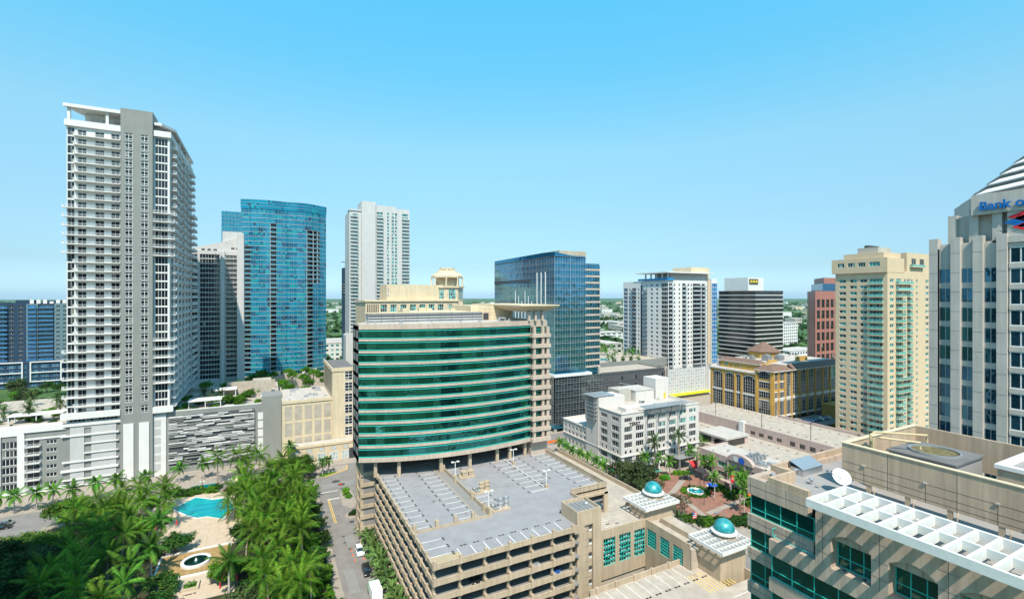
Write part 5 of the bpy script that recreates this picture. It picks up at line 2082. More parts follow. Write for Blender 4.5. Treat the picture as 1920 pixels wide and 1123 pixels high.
for z in (52.0, 52.9, 51.35):
    slab((SX0 - 0.01, SYN + 0.1, z, SX0 - 0.002, SYF - 0.05, z + 0.035), 'screen_joint', 'dark_metal')
for y in (29.2, 23.6, 18.2):
    slab((SX0 - 0.16, y - 0.15, SZ0 + 1.95, SX0 - 0.013, y + 0.17, SZ0 + 2.1), 'wall_light', 'concrete')
for y in (28.6, 25.0, 21.5, 17.8, 14.5):
    slab((SX0 + 0.05, y, RZ - 0.6, SX0 + 0.3, y + 0.4, SZ0), 'screen_post', 'tan_screen')
    b = MB()
    b.tube([(SX0 - 0.0, y - 0.5, SZ0 + 0.02), (SX0 - 0.3, y - 0.5, SZ0 - 0.3), (SX0 - 0.3, y - 0.5, SZ0 - 0.7), (SX0 + 0.05, y - 0.4, SZ0 - 0.85)], 0.06, 6)
    FG.part('drain_pipe', b, ['tan_screen'])
slab((SX0 - 2.2, 8, RZ - 0.6, SX0 - 0.02, SYN + 2.2, SZ1 - 0.4), 'roof_block', 'tan_screen')
slab((SX0 - 2.3, 7.9, SZ1 - 0.4, SX0, SYN + 2.3, SZ1 - 0.25), 'screen_cap', 'cream_stone')
# plant inside the screen
CT = Thing('cooling_tower', (66, 26.0, RZ - 0.6), 'grey box cooling tower with round fan opening inside the roof screen', 'cooling unit')
b = MB()
b.box(63.2, 22.6, RZ - 0.6, 69.8, 28.4, 54.4)
CT.part('casing', b, ['roof_grey'])
b = MB()
b.box(63.0, 22.4, 54.4, 70.0, 28.6, 54.6)
CT.part('lid', b, ['roof_dark'])
b = MB()
b.lathe([(2.3, 54.6), (2.3, 54.8), (2.1, 54.8), (2.1, 54.62)], 28, (66.5, 25.5, 0))
CT.part('fan_ring', b, ['grey_metal'])
b = MB()
b.lathe([(2.08, 54.6), (2.08, 54.63)], 28, (66.5, 25.5, 0))
CT.part('fan_opening', b, ['olive_opening'])
b = MB()
b.tube([(62.3, 29.6, RZ), (62.3, 29.6, 55.6), (62.6, 29.0, 55.8), (65.2, 26.3, 55.6), (65.2, 26.3, 54.9)], 0.13, 8)
b.tube([(62.6, 30.0, RZ), (62.6, 30.0, 55.9), (63.5, 30.0, 56.1), (68.5, 27.0, 55.8), (68.5, 27.0, 55.0)], 0.13, 8)
CT.part('pipework', b, ['rust_pipe'])
PH = Thing('plant_room', (71, 16, RZ - 0.6), 'tan plant room with white-rimmed roof beside the cooling tower', 'plant room')
b = MB()
b.box(66.0, 6, RZ - 0.6, 74.8, 20.2, 54.6)
PH.part('wall', b, ['tan_screen'])
for a in ((65.8, 5.8, 54.6, 66.5, 20.4, 55.0), (74.3, 5.8, 54.6, 75.0, 20.4, 55.0), (66.5, 19.7, 54.6, 74.3, 20.4, 55.0)):
    b = MB()
    b.box(*a)
    PH.part('rim', b, ['white_wall'])
b = MB()
b.box(66.5, 6, 54.6, 74.3, 19.7, 54.66)
PH.part('roof', b, ['roof_grey'])
for x, y, r, h in ((70.8, 17.6, 0.55, 0.7), (72.6, 15.0, 0.62, 0.9), (72.6, 16.6, 0.55, 2.2)):
    V = Thing('roof_vent', (x, y, 54.66), {0.7: 'lowest mushroom vent on the plant room roof', 0.9: 'ribbed mushroom vent nearest the rim on the plant room roof', 2.2: 'tall ribbed vent stack with red light on the plant room roof'}[h], 'vent', 'vents on the plant room roof')
    b = MB()
    prof = [(r * 0.7, 0)]
    n = int(h / 0.22)
    for k in range(n):
        prof += [(r, h * k / n + 0.02), (r * 0.92, h * (k + 0.6) / n), (r, h * (k + 0.95) / n)]
    prof += [(r * 1.15, h), (r * 1.15, h + 0.18), (r * 0.4, h + 0.3)]
    b.lathe(prof, 16, (x, y, 54.66))
    V.part('drum', b, ['light_panel'])
    if h > 2:
        b = MB()
        b.lathe([(0.12, 0), (0.12, 0.3), (0.05, 0.38)], 8, (x, y, 54.66 + h + 0.3))
        V.part('beacon', b, ['red_sign'])
SD = Thing('satellite_dish', (57.6, 30.4, RZ - 0.6), 'white satellite dish on the roof beside the tan roof screen', 'satellite dish')
b = MB()
prof = [(0.02 + 0.95 * k / 8, 0.35 * (k / 8) ** 2) for k in range(9)]
b.lathe(prof, 24, (0, 0, 0))
b.f, b.m = b.f[:-2], b.m[:-2]
o = link('dish', b.mesh('dish', ['white_metal'], True), SD.o, (0, 0.2, 1.75), rot=(math.radians(38), math.radians(-32), 0))
b = MB()
b.tube([(57.6, 30.4, RZ - 0.6), (57.6, 30.4, RZ + 1.0)], 0.09, 8)
b.box(57.0, 29.8, RZ - 0.6, 58.2, 31.0, RZ - 0.45)
SD.part('mast', b, ['grey_metal'])
b = MB()
b.tube([(57.6, 30.5, RZ + 1.1), (56.4, 31.2, RZ + 1.9)], 0.04, 6)
b.box(56.2, 31.1, RZ + 1.8, 56.5, 31.4, RZ + 2.05)
SD.part('feed_arm', b, ['grey_metal'])
SK = Thing('roof_hatch', (60.5, 36.6, RZ - 0.6), 'low metal roof hatch with sloping lid at the far end of the office roof', 'roof hatch')
b = MB()
b.prism([(58.6, 35.4), (62.6, 35.4), (62.6, 37.0), (58.6, 37.0)], RZ - 0.6, RZ + 0.3)
b.quad((58.5, 35.3, RZ + 0.3), (62.7, 35.3, RZ + 0.3), (62.7, 37.1, RZ + 1.0), (58.5, 37.1, RZ + 1.0))
b.quad((58.5, 37.1, RZ + 1.0), (62.7, 37.1, RZ + 1.0), (62.7, 37.1, RZ + 0.2), (58.5, 37.1, RZ + 0.2))
SK.part('lid', b, ['galvanised'])

# ------------------------------------------------------------------ bank tower at the right edge
BK = Thing('bank_tower', (145, 30, 0), 'grey granite bank tower with stepped piers, domed top and blue sign at the right edge', 'tower')
bx = 126.5
piersY = [49.5, 45.9, 42.4, 38.9]
ptop = 84.2
b = MB()
b.box(bx + 1.0, 10, 0.1, 165, 49.0, 83)
BK.part('core', b, ['bank_granite'])
for y in piersY:
    b = MB()
    b.box(bx, y - 1.5, 0.1, bx + 1.6, y, ptop)
    BK.part('pier', b, ['bank_granite'])
    for z in range(4, 84, 4):
        b = MB()
        b.box(bx - 0.012, y - 1.49, z + 0.9, bx - 0.001, y - 0.01, z + 0.95)
        BK.part('pier_joint', b, ['dark_metal'])
b = MB()
b.box(bx + 0.02, 48.0, 0.1, 150, 49.4, 82)
BK.part('end_wall', b, ['bank_granite'])
for i in range(3):
    y1, y0 = piersY[i] - 1.5, piersY[i + 1]
    b = MB()
    b.box(bx + 0.7, y0, 77.8, bx + 1.5, y1, 82.6)
    BK.part('parapet_panel', b, ['bank_granite'])
    for f in range(12):
        z = 77.8 - 4.0 * f - 3.0
        BK.inst('window', win_mesh(y1 - y0, 3.0, 2, 1, 0.12, 'grey_metal', 'bank_glass'), (bx + 0.75, y1, z), -math.pi / 2)
        b = MB()
        b.box(bx + 0.7, y0, z - 1.0, bx + 1.3, y1, z)
        BK.part('spandrel', b, ['bank_granite'])
# wide glazed bay
for f in range(13):
    z = 81.5 - 4.0 * f - 3.1
    BK.inst('wide_window', win_mesh(14, 3.1, 9, 1, 0.2, 'white_metal', 'bank_glass'), (bx + 0.6, 37.2, z), -math.pi / 2)
    b = MB()
    b.box(bx + 0.4, 22, z - 0.9, bx + 1.3, 37.25, z)
    BK.part('spandrel', b, ['bank_granite'])
b = MB()
b.box(bx + 0.2, 20, 82.4, bx + 1.9, 37.6, 83.6)
b.box(bx + 0.5, 20, 81.5, bx + 1.5, 37.4, 82.39)
BK.part('lintel', b, ['bank_granite'])
b = MB()
b.box(bx + 0.8, 20, 83.6, bx + 3, 37.6, 88.4)
BK.part('sign_wall', b, ['bank_granite'])
# second tier
b = MB()
b.box(bx + 2.4, 10, 82, 160, 46.0, 88.6)
BK.part('tier', b, ['bank_granite'])
for y, x in ((46.9, bx + 1.6), (43.4, bx + 1.3), (39.8, bx + 1.0)):
    b = MB()
    b.box(x, y - 1.4, 80, x + 2.4, y, 89.8 if y < 46 else 88.9)
    BK.part('tier_pier', b, ['bank_granite'])
# faceted drum and stepped dome
dc = (bx + 25.1, 28.0)
b = MB()
b.lathe([(24.8, 86), (24.8, 92.75)], 12, (dc[0], dc[1], 0), a0=math.pi / 12)
BK.part('drum', b, ['bank_granite'])
rs = [23.7, 21.6, 19.4, 17.3, 15.1, 13.0, 10.9, 8.8, 6.7]
z = 92.75
for k, r in enumerate(rs):
    b = MB()
    b.lathe([(r - 0.5, z), (r - 0.5, z + 0.75)], 12, (dc[0], dc[1], 0), a0=math.pi / 12)
    BK.part('dome_riser', b, ['grey_wall'])
    b = MB()
    b.lathe([(r, z + 0.75), (r, z + 0.95), (r - 2.0, z + 2.06)], 12, (dc[0], dc[1], 0), a0=math.pi / 12)
    BK.part('dome_step', b, ['white_wall'])
    z += 2.03
me = text_mesh('Bank of America', 2.3, 'blue_sign', 0.25, 0.06)
o = BK.inst('sign_lettering', me, (bx + 0.2, 41.5, 89.2), rot=(math.pi / 2, 0, -math.pi / 2))
b = MB()
b.box(bx + 0.5, 20, 88.4, bx + 3.4, 42.8, 92.4)
BK.part('sign_band', b, ['bank_granite'])
def flag(y0, z0, col, k, red=False):
    b = MB()
    s = 0.55
    w = 5.0
    for q in range(3):
        a = q * 0.75
        b.poly([(bx + 0.62, y0 - a * 1.2, z0 - a * 0.55), (bx + 0.62, y0 - a * 1.2 - 0.85, z0 - a * 0.55 - 0.35), (bx + 0.62, y0 - a * 1.2 - 0.85 - w * 0.72, z0 - a * 0.55 + 1.1), (bx + 0.62, y0 - a * 1.2 - w * 0.72, z0 - a * 0.55 + 1.45)])
    BK.part('flag_logo', b, [col])
flag(38.1, 86.3, 'blue_sign', 0)
flag(36.9, 85.3, 'red_sign', 0)
flag(37.6, 87.3, 'red_sign', 0)

# ------------------------------------------------------------------ cream condo tower
CO = Thing('cream_condo_tower', (260, 122, 0), 'cream condominium tower with turquoise windows and green glass balconies', 'tower')
cx0, cyc, cyf, cx1, ctop, cfh = 240.5, 108.7, 130.0, 292.0, 83.2, 2.84
cnf = 26
ops = []
z0c = 6.6
for f in range(cnf):
    z = z0c + f * cfh
    for u, w in ((1.7, 2.9), (6.3, 2.9), (10.5, 2.9)):
        ops.append((u, z + 0.8, w, 1.45, dict(nx=2, glass='teal_window', fr=0.1)))
    ops.append((14.3, z + 0.02, 5.2, 2.3, dict(nx=4, glass='teal_window', name='balcony_door')))
facade(CO, (cx0, cyf), (0, -1), 21.3, 0.1, ctop, ops, 'cream_condo', 0.35)
for f in range(cnf):
    CO.inst('balcony', balcony_mesh(5.8, 1.1, 'glass', 'cream_condo', 'white_metal', panel='rail_glass'), (cx0, cyf - 14.0, z0c + f * cfh), -math.pi / 2)
ops = []
for f in range(cnf):
    z = z0c + f * cfh
    for u, w in ((2.0, 3.4), (14.2, 1.8), (20.4, 1.6), (25.0, 1.6), (34, 3)):
        ops.append((u, z + 0.7, w, 1.5, dict(nx=2, glass='teal_window', fr=0.1)))
    ops.append((7.4, z + 0.02, 4.4, 2.3, dict(nx=3, glass='teal_window', name='balcony_door')))
    ops.append((17.0, z + 0.02, 2.6, 2.3, dict(nx=2, glass='teal_window', name='balcony_door')))
facade(CO, (cx0, cyc), (1, 0), 51.5, 0.1, ctop, ops, 'cream_condo', 0.35)
for f in range(cnf):
    z = z0c + f * cfh
    if f in (8, 9, 10, 24, 25):
        CO.inst('balcony', balcony_mesh(13.0, 1.4, 'glass', 'cream_condo', 'white_metal', panel='rail_glass'), (cx0 + 6.8, cyc, z))
    else:
        CO.inst('balcony', balcony_mesh(6.2, 1.4, 'glass', 'cream_condo', 'white_metal', panel='rail_glass'), (cx0 + 6.8, cyc, z))
        CO.inst('balcony', balcony_mesh(3.2, 1.1, 'glass', 'cream_condo', 'white_metal', panel='rail_glass'), (cx0 + 16.7, cyc, z))
b = MB()
b.box(cx0 + 0.5, cyc + 0.5, 0.1, cx1, cyf - 0.3, ctop)
CO.part('core', b, ['cream_condo'])
# projecting top storeys
ops = [(u, 85.4, w, 2.0, dict(nx=3, glass='teal_window', fr=0.1)) for u, w in ((2.5, 3.0), (7.0, 3.0), (11.3, 3.0), (15.8, 4.2))]
facade(CO, (cx0 - 0.9, cyf + 1.2), (0, -1), 22.6, ctop - 0.6, 89.2, ops, 'cream_condo', 0.35)
b = MB()
b.box(cx0 - 0.4, cyc - 0.1, ctop - 0.6, cx0 + 14, cyf + 0.7, 89.0)
b.box(cx0 - 0.9, cyc - 0.1, ctop - 0.61, cx0 + 0.3, cyf + 1.19, ctop - 0.58)
CO.part('top_block', b, ['cream_condo'])
b = MB()
b.box(cx0 + 1.2, cyc + 2, 89.0, cx0 + 16, cyf - 3, 91.6)
b.box(cx0 + 18.5, cyc + 0.8, ctop, cx1, cyf - 2, 92.0)
CO.part('penthouse', b, ['cream_condo'])
b = MB()
b.box(cx0 + 14.1, cyc + 4, ctop, cx0 + 18.4, cyf - 4, 87.5)
CO.part('roof_recess', b, ['concrete'])
b = MB()
b.box(cx0 + 3, cyc + 5, 91.6, cx0 + 14, cyf - 8, 94.2)
CO.part('lift_house', b, ['concrete'])
for k in range(4):
    b = MB()
    b.lathe([(1.1, 0), (1.1, 1.0), (0.8, 1.2)], 12, (cx0 + 4.5 + 2.6 * k, cyc + 10, 94.2))
    CO.part('roof_fan', b, ['dark_metal'])
for x in (22.6, 30.2):
    CO.inst('terrace_opening', win_mesh(4.0, 3.4, 2, 1, 0.15, 'cream_condo', 'dark_glass'), (cx0 + x, cyc + 0.72, 86.2))
CO.inst('terrace_rail', balcony_mesh(12, 1.2, 'glass', 'cream_condo', 'white_metal', panel='rail_glass'), (cx0 + 21, cyc + 0.75, 85.6))
b = MB()
b.box(cx0 - 3.5, cyc - 4, 0.1, cx0 - 0.1, cyf + 8, 7.0)
CO.part('base_wall', b, ['cream_condo'])
AW = Thing('blue_awning', (234, 104, 5), 'bright blue awning strip at the foot of the cream condo tower', 'awning')
b = MB()
b.prism([(224, 108.0), (236.9, 101.5), (237.4, 102.6), (224.5, 109.1)], 8.3, 9.4)
AW.part('canvas', b, ['blue_cloth'])

# ------------------------------------------------------------------ gold building with arches
GB = Thing('gold_arched_building', (262, 176, 9), 'gold stucco building with tall arched windows and brown hipped roof edges', 'building')
gx0, gyc, gyf, gx1 = 232.1, 155.8, 194.6, 293.0
gz0, gz1 = 9.5, 33.0
def arch_win(w, h, nx, nz, arch=True, glass='dark_glass'):
    """tall window with a segmental head drawn as real bars"""
    def mk():
        b = MB()
        rise = w * 0.22 if arch else 0
        n = 8
        def top(x): return h - rise * ((2 * x / w - 1) ** 2)
        for k in range(nx):
            x0, x1 = w * k / nx, w * (k + 1) / nx
            b.quad((x0, 0, 0), (x1, 0, 0), (x1, 0, h * 0.42), (x0, 0, h * 0.42), 1)
            b.quad((x0, 0, h * 0.42), (x1, 0, h * 0.42), (x1, 0, top(x1)), (x0, 0, top(x0)), 1)
        for k in range(nx + 1):
            x = min(max(w * k / nx, 0.07), w - 0.07)
            b.box(x - 0.03, -0.1, 0, x + 0.03, 0.02, top(x))
        for j in range(nz):
            z = (h - rise) * j / nz
            b.box(0, -0.09, z - 0.025, w, 0.018, z + 0.025)
        for k in range(n):
            x0, x1 = w * k / n, w * (k + 1) / n
            z0, z1 = top(x0), top(x1)
            b.quad((x0, -0.16, z0 - 0.05), (x1, -0.16, z1 - 0.05), (x1, -0.16, z1 + 0.4), (x0, -0.16, z0 + 0.4), 0)
            b.quad((x0, -0.16, z0 + 0.4), (x1, -0.16, z1 + 0.4), (x1, 0.0, z1 + 0.4), (x0, 0.0, z0 + 0.4), 0)
        return b.mesh('arch_window', ['white_metal', glass])
    return cached(('aw', w, h, nx, nz, arch, glass), mk)
b = MB()
b.box(gx0 + 0.4, gyc + 0.4, gz0, gx1, gyf, gz1 - 3)
b.box(gx0 + 6, gyc + 6, gz1 - 3, gx1 - 1, gyf - 2, gz1 + 2.5)
GB.part('core', b, ['gold_stucco'])
b = MB()
b.box(gx0, gyc, gz0, gx0 + 0.4, gyf, 30.5)
b.box(gx0 + 0.01, gyc - 0.001, gz0, gx1, gyc + 0.4, gz1)
GB.part('wall', b, ['gold_stucco'])
# -X side: four arched bays in two storeys
uu = 2.0
for (u, w) in ((2.0, 6.2), (10.0, 6.2), (17.6, 2.4), (21.6, 7.0)):
    GB.inst('arch_window', arch_win(w, 9.2, 5 if w > 4 else 2, 5), (gx0 - 0.02, gyf - u, 19.8), -math.pi / 2)
    GB.inst('lower_window', arch_win(w, 8.2, 5 if w > 4 else 2, 5, False), (gx0 - 0.02, gyf - u, 10.3), -math.pi / 2)
for f, (z, h) in enumerate(((10.3, 7.2), (19.0, 3.2), (24.0, 3.2), (29.0, 3.8))):
    GB.inst('arch_window' if f == 3 else 'window', arch_win(6.4, h, 5, 5 if f == 0 else 2, f == 3), (gx0 - 0.02, gyf - 31.0, z), -math.pi / 2)
for u in (1.0, 9.1, 16.6, 20.8, 29.6, 38.0):
    b = MB()
    b.box(gx0 - 0.5, gyf - u - 0.55, gz0 - 2.0, gx0 - 0.021, gyf - u + 0.55, 30 if u < 28 else gz1)
    GB.part('pilaster', b, ['gold_stucco'])
for z in (18.6,):
    b = MB()
    b.box(gx0 - 0.3, gyc + 9.8, z, gx0 - 0.03, gyf - 0.2, z + 0.9)
    GB.part('white_band', b, ['white_wall'])
b = MB()
b.box(gx0 - 0.35, gyc + 0.2, gz0 - 0.4, gx0 - 0.03, gyf - 0.2, gz0 + 0.5)
GB.part('white_band', b, ['white_wall'])
b = MB()
b.box(gx0 - 0.8, gyc + 9.2, 30.5, gx0 + 5.5, gyf + 0.4, 31.2)
GB.part('terrace_slab', b, ['roof_white'])
b = MB()
b.box(gx0 + 5.0, gyc + 12, 31.2, gx0 + 6.0, gyf - 3, 34.8)
GB.part('upper_wall', b, ['gold_stucco'])
for u in (6, 9.5, 12.2, 14, 15.8):
    GB.inst('small_window', win_mesh(1.0 if u > 7 else 2.0, 1.2 if u > 7 else 1.8, 1, 1, 0.1, 'gold_stucco', 'teal_window'), (gx0 + 4.95, gyf - u, 32.2), -math.pi / 2)
# -Y side: corner bay then tall arches
for (u, w) in ((1.2, 2.4), (5.2, 3.8), (11.0, 3.6)):
    if w < 3.7 or u > 10:
        GB.inst('arch_window', arch_win(w, 13.0 if u > 10 else 4.0, 3, 9 if u > 10 else 3), (gx0 + u, gyc - 0.02, 19.5 if u > 10 else 28.5))
    if u < 10:
        for f, (z, h) in enumerate(((10.3, 7.2), (19.0, 3.2), (24.0, 3.2))):
            GB.inst('window', arch_win(w, h, 3, 3 if f else 6, False), (gx0 + u, gyc - 0.02, z))
        GB.inst('arch_window', arch_win(w, 4.0, 3, 3), (gx0 + u, gyc - 0.02, 28.4))
    else:
        GB.inst('lower_window', arch_win(w, 7.2, 3, 6, False), (gx0 + u, gyc - 0.02, 10.3))
for k in range(6):
    u = 16.6 + k * 7.0
    w = 4.4 if k < 5 else 6.0
    GB.inst('arch_window', arch_win(w, 12.6, 3, 6, True, 'teal_window' if k == 5 else 'dark_glass'), (gx0 + u, gyc - 0.02, 20.2))
    GB.inst('lower_window', arch_win(w, 7.6, 3, 4, False), (gx0 + u, gyc - 0.02, 10.3))
for u in (0.45, 4.4, 9.9, 15.4, 22.4, 29.4, 36.4, 43.4, 50.5, 59.6):
    b = MB()
    b.box(gx0 + u - 0.45, gyc - 0.45, gz0 - 1.6, gx0 + u + 0.45, gyc - 0.021, gz1)
    GB.part('pilaster', b, ['gold_stucco'])
for z in (18.2,):
    b = MB()
    b.box(gx0 + 0.2, gyc - 0.3, z, gx1 - 0.5, gyc - 0.03, z + 1.1)
    GB.part('white_band', b, ['white_wall'])
b = MB()
b.box(gx0 + 0.2, gyc - 0.33, gz0 - 0.3, gx1 - 0.5, gyc - 0.03, gz0 + 0.5)
GB.part('white_band', b, ['white_wall'])
# hipped tile skirts
def hip(x0, y0, x1, y1, z0, inset, rise, nm='tile_roof'):
    b = MB()
    lo = rect(x0, y0, x1, y1)
    hi = rect(x0 + inset, y0 + inset, x1 - inset, y1 - inset)
    for i in range(4):
        j = (i + 1) % 4
        b.quad((*lo[i], z0), (*lo[j], z0), (*hi[j], z0 + rise), (*hi[i], z0 + rise))
    b.poly([(*p, z0 + rise) for p in hi], 0)
    b.prism(lo, z0 - 0.4, z0 - 0.002, 1)
    GB.part(nm, b, ['roof_tile', 'white_wall'])
hip(gx0 - 1.2, gyc - 1.2, gx0 + 15.6, gyc + 10.2, gz1 + 0.4, 3.4, 2.2)
hip(gx0 + 4.4, gyc + 10.4, gx0 + 12, gyf - 1.0, 35.2, 3.2, 1.8)
b = MB()
b.quad((gx0 + 15.8, gyc - 1.2, gz1 + 0.4), (gx1 + 0.6, gyc - 1.2, gz1 + 0.4), (gx1 + 0.6, gyc + 2.6, gz1 + 3.0), (gx0 + 15.8, gyc + 2.6, gz1 + 3.0), 0)
b.box(gx0 + 15.8, gyc - 1.2, gz1, gx1 + 0.6, gyc + 0.2, gz1 + 0.39, 1)
GB.part('tile_roof', b, ['roof_tile', 'white_wall'])
b = MB()
b.box(gx0 + 12.1, gyc + 2.7, gz1 + 1.5, gx1, gyf - 1.6, gz1 + 2.6)
GB.part('flat_roof', b, ['roof_white'])
b = MB()
b.lathe([(9.5, 39.2), (9.5, 39.6), (1.0, 44.6)], 8, (gx0 + 34, gyf - 10, 0), a0=math.pi / 8)
GB.part('turret_roof', b, ['roof_tile'])
b = MB()
b.lathe([(8.4, 34), (8.4, 39.2)], 8, (gx0 + 34, gyf - 10, 0), a0=math.pi / 8)
GB.part('turret', b, ['gold_stucco'])
for i, (x, y, s) in enumerate(((20, 17, 2.0), (26, 14, 1.7), (30, 16, 1.7), (17, 24, 1.2))):
    U = Thing('rooftop_unit', (gx0 + x, gyc + y, gz1 + 2.6), ('left grey fan unit', 'middle grey fan unit', 'right grey fan unit', 'small box unit')[i] + ' on the flat roof of the gold building', 'cooling unit', 'units on the gold building roof')
    b = MB()
    b.box(gx0 + x - s, gyc + y - s, gz1 + 2.6, gx0 + x + s, gyc + y + s, gz1 + 2.6 + s * 1.5)
    b.lathe([(s * 0.8, 0), (s * 0.8, 0.6), (s * 0.5, 0.7)], 12, (gx0 + x, gyc + y, gz1 + 2.6 + s * 1.5))
    U.part('casing', b, ['grey_metal'])
b = MB()
b.box(gx0 + 33, gyc + 8, gz1 + 2.6, gx0 + 43, gyc + 9, gz1 + 5.2)
b.box(gx0 + 12.2, gyc + 11, gz1 + 2.6, gx0 + 20, gyc + 11.6, gz1 + 4.0)
GB.part('gold_parapet', b, ['gold_stucco'])
for k in range(5):
    b = MB()
    b.box(gx0 + 1 + (0 if k < 3 else (k - 2) * 10), gyc + 1 + (k * 12 if k < 3 else 0), 0.1, gx0 + 2.4 + (0 if k < 3 else (k - 2) * 10), gyc + 2.4 + (k * 12 if k < 3 else 0), gz0)
    GB.part('stilt', b, ['concrete'])
b = MB()
b.box(gx0 + 6, gyc + 8, 0.1, gx1 - 4, gyf - 4, gz0 - 0.3)
GB.part('undercroft', b, ['dark_grey_wall'])
b = MB()
b.box(gx0 + 40, gyc - 9, 0.1, gx0 + 62, gyc - 1.6, 12.5)
b.box(gx0 + 39.7, gyc - 9.4, 12.5, gx0 + 62.4, gyc - 1.4, 13.2)
GB.part('side_wing', b, ['gold_stucco'])
# ------------------------------------------------------------------ white hotel with TERRY lettering
TR = Thing('white_hotel', (148, 168, 0), 'white six-storey hotel with TERRY lettering and grey metal canopies by the plaza', 'hotel')
tx, ty_, tx1, tyf, tzt = 126.2, 148.8, 170.0, 163.0, 24.7
W4 = dict(nx=4, fr=0.1)
def terry_ops(cols, wide, teal=True):
    ops = []
    for u in cols:
        for z, h in ((21.3, 1.7), (17.3, 2.2), (14.1, 2.3), (11.0, 2.2), (4.9, 2.3)):
            ops.append((u, z, wide, h, dict(nx=4, fr=0.1, glass='teal_window' if teal and z > 16 and (int(u * 7 + z * 3) % 3) else 'dark_glass')))
        for du in (0.2, wide - 1.4):
            ops.append((u + du, 8.5, 1.2, 1.4, dict(nx=1, fr=0.08, name='small_window')))
            ops.append((u + du, 2.9, 1.2, 1.3, dict(nx=1, fr=0.08, name='small_window')))
    return ops
facade(TR, (tx, ty_), (1, 0), tx1 - tx, 2.6, tzt, terry_ops([1.6 + 6.05 * k for k in range(7)], 4.1), 'terry_white', 0.3)
facade(TR, (tx, tyf), (0, -1), tyf - ty_, 2.6, tzt, terry_ops([1.0, 8.2], 4.4, False), 'terry_white', 0.3)
b = MB()
b.box(tx + 0.4, ty_ + 0.4, 2.6, tx1 - 0.2, 172, tzt - 0.9)
b.box(tx + 14.2, 172, 2.6, tx1 - 0.2, 186, tzt - 0.9)
b.box(tx + 2.6, ty_ + 2.4, 0.1, tx1 - 2, 186, 2.6)
TR.part('core', b, ['terry_white'])
b = MB()
b.box(tx + 0.4, ty_ + 0.4, tzt - 0.9, tx1 - 0.2, 172, tzt - 0.6)
b.box(tx + 14.2, 172, tzt - 0.9, tx1 - 0.2, 186, tzt - 0.6)
TR.part('roof', b, ['roof_white'])
for a in ((tx - 0.25, ty_ - 0.25, tzt - 0.05, tx1 + 0.2, ty_ + 0.35, tzt + 0.35), (tx - 0.25, ty_ + 0.35, tzt - 0.05, tx + 0.35, tyf, tzt + 0.35), (tx1 - 0.3, ty_ + 0.35, tzt - 0.9, tx1 + 0.2, 186, tzt + 0.35), (tx + 14.2, 185.5, tzt - 0.9, tx1 - 0.31, 186, tzt + 0.35)):
    b = MB()
    b.box(*a)
    TR.part('parapet', b, ['terry_white'])
for z in (7.55, 2.3):
    b = MB()
    b.box(tx - 0.45, ty_ - 0.45, z, tx1 + 0.3, ty_ - 0.001, z + 0.4)
    b.box(tx - 0.45, ty_ - 0.001, z, tx - 0.001, 190.5, z + 0.4)
    TR.part('cornice', b, ['terry_white'])
for u in (6.6, 12.8, 18.8, 24.9, 31.0, 37.0):
    b = MB()
    b.box(tx + u - 0.2, ty_ - 0.3, 2.7, tx + u + 0.7, ty_ - 0.001, tzt - 0.9 if u in (12.8, 18.8, 24.9, 31.0) else 7.5)
    TR.part('pilaster', b, ['light_panel'])
b = MB()
b.box(tx, tyf, 0.1, tx + 14, 172, 28.6)
b.box(tx - 0.3, tyf + 0.1, 2.6, tx, 171.9, 28.5)
TR.part('stair_wall', b, ['terry_white'])
# slatted canopy over the stair wall
b = MB()
b.box(tx - 2.2, tyf + 0.5, 28.9, tx + 9, 172.5, 29.2)
TR.part('metal_canopy', b, ['grey_metal'])
for k in range(6):
    b = MB()
    b.box(tx - 1.6, tyf + 1.0, 27.9 - k * 1.7, tx - 0.31, 171, 28.2 - k * 1.7)
    TR.part('shade_slat', b, ['grey_metal'])
for y in (tyf + 1.4, 170.4):
    b = MB()
    b.box(tx - 1.7, y, 18, tx - 1.5, y + 0.3, 28.9)
    TR.part('shade_post', b, ['grey_metal'])
# street canopy on -Y side near the roof
b = MB()
b.prism([(tx + 11, ty_ - 2.6), (tx + 35, ty_ - 2.6), (tx + 36, ty_ + 2.8), (tx + 12, ty_ + 2.8)], tzt + 1.5, tzt + 1.7)
TR.part('metal_canopy', b, ['grey_metal'])
for u in (13.2, 19.2, 25.3, 31.4):
    b = MB()
    b.tube([(tx + u, ty_ - 0.3, 19.5), (tx + u, ty_ - 1.2, 22.0), (tx + u, ty_ - 2.3, tzt + 1.5)], 0.16, 6)
    b.tube([(tx + u, ty_ - 0.3, tzt - 1.0), (tx + u, ty_ - 2.3, tzt - 0.6)], 0.1, 6)
    TR.part('canopy_bracket', b, ['dark_metal'])
for k in range(4):
    b = MB()
    b.box(tx + 12.4, ty_ - 2.0, tzt - 0.6 + k * 0.5, tx + 33, ty_ - 1.9, tzt - 0.45 + k * 0.5)
    TR.part('shade_slat', b, ['grey_metal'])
me = text_mesh('TERRY', 2.0, 'bronze_sign', 0.2, 0.01)
TR.inst('sign_lettering', me, (tx + 4.0, ty_ - 0.14, 19.72), rot=(math.pi / 2, 0, 0))
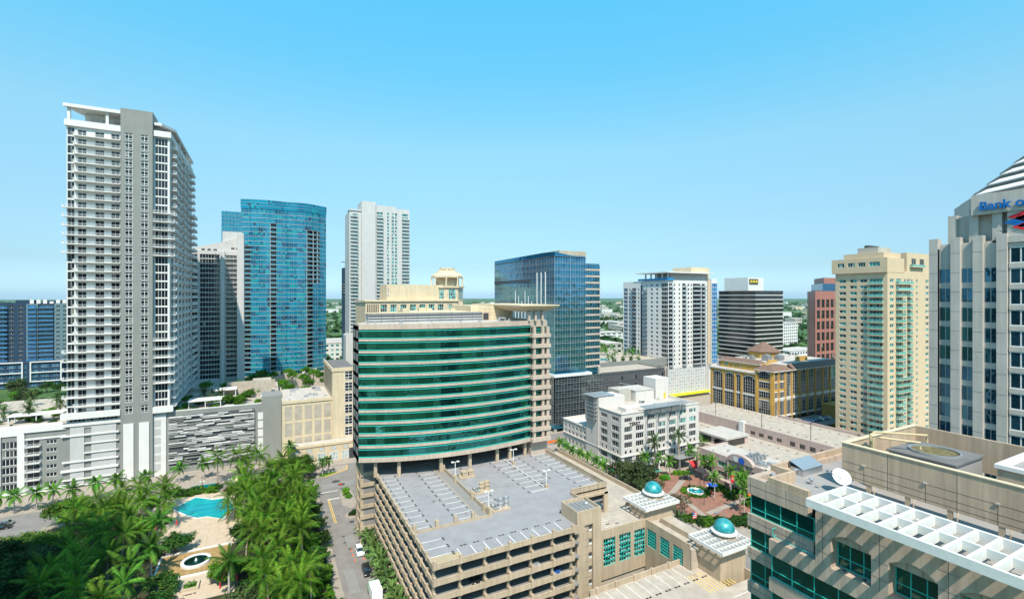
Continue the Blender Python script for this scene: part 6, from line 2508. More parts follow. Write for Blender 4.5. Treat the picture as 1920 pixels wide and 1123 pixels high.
# roof structures
for i, a in enumerate(((tx + 15, 168, tzt - 0.6, tx + 22, 176, tzt + 5.0), (tx + 23, 166, tzt - 0.6, tx + 34, 177, tzt + 4.2), (tx + 35, 166, tzt - 0.6, tx + 43, 174, tzt + 9.0))):
    b = MB()
    b.box(*a)
    TR.part(('plant_screen', 'penthouse', 'lift_tower')[i], b, [('concrete', 'terry_white', 'terry_white')[i]])
b = MB()
b.box(tx + 22.8, 165.8, tzt + 4.2, tx + 34.3, 177.2, tzt + 4.5)
TR.part('penthouse_roof', b, ['roof_white'])
b = MB()
b.box(tx + 40.0, 165.94, tzt - 0.5, tx + 41.4, 165.99, tzt + 2.0)
TR.part('door', b, ['gold_sign'])
b = MB()
for k in range(8):
    b.tube([(tx + 15 + k, 168, tzt + 5.0), (tx + 15 + k, 168, tzt + 6.6)], 0.07, 4)
b.tube([(tx + 15, 168, tzt + 6.6), (tx + 22, 168, tzt + 6.6), (tx + 22, 176, tzt + 6.6)], 0.08, 4)
b.tube([(tx + 15, 168, tzt + 5.8), (tx + 22, 168, tzt + 5.8)], 0.08, 4)
TR.part('roof_rail', b, ['white_metal'])
b = MB()
b.box(tx + 6, 153, tzt - 0.6, tx + 13, 158, tzt + 0.9)
b.box(tx + 14, 155, tzt - 0.6, tx + 28, 160, tzt + 0.2)
TR.part('roof_curb', b, ['terry_white'])
# lower wing to the far left
ops = []
for k in range(6):
    for z, h in ((10.4, 1.6), (7.9, 1.6), (3.6, 1.8)):
        ops.append((1.2 + k * 3.0, z, 1.5, h, dict(nx=2, fr=0.1)))
facade(TR, (tx, 190.6), (0, -1), 18.6, 2.6, 13.6, ops, 'terry_white', 0.3, name='wing_wall')
b = MB()
b.box(tx + 0.4, 172.1, 0.1, tx + 14, 190.6, 13.2)
TR.part('wing_core', b, ['terry_white'])
b = MB()
b.box(tx - 0.3, 172.1, 13.6, tx + 0.4, 190.8, 14.2)
b.box(tx + 0.4, 190.2, 13.2, tx + 14, 190.8, 14.2)
TR.part('parapet', b, ['terry_white'])
for y in (149.2, 153, 158, 163, 168, 173, 178, 184, 189.5):
    b = MB()
    b.box(tx + 0.01, y, 0.1, tx + 0.9, y + 0.9, 2.6)
    TR.part('arcade_post', b, ['terry_white'])
for x in (132, 139, 146, 153, 160, 168):
    b = MB()
    b.box(x, ty_ + 0.01, 0.1, x + 0.9, ty_ + 0.9, 2.6)
    TR.part('arcade_post', b, ['terry_white'])
# glazed entrance canopy and white drapes
b = MB()
b.prism([(150, 141), (161, 141), (161, ty_ - 0.5), (150, ty_ - 0.5)], 5.2, 5.45)
TR.part('entrance_canopy', b, ['galvanised'])
for x in (150.4, 160.4):
    b = MB()
    b.box(x, 141.2, 0.1, x + 0.5, 141.7, 5.2)
    TR.part('canopy_post', b, ['grey_metal'])
for x in (142.5, 145.0, 149.2):
    b = MB()
    b.lathe([(0.5, 0.1), (0.35, 2.4), (0.5, 4.6)], 10, (x, ty_ - 1.4, 0))
    TR.part('drape', b, ['white_wall'])

# ------------------------------------------------------------------ blue reflective office tower
GT = Thing('blue_glass_tower', (150, 240, 0), 'blue mirrored glass office tower right of the green office', 'office tower')
qx, qy, qx1, qyf = 134.8, 211.8, 154.7, 286.0
gfh = 3.55
zr_l = [33.0 + gfh * f for f in range(17)]
nf = 17
for f in range(nf):
    z = 33 + gfh * f
    for k in range(4):
        y1 = qyf - k * 18.55
        GT.inst('glass_bay', win_mesh(18.5, gfh - 0.02, 11, 1, 0.06, 'light_panel', 'cobalt_glass', rows=[0, 1.0, gfh - 0.02]), (qx, y1, z), -math.pi / 2)
    for k in range(2):
        GT.inst('glass_bay', win_mesh(9.9, gfh - 0.02, 6, 1, 0.06, 'light_panel', 'cobalt_glass', rows=[0, 1.0, gfh - 0.02]), (qx + 0.02 + k * 9.95, qy, z))
    if f < nf - 1:
        GT.inst('wing_glass', win_mesh(10.2, gfh - 1.05, 6, 1, 0.1, 'grey_metal', 'cobalt_glass'), (155.0, qy + 1.2, z + 0.95))
        b = MB()
        b.box(154.9, qy + 0.9, z, 165.6, qy + 2.0, z + 0.9)
        b.box(164.6, qy + 2.0, z, 165.6, qy + 30, z + 0.9)
        GT.part('wing_band', b, ['pinkish_precast'])
b = MB()
b.box(qx + 0.3, qy + 0.3, 2, qx1, qyf - 0.3, 94.0)
b.box(qx1, qy + 1.6, 2, 165.2, qy + 40, 33 + gfh * 16 + 0.4)
GT.part('core', b, ['cobalt_glass'])
# folded glass crown
b = MB()
zc = 33 + gfh * nf
pts = [((qx, qyf), zc + 2.0), ((qx, qy + 12), zc + 2.6), ((qx, qy), zc + 2.2), ((qx + 8, qy), zc + 1.0), ((qx1, qy), zc - 0.4)]
for i in range(4):
    (a, za), (c, zc2) = pts[i], pts[i + 1]
    b.quad((*a, zc - 0.6), (*c, zc - 0.6), (*c, zc2), (*a, za))
GT.part('glass_crown', b, ['cobalt_glass'])
b = MB()
b.box(qx + 8, qy + 8, zc - 1, qx + 26, qy + 30, zc + 4.0)
GT.part('penthouse', b, ['beige_precast'])
for k in range(3):
    b = MB()
    b.box(qx - 0.45, qy + 9 + k * 4.5, zc - 26 - k * 3, qx - 0.02, qy + 9.28 + k * 4.5, zc - 8)
    GT.part('white_fin', b, ['white_metal'])
for k in range(6):
    b = MB()
    b.box(qx - 0.35, qy + 24 + k * 4.0, zc - 40, qx - 0.02, qy + 24.22 + k * 4.0, zc - 24 + (k % 3) * 3)
    GT.part('white_fin', b, ['white_metal'])
b = MB()
b.box(qx - 0.25, qy + 26, zc - 13, qx - 0.01, qyf, zc - 11.6)
GT.part('dark_band', b, ['dark_metal'])
# recess and lower block
b = MB()
b.box(qx - 1.2, qy - 1.4, 29.5, 158, qy + 6, 30.8)
GT.part('white_beam', b, ['white_metal'])
for x in (qx + 0.4, 150, 164):
    b = MB()
    b.box(x, qy + 0.5, 0.1, x + 1.2, qy + 1.7, 33)
    GT.part('column', b, ['concrete'])
for f in range(7):
    z = 4.5 + gfh * f
    for k in range(2):
        GT.inst('lower_glass', win_mesh(15.2, gfh - 0.04, 8, 1, 0.1, 'galvanised', 'smoke_glass', rows=[0, 0.9, 2.0, gfh - 0.04]), (qx + 15.25 * k, qy - 0.6, z))
    GT.inst('lower_glass', win_mesh(24, gfh - 0.04, 12, 1, 0.1, 'galvanised', 'smoke_glass', rows=[0, 0.9, 2.0, gfh - 0.04]), (qx - 0.6, qy + 24, z), -math.pi / 2)

# ------------------------------------------------------------------ dark garage and the white apartment tower with its deck
DG = Thing('slate_garage', (192, 236, 0), 'slate grey screened parking garage behind the white hotel', 'garage')
gy = 217.0
b = MB()
b.box(165.4, gy + 0.3, 0.1, 218, 240, 27.2)
DG.part('core', b, ['deck_under'])
for k in range(5):
    for f in range(5):
        b = MB()
        x = 166 + k * 10.6
        b.box(x, gy, 3.6 + f * 4.7, x + 10.3, gy + 0.25, 8.0 + f * 4.7)
        DG.part('screen_panel', b, ['dark_grey_wall'])
        b = MB()
        b.box(x + 7.6, gy - 0.06, 4.4 + f * 4.7, x + 8.6, gy - 0.002, 6.8 + f * 4.7)
        DG.part('opening', b, ['black_glass'])
b = MB()
b.box(165.6, gy - 0.1, 27.2, 218, gy + 0.5, 28.4)
DG.part('parapet', b, ['dark_grey_wall'])
b = MB()
b.box(166, gy + 0.6, 27.2, 218, 239.8, 27.5)
DG.part('roof', b, ['pale_concrete'])
b = MB()
b.box(217.6, gy + 0.6, 27.2, 218.02, 240, 28.4)
b.box(180.1, 245.6, 24, 249, 246, 29.2)
DG.part('parapet', b, ['grey_wall'])
DP = Thing('deck_pool', (190, 300, 28), 'turquoise rooftop pool among small palms left of the white apartment tower', 'pool')
b = MB()
b.box(180, 246, 0.1, 249, 330, 28.0)
DP.part('deck', b, ['pale_concrete'])
b = MB()
b.prism([(186, 262), (214, 262), (206, 290), (186, 290)], 28.0, 28.2)
DP.part('water', b, ['canal_water'])

AP = Thing('white_apartment_tower', (275, 268, 0), 'white apartment tower with flat roof plate and blue glass strip right of the mirrored tower', 'tower')
ax, ay_, ax1, ayf, az0, afh, anf = 249.5, 244.8, 296.5, 269.0, 23.0, 3.1, 19
sm = dict(nx=1, fr=0.08)
ops = []
for f in range(anf):
    z = az0 + f * afh
    for u, w in ((2.0, 1.4), (7.0, 2.2), (12.4, 2.2)):
        ops.append((u, z + 0.6, w, 1.6, dict(nx=2, fr=0.1)))
    ops.append((17.5, z + 0.02, 6.4, 2.6, dict(nx=4, fr=0.12, name='corner_window')))
facade(AP, (ax, ayf), (0, -1), ayf - ay_, 0.1, 83.5, ops, 'white_wall', 0.4)
ops = []
for f in range(anf):
    z = az0 + f * afh
    for u, w in ((5.4, 1.4), (10.2, 1.4), (19.0, 1.7)):
        ops.append((u, z + 0.6, w, 1.6, dict(nx=1, fr=0.1)))
    ops.append((0.5, z + 0.02, 3.6, 2.6, dict(nx=2, fr=0.12, name='corner_window')))
    ops.append((13.6, z + 0.02, 3.4, 2.5, dict(nx=2, name='balcony_door')))
    ops.append((24.2, z + 0.02, 7.8, 2.5, dict(nx=4, name='balcony_door')))
    ops.append((33.2, z + 0.02, 3.4, 2.5, dict(nx=2, name='balcony_door')))
    ops.append((22.0, z + 0.6, 1.5, 1.6, dict(nx=2, fr=0.1)))
facade(AP, (ax, ay_), (1, 0), 38.0, 22.0, 83.5, ops, 'white_wall', 0.4)
for f in range(anf):
    z = az0 + f * afh
    AP.inst('balcony', balcony_mesh(3.6, 1.3, 'glass', 'light_panel', 'grey_metal', panel='pale_rail_glass'), (ax + 0.4, ay_, z))
    AP.inst('balcony', balcony_mesh(3.8, 1.3, 'glass', 'light_panel', 'grey_metal', panel='pale_rail_glass'), (ax + 13.4, ay_, z))
    AP.inst('balcony', balcony_mesh(8.2, 1.5, 'glass', 'dark_grey_wall', 'grey_metal', panel='pale_rail_glass'), (ax + 24.0, ay_, z))
    AP.inst('balcony', balcony_mesh(4.0, 1.3, 'glass', 'light_panel', 'grey_metal', panel='pale_rail_glass'), (ax + 33.0, ay_, z))
    AP.inst('blue_strip_window', win_mesh(5.4, afh - 0.05, 3, 1, 0.16, 'white_metal', 'strip_blue'), (ax + 41.7, ay_ - 2.0, z))
b = MB()
b.box(ax + 0.5, ay_ + 0.5, 0.1, ax1, 290, 83.3)
b.box(ax + 41.5, ay_ - 1.7, 21, ax + 47.3, ay_ + 20, 85)
AP.part('core', b, ['white_wall'])
b = MB()
b.box(ax + 19.0 + 2.6, ay_ - 0.35, 22.2, ax + 19.0 + 4.6, ay_ - 0.003, 83) if False else b.box(ax + 39.6, ay_ - 0.3, 22, ax + 41.4, ay_ - 0.003, 84)
AP.part('cream_strip', b, ['cream_condo'])
b = MB()
b.box(ax + 27, ay_ + 4, 83.3, ax + 46, ay_ + 22, 93.5)
AP.part('lift_house', b, ['cream_stone'])
b = MB()
b.prism([(ax - 2.5, ay_ - 2.5), (ax + 44, ay_ - 1.5), (ax + 44, ay_ + 20), (ax - 2.5, ayf + 6)], 88.6, 89.4)
AP.part('roof_plate', b, ['white_wall'])
b = MB()
b.box(ax + 5, ay_ + 3, 83.4, ax + 42, ay_ + 18, 88.6)
AP.part('penthouse', b, ['light_panel'])
for k in range(5):
    b = MB()
    b.box(ax + 0.4, ay_ + 0.6 + k * 5.5, 83.4, ax + 1.2, ay_ + 1.4 + k * 5.5, 88.6)
    AP.part('crown_column', b, ['white_wall'])
b = MB()
b.box(ax - 1.0, ay_ - 1.0, 83.5, ax + 4.5, ay_ - 0.6, 85.0)
b.box(ax - 1.0, ay_ - 0.6, 83.5, ax - 0.6, ayf + 5, 85.0)
AP.part('blue_rail', b, ['blue_metal'])
# left wing of the same tower
ops = []
for f in range(anf - 1):
    z = az0 + f * afh
    for u, w in ((6.5, 1.6), (16.5, 1.6)):
        ops.append((u, z + 0.6, w, 1.6, dict(nx=2, fr=0.1)))
    ops.append((0.5, z + 0.02, 4.6, 2.6, dict(nx=3, glass='blue_balcony_glass')))
    ops.append((10.0, z + 0.02, 4.6, 2.6, dict(nx=3, name='balcony_door')))
facade(AP, (ax - 0.8, 291), (0, -1), 19.5, 0.1, 80.5, ops, 'white_wall', 0.4, name='wing_wall')
b = MB()
b.box(ax - 0.3, 271.4, 0.1, ax + 10, 291, 80.2)
AP.part('wing_core', b, ['navy_wall'])
b = MB()
b.box(ax - 0.8, 271.4, 80.5, ax + 10, 291, 83.2)
AP.part('wing_parapet', b, ['white_wall'])
for f in range(anf - 1):
    AP.inst('balcony', balcony_mesh(5.0, 1.3, 'glass', 'light_panel', 'grey_metal', panel='blue_balcony_glass'), (ax - 0.8, 281.2, az0 + f * afh), -math.pi / 2)
    AP.inst('balcony', balcony_mesh(4.0, 1.5, 'glass', 'light_panel', 'grey_metal', panel='blue_balcony_glass'), (ax, ayf + 0.4, az0 + f * afh), -math.pi / 2)
# podium screens with the yellow strip
for k in range(7):
    for f in range(2):
        AP.inst('podium_screen', win_mesh(4.4, 9.0, 2, 4, 0.5, 'white_wall', 'pale_rail_glass'), (ax + 0.2 + k * 5.3, ay_ - 0.1, 3.6 + f * 9.3))
b = MB()
b.box(ax - 0.3, ay_ + 0.0, 0.1, ax + 41, ay_ + 0.4, 22.0)
AP.part('podium_wall', b, ['light_panel'])
b = MB()
b.box(ax + 0.0, ay_ - 2.4, 2.2, ax + 41, ay_ - 0.15, 3.4)
AP.part('yellow_canopy', b, ['lime_metal'])
for k in range(4):
    b = MB()
    b.box(ax - 0.35, ay_ + 0.4 + k * 6, 0.1, ax - 0.05, ay_ + 5.6 + k * 6, 21.8)
    AP.part('podium_panel', b, ['light_panel' if k % 2 else 'grey_wall'])

# ------------------------------------------------------------------ banded black office
DB = Thing('black_banded_office', (375, 272, 0), 'black glass office with white horizontal bands and white rooftop box', 'office building')
dx, dy, dx1, dyf = 356.6, 254.7, 392.9, 289.9
for f in range(20):
    z = 4.4 + f * 3.6
    DB.inst('window_band', win_mesh(dx1 - dx, 2.75, 18, 1, 0.12, 'bronze_sign', 'black_glass'), (dx, dy, z + 0.75))
    DB.inst('window_band', win_mesh(dyf - dy, 2.75, 18, 1, 0.12, 'bronze_sign', 'black_glass'), (dx, dyf, z + 0.75), -math.pi / 2)
    b = MB()
    b.box(dx - 0.5, dy - 0.5, z, dx1, dy + 0.5, z + 0.62)
    b.box(dx - 0.5, dy + 0.5, z, dx + 0.5, dyf, z + 0.62)
    DB.part('white_band', b, ['white_wall'])
b = MB()
b.box(dx + 0.3, dy + 0.3, 0, dx1, dyf, 76)
DB.part('core', b, ['black_glass'])
b = MB()
b.box(dx - 0.4, dy - 0.4, 76, dx1, dyf, 76.8)
DB.part('roof_edge', b, ['bronze_sign'])
b = MB()
b.box(dx + 2, dy + 8, 76.8, dx + 22, dyf - 4, 88.0)
DB.part('rooftop_box', b, ['white_wall'])
me = text_mesh('ORO', 4.2, 'gold_sign', 0.3, 0.05)
b = MB()
b.box(dx + 3.4, dy + 7.6, 82.4, dx + 14.5, dy + 7.98, 86.8)
DB.part('sign_panel', b, ['bronze_sign'])
for k in range(3):
    b = MB()
    b.box(dx + 4.4 + k * 3.3, dy + 7.5, 83.6, dx + 6.9 + k * 3.3, dy + 7.59, 85.8)
    DB.part('sign_mark', b, ['gold_sign'])

# ------------------------------------------------------------------ red granite tower
RG = Thing('red_granite_tower', (330, 190, 0), 'red granite office tower with grouped windows behind the cream condo tower', 'tower')
px0, py0 = 308.0, 178.5
ops = []
for f in range(9):
    for k in range(5):
        ops.append((1.8 + 5.0 * k, 9 + f * 7.0, 3.4, 5.2, dict(nx=2, nz=2, fr=0.12, frame='bronze_sign', glass='dark_glass')))
facade(RG, (px0, py0), (1, 0), 30, 0.1, 75.5, ops, 'red_granite', 0.4)
_d = (-37 / 45.8, -27 / 45.8)
ops = [(42.0, 9 + f * 7.0, 2.6, 5.2, dict(nx=2, nz=2, fr=0.12, frame='bronze_sign', glass='dark_glass')) for f in range(9)]
facade(RG, (px0 + 37, py0 + 27), _d, 45.8, 0.1, 75.5, ops, 'red_granite', 0.4)
b = MB()
b.prism([(px0 + 1.2, py0 + 0.5), (px0 + 44, py0 + 0.5), (px0 + 44, py0 + 27), (px0 + 37.5, py0 + 27)], 0.1, 75.2)
RG.part('core', b, ['red_granite'])
b = MB()
b.prism([(px0 + 15, py0 + 4), (px0 + 44, py0 + 4), (px0 + 44, py0 + 26), (px0 + 40, py0 + 26)], 75.2, 80.5)
RG.part('upper_tier', b, ['blue_balcony_glass'])
b = MB()
b.prism([(px0 + 20, py0 + 6), (px0 + 44, py0 + 6), (px0 + 44, py0 + 24), (px0 + 40, py0 + 24)], 80.5, 84.5)
RG.part('upper_tier', b, ['red_granite'])
b = MB()
b.box(300, 205, 0.1, 338, 240, 20)
b.box(318, 245, 0.1, 350, 254, 24)
RG.part('low_wing', b, ['mauve_stucco'])

# ------------------------------------------------------------------ mauve parking decks and the low shop building
MD = Thing('mauve_parking_deck', (205, 135, 0), 'long mauve parking deck with pale roof stalls below the gold building', 'parking deck')
b = MB()
b.box(198.5, 92, 0.1, 228, 186, 11.6)
MD.part('upper_deck', b, ['pale_concrete'])
b = MB()
b.box(171.5, 92, 0.1, 198.2, 186, 7.6)
MD.part('lower_deck', b, ['pale_concrete'])
ops = [(42 + k * 4.2, 8.7, 2.4, 1.6, None) for k in range(4)] + [(60.5 + k * 4.2, 8.5, 2.4, 2.0, None) for k in range(6)]
facade(MD, (198.2, 186), (0, -1), 94, 7.6, 12.6, ops, 'mauve_stucco', 0.5)
for o in ops:
    b = MB()
    b.box(198.3, 186 - o[0] - o[2], o[1], 198.42, 186 - o[0], o[1] + o[3])
    MD.part('opening', b, ['black_glass'])
b = MB()
b.box(198.21, 92, 12.6, 198.8, 186, 12.8)
b.box(227.4, 92, 11.6, 228, 150, 12.8)
b.box(171.4, 152, 7.6, 171.9, 186, 8.8)
MD.part('parapet', b, ['mauve_stucco'])
for k in range(22):
    for (xa, xb) in ((202, 206.5), (219, 223.5)):
        b = MB()
        b.box(xa + 4.2, 95 + k * 4.0, 11.6, xb + 0.6, 95.9 + k * 4.0, 11.61)
        MD.part('oil_stain', b, ['black_stain'])
    for (xa, xb) in ((176, 180.5), (189, 193.5)):
        b = MB()
        b.box(xa + 4.0, 95 + k * 4.0, 7.6, xb + 0.4, 95.9 + k * 4.0, 7.61)
        MD.part('oil_stain', b, ['black_stain'])
ops = [(1.5, 3.0, 5.5, 2.0, None), (9.5, 3.0, 7, 2.0, None)]
# small covered entry block on the lower deck
b = MB()
b.box(174, 138, 7.6, 188, 152, 10.8)
MD.part('entry_block', b, ['mauve_stucco'])
b = MB()
b.box(173.4, 137.4, 10.8, 188.6, 152.6, 11.6)
MD.part('entry_roof', b, ['roof_white'])
for y in (139.5, 145.5):
    b = MB()
    b.box(173.9, y, 8.0, 173.99, y + 4.4, 10.4)
    MD.part('opening', b, ['black_glass'])
b = MB()
b.box(175.5, 137.9, 7.8, 186, 137.99, 10.4)
MD.part('opening', b, ['black_glass'])
for i, y in enumerate((165, 140, 118, 100)):
    L = Thing('deck_lamp', (200.5, y, 11.6), 'thin dark lamp post on the mauve deck, number ' .replace(', number ', '') + (', farthest along the wall', ', beside the white stair head', ', in front of the condo awning', ', nearest the stone office')[i], 'lamp post', 'lamp posts on the mauve deck')
    b = MB()
    b.tube([(200.5, y, 11.6), (200.5, y, 19.5)], 0.12, 6)
    b.box(199.6, y - 0.2, 19.4, 201.4, y + 0.2, 19.6)
    L.part('pole', b, ['bronze_sign'])
b = MB()
b.box(197.4, 147, 7.6, 199.4, 149.5, 13.6)
MD.part('stair_head', b, ['white_wall'])

LS = Thing('low_shop_building', (168, 118, 0), 'low mauve shop building with white roof and arched gable sign by the plaza', 'shop')
ops = []
for k in range(5):
    ops.append((2.4 + k * 7.0, 6.9, 5.4, 2.0, dict(nx=4, fr=0.1, glass='teal_window')))
    ops.append((2.4 + k * 7.0, 3.2, 5.4, 1.9, dict(nx=4, fr=0.1)))
facade(LS, (155.0, 136.0), (0, -1), 36, 0.1, 11.0, ops, 'mauve_stucco', 0.5)
b = MB()
b.box(155.6, 100, 0.1, 171.2, 136, 10.2)
LS.part('core', b, ['mauve_stucco'])
b = MB()
b.box(155.7, 100.2, 10.2, 171, 135.4, 10.5)
LS.part('roof', b, ['roof_white'])
for a in ((155, 135.4, 10.2, 171.2, 136, 11.0), (155.0, 100, 11.0, 155.7, 136.0, 11.35)):
    b = MB()
    b.box(*a)
    LS.part('parapet', b, ['mauve_stucco'])
for k in range(6):
    b = MB()
    b.box(154.4, 135.2 - k * 7.0 - 0.0, 0.1, 154.99, 135.95 - k * 7.0, 10.6)
    LS.part('pilaster', b, ['mauve_stucco'])
b = MB()
n = 12
yc, w = 116.5, 5.4
pts = [(yc + w * math.cos(math.pi * k / n), 10.8 + 3.0 * math.sin(math.pi * k / n)) for k in range(n + 1)]
for x, fl in ((154.2, 1), (155.8, 0)):
    p = [(x, y, z) for y, z in pts]
    b.poly(p if fl else p[::-1])
for k in range(n):
    b.quad((154.2, *pts[k]), (155.8, *pts[k]), (155.8, *pts[k + 1]), (154.2, *pts[k + 1]))
LS.part('arched_gable', b, ['mauve_stucco'])
b = MB()
def disc(y, z, r, x, m, half):
    p = [(x, y + r * math.cos(2 * math.pi * k / 16), z + r * math.sin(2 * math.pi * k / 16)) for k in range(16)]
    b.poly(p, m)
disc(118.0, 12.0, 1.1, 154.12, 0, 0)
disc(115.6, 11.9, 1.25, 154.1, 1, 0)
LS.part('gable_sign', b, ['white_metal', 'blue_cloth'])
b = MB()
b.box(152.4, 101, 2.6, 154.3, 135.6, 2.9)
LS.part('awning', b, ['mauve_stucco'])
for i in range(10):
    x, y = 160 + (i % 5) * 1.9, 116 + (i // 5) * 2.6
    U = Thing('rooftop_unit', (x, y, 10.5), 'grey condenser in the cluster on the white shop roof', 'cooling unit', 'condensers on the shop roof')
    b = MB()
    b.box(x - 0.65, y - 0.65, 10.7, x + 0.65, y + 0.65, 12.0)
    b.lathe([(0.5, 12.0), (0.5, 12.2)], 10, (x, y, 0))
    U.part('casing', b, ['grey_metal'])
for i, (x, y, L) in enumerate(((163, 108, 7), (166, 104, 6), (160, 112, 5))):
    U = Thing('duct_run', (x, y, 10.5), ('long', 'second', 'short')[i] + ' metal duct run on the white shop roof', 'duct', 'ducts on the shop roof')
    b = MB()
    b.box(x - 0.5, y - L / 2, 10.6, x + 0.5, y + L / 2, 11.5)
    b.box(x - 1.4, y - 0.8, 10.55, x + 1.4, y + 0.8, 12.0)
    U.part('duct', b, ['galvanised'])

# ------------------------------------------------------------------ far buildings between and behind the towers
r5 = random.Random(9)
def far_block(x, y, w, d, h, label, mat='white_wall', rows=4, cols=6, glass='dark_glass', group=None, cat='building'):
    T = Thing('distant_building', (x + w / 2, y + d / 2, 0), label, cat, group)
    ops = []
    if rows == 0:
        b = MB()
        b.box(x, y, 0, x + w, y + d, h)
        T.part('wall', b, [mat])
        b = MB()
        b.box(x - 0.6, y - 0.6, h, x + w + 0.6, y + d, h + 1.2)
        T.part('roof', b, ['roof_white'])
        return T
    fh = h / rows
    cw = w / cols
    for f in range(rows):
        for k in range(cols):
            ops.append((k * cw + cw * 0.2, f * fh + fh * 0.25, cw * 0.6, fh * 0.5, dict(nx=1, fr=0.15, glass=glass)))
    facade(T, (x, y), (1, 0), w, 0, h, ops, mat, 0.4)
    b = MB()
    b.box(x + 0.02, y + 0.5, 0, x + w, y + d, h - 0.02)
    T.part('core', b, [mat])
    ops = [(k * d / 4 + d * 0.05, f * fh + fh * 0.25, d * 0.13, fh * 0.5, dict(nx=1, fr=0.15, glass=glass)) for f in range(rows) for k in range(4)]
    facade(T, (x, y + d), (0, -1), d, 0, h, ops, mat, 0.4)
    b = MB()
    b.box(x - 0.3, y - 0.3, h, x + w, y + d, h + 0.8)
    T.part('roof', b, ['roof_white'])
    return T
far_block(640, 420, 42, 30, 34, 'white hotel slab with small windows left of the red granite tower', rows=8, cols=9)
far_block(520, 330, 60, 26, 10, 'low white hall with grey roof below the white hotel slab', rows=2, cols=12)
far_block(560, 396, 30, 26, 24, 'pale block just left of the white hotel slab', rows=5, cols=5)
far_block(300, 600, 70, 30, 24, 'white school-like block between the mirrored tower and white apartment tower', rows=5, cols=10)
far_block(330, 470, 70, 60, 13, 'wide flat-roofed hall beyond the rooftop pool', 'concrete', rows=2, cols=8)
far_block(262, 500, 16, 20, 22, 'narrow navy block beyond the rooftop pool', 'navy_wall', rows=5, cols=4)
far_block(60, 640, 70, 30, 16, 'low white block between the teal tower and slim white tower', rows=3, cols=10)
far_block(40, 560, 44, 26, 20, 'white and green low block right of the teal tower', rows=4, cols=8, glass='teal_window')
far_block(240, 820, 60, 30, 30, 'cream mid-rise on the horizon right of the lantern turret', 'cream_stone', rows=6, cols=8)
for k in range(64):
    a = (r5.choice(((-30, 128), (600, 662), (868, 934), (1120, 1180), (1120, 1180), (1458, 1530), (1458, 1530)))[0:2])
    a = (r5.uniform(*a) - 960) / 890
    t = 750 + 4200 * r5.random() ** 1.3
    x = t * (0.459 + a * 0.888)
    y = t * (0.888 - a * 0.459)
    far_block(x, y, r5.uniform(30, 80), r5.uniform(20, 40), r5.uniform(7, 20), 'small pale building among the trees far behind the towers', r5.choice(['white_wall', 'white_wall', 'cream_stone', 'concrete', 'roof_white']), 2 if t < 1300 else 0, 4, group='small buildings on the horizon')
# ------------------------------------------------------------------ plants
rp = random.Random(21)
def frond_mesh(L, droop, ll, n, mat, seed, wid=0.13, stiff=0.0):
    """pinnate palm leaf growing along +X from the origin"""
    r = random.Random(seed)
    b = MB()
    def P(s):
        return Vector((L * (s - 0.18 * droop * s * s), 0, L * (0.16 * s - droop * s * s * 0.55)))
    for k in range(10):
        a, c = P(k / 10), P((k + 1) / 10)
        w0, w1 = 0.07 * (1 - k / 11), 0.07 * (1 - (k + 1) / 11)
        b.quad((a.x, -w0, a.z), (c.x, -w1, c.z), (c.x, w1, c.z), (a.x, w0, a.z), 0)
    for k in range(n):
        s = 0.12 + 0.88 * (k + 0.5) / n
        p = P(s)
        d = (P(min(1, s + 0.03)) - P(s - 0.03)).normalized()
        w = ll * (0.35 + 0.65 * math.sin(math.pi * min(1, 0.18 + 0.80 * s))) * (0.85 + 0.3 * r.random())
        for sd in (-1, 1):
            tip = p + Vector((0, sd, 0)) * w * (0.82 - 0.2 * s) + d * w * (0.45 + 0.4 * s) + Vector((0, 0, -1)) * w * (0.42 - stiff + 0.25 * r.random())
            mid = p.lerp(tip, 0.5) + Vector((0, 0, 0.12 * w))
            q = d * wid
            b.quad(tuple(p - q * 0.6), tuple(p + q * 0.6), tuple(mid + q * 0.55), tuple(mid - q * 0.55), 0)
            i = len(b.v)
            b.v += [tuple(mid - q * 0.55), tuple(mid + q * 0.55), tuple(tip)]
            b.f.append((i, i + 1, i + 2))
            b.m.append(0)
    return b.mesh('frond', [mat])
FR = {
    'coconut': [frond_mesh(5.7, d, 1.2, 34, 'coconut_leaf', i, 0.085) for i, d in enumerate((0.35, 0.65, 0.95, 1.2))],
    'royal': [frond_mesh(4.8, d, 1.15, 32, 'royal_leaf', 10 + i, 0.11) for i, d in enumerate((0.3, 0.6, 0.9, 1.1))],
    'date': [frond_mesh(4.0, d, 0.6, 26, 'date_leaf', 20 + i, 0.11, 0.25) for i, d in enumerate((0.15, 0.3, 0.5, 0.7))],
    'queen': [frond_mesh(3.2, d, 0.9, 22, 'royal_leaf', 30 + i, 0.12) for i, d in enumerate((0.3, 0.6, 0.95, 1.2))],
    'areca': [frond_mesh(2.9, d, 0.75, 15, 'hedge_palm_leaf', 40 + i, 0.16) for i, d in enumerate((0.25, 0.5, 0.8, 1.1))],
}
DRY = frond_mesh(5.0, 0.4, 0.9, 20, 'dry_frond', 77, 0.1)
def trunk_mesh(h, r0, r1, bend, mat, shaft=0):
    def mk():
        b = MB()
        pts, rs = [], []
        n = 9
        for k in range(n + 1):
            s = k / n
            pts.append((bend * h * s * s, 0, h * s))
            rs.append(r0 + (r1 - r0) * s + (0.12 if k == 0 else 0) + (0.02 if k % 2 else 0))
        b.tube(pts, rs, 8, 0)
        if shaft:
            b.tube([(bend * h, 0, h - 0.3), (bend * h, 0, h + shaft)], [r1 * 1.15, r1 * 0.7], 8, 1)
        return b.mesh('trunk', [mat, 'royal_leaf'], True)
    return cached(('trunk', h, r0, r1, bend, mat, shaft), mk)
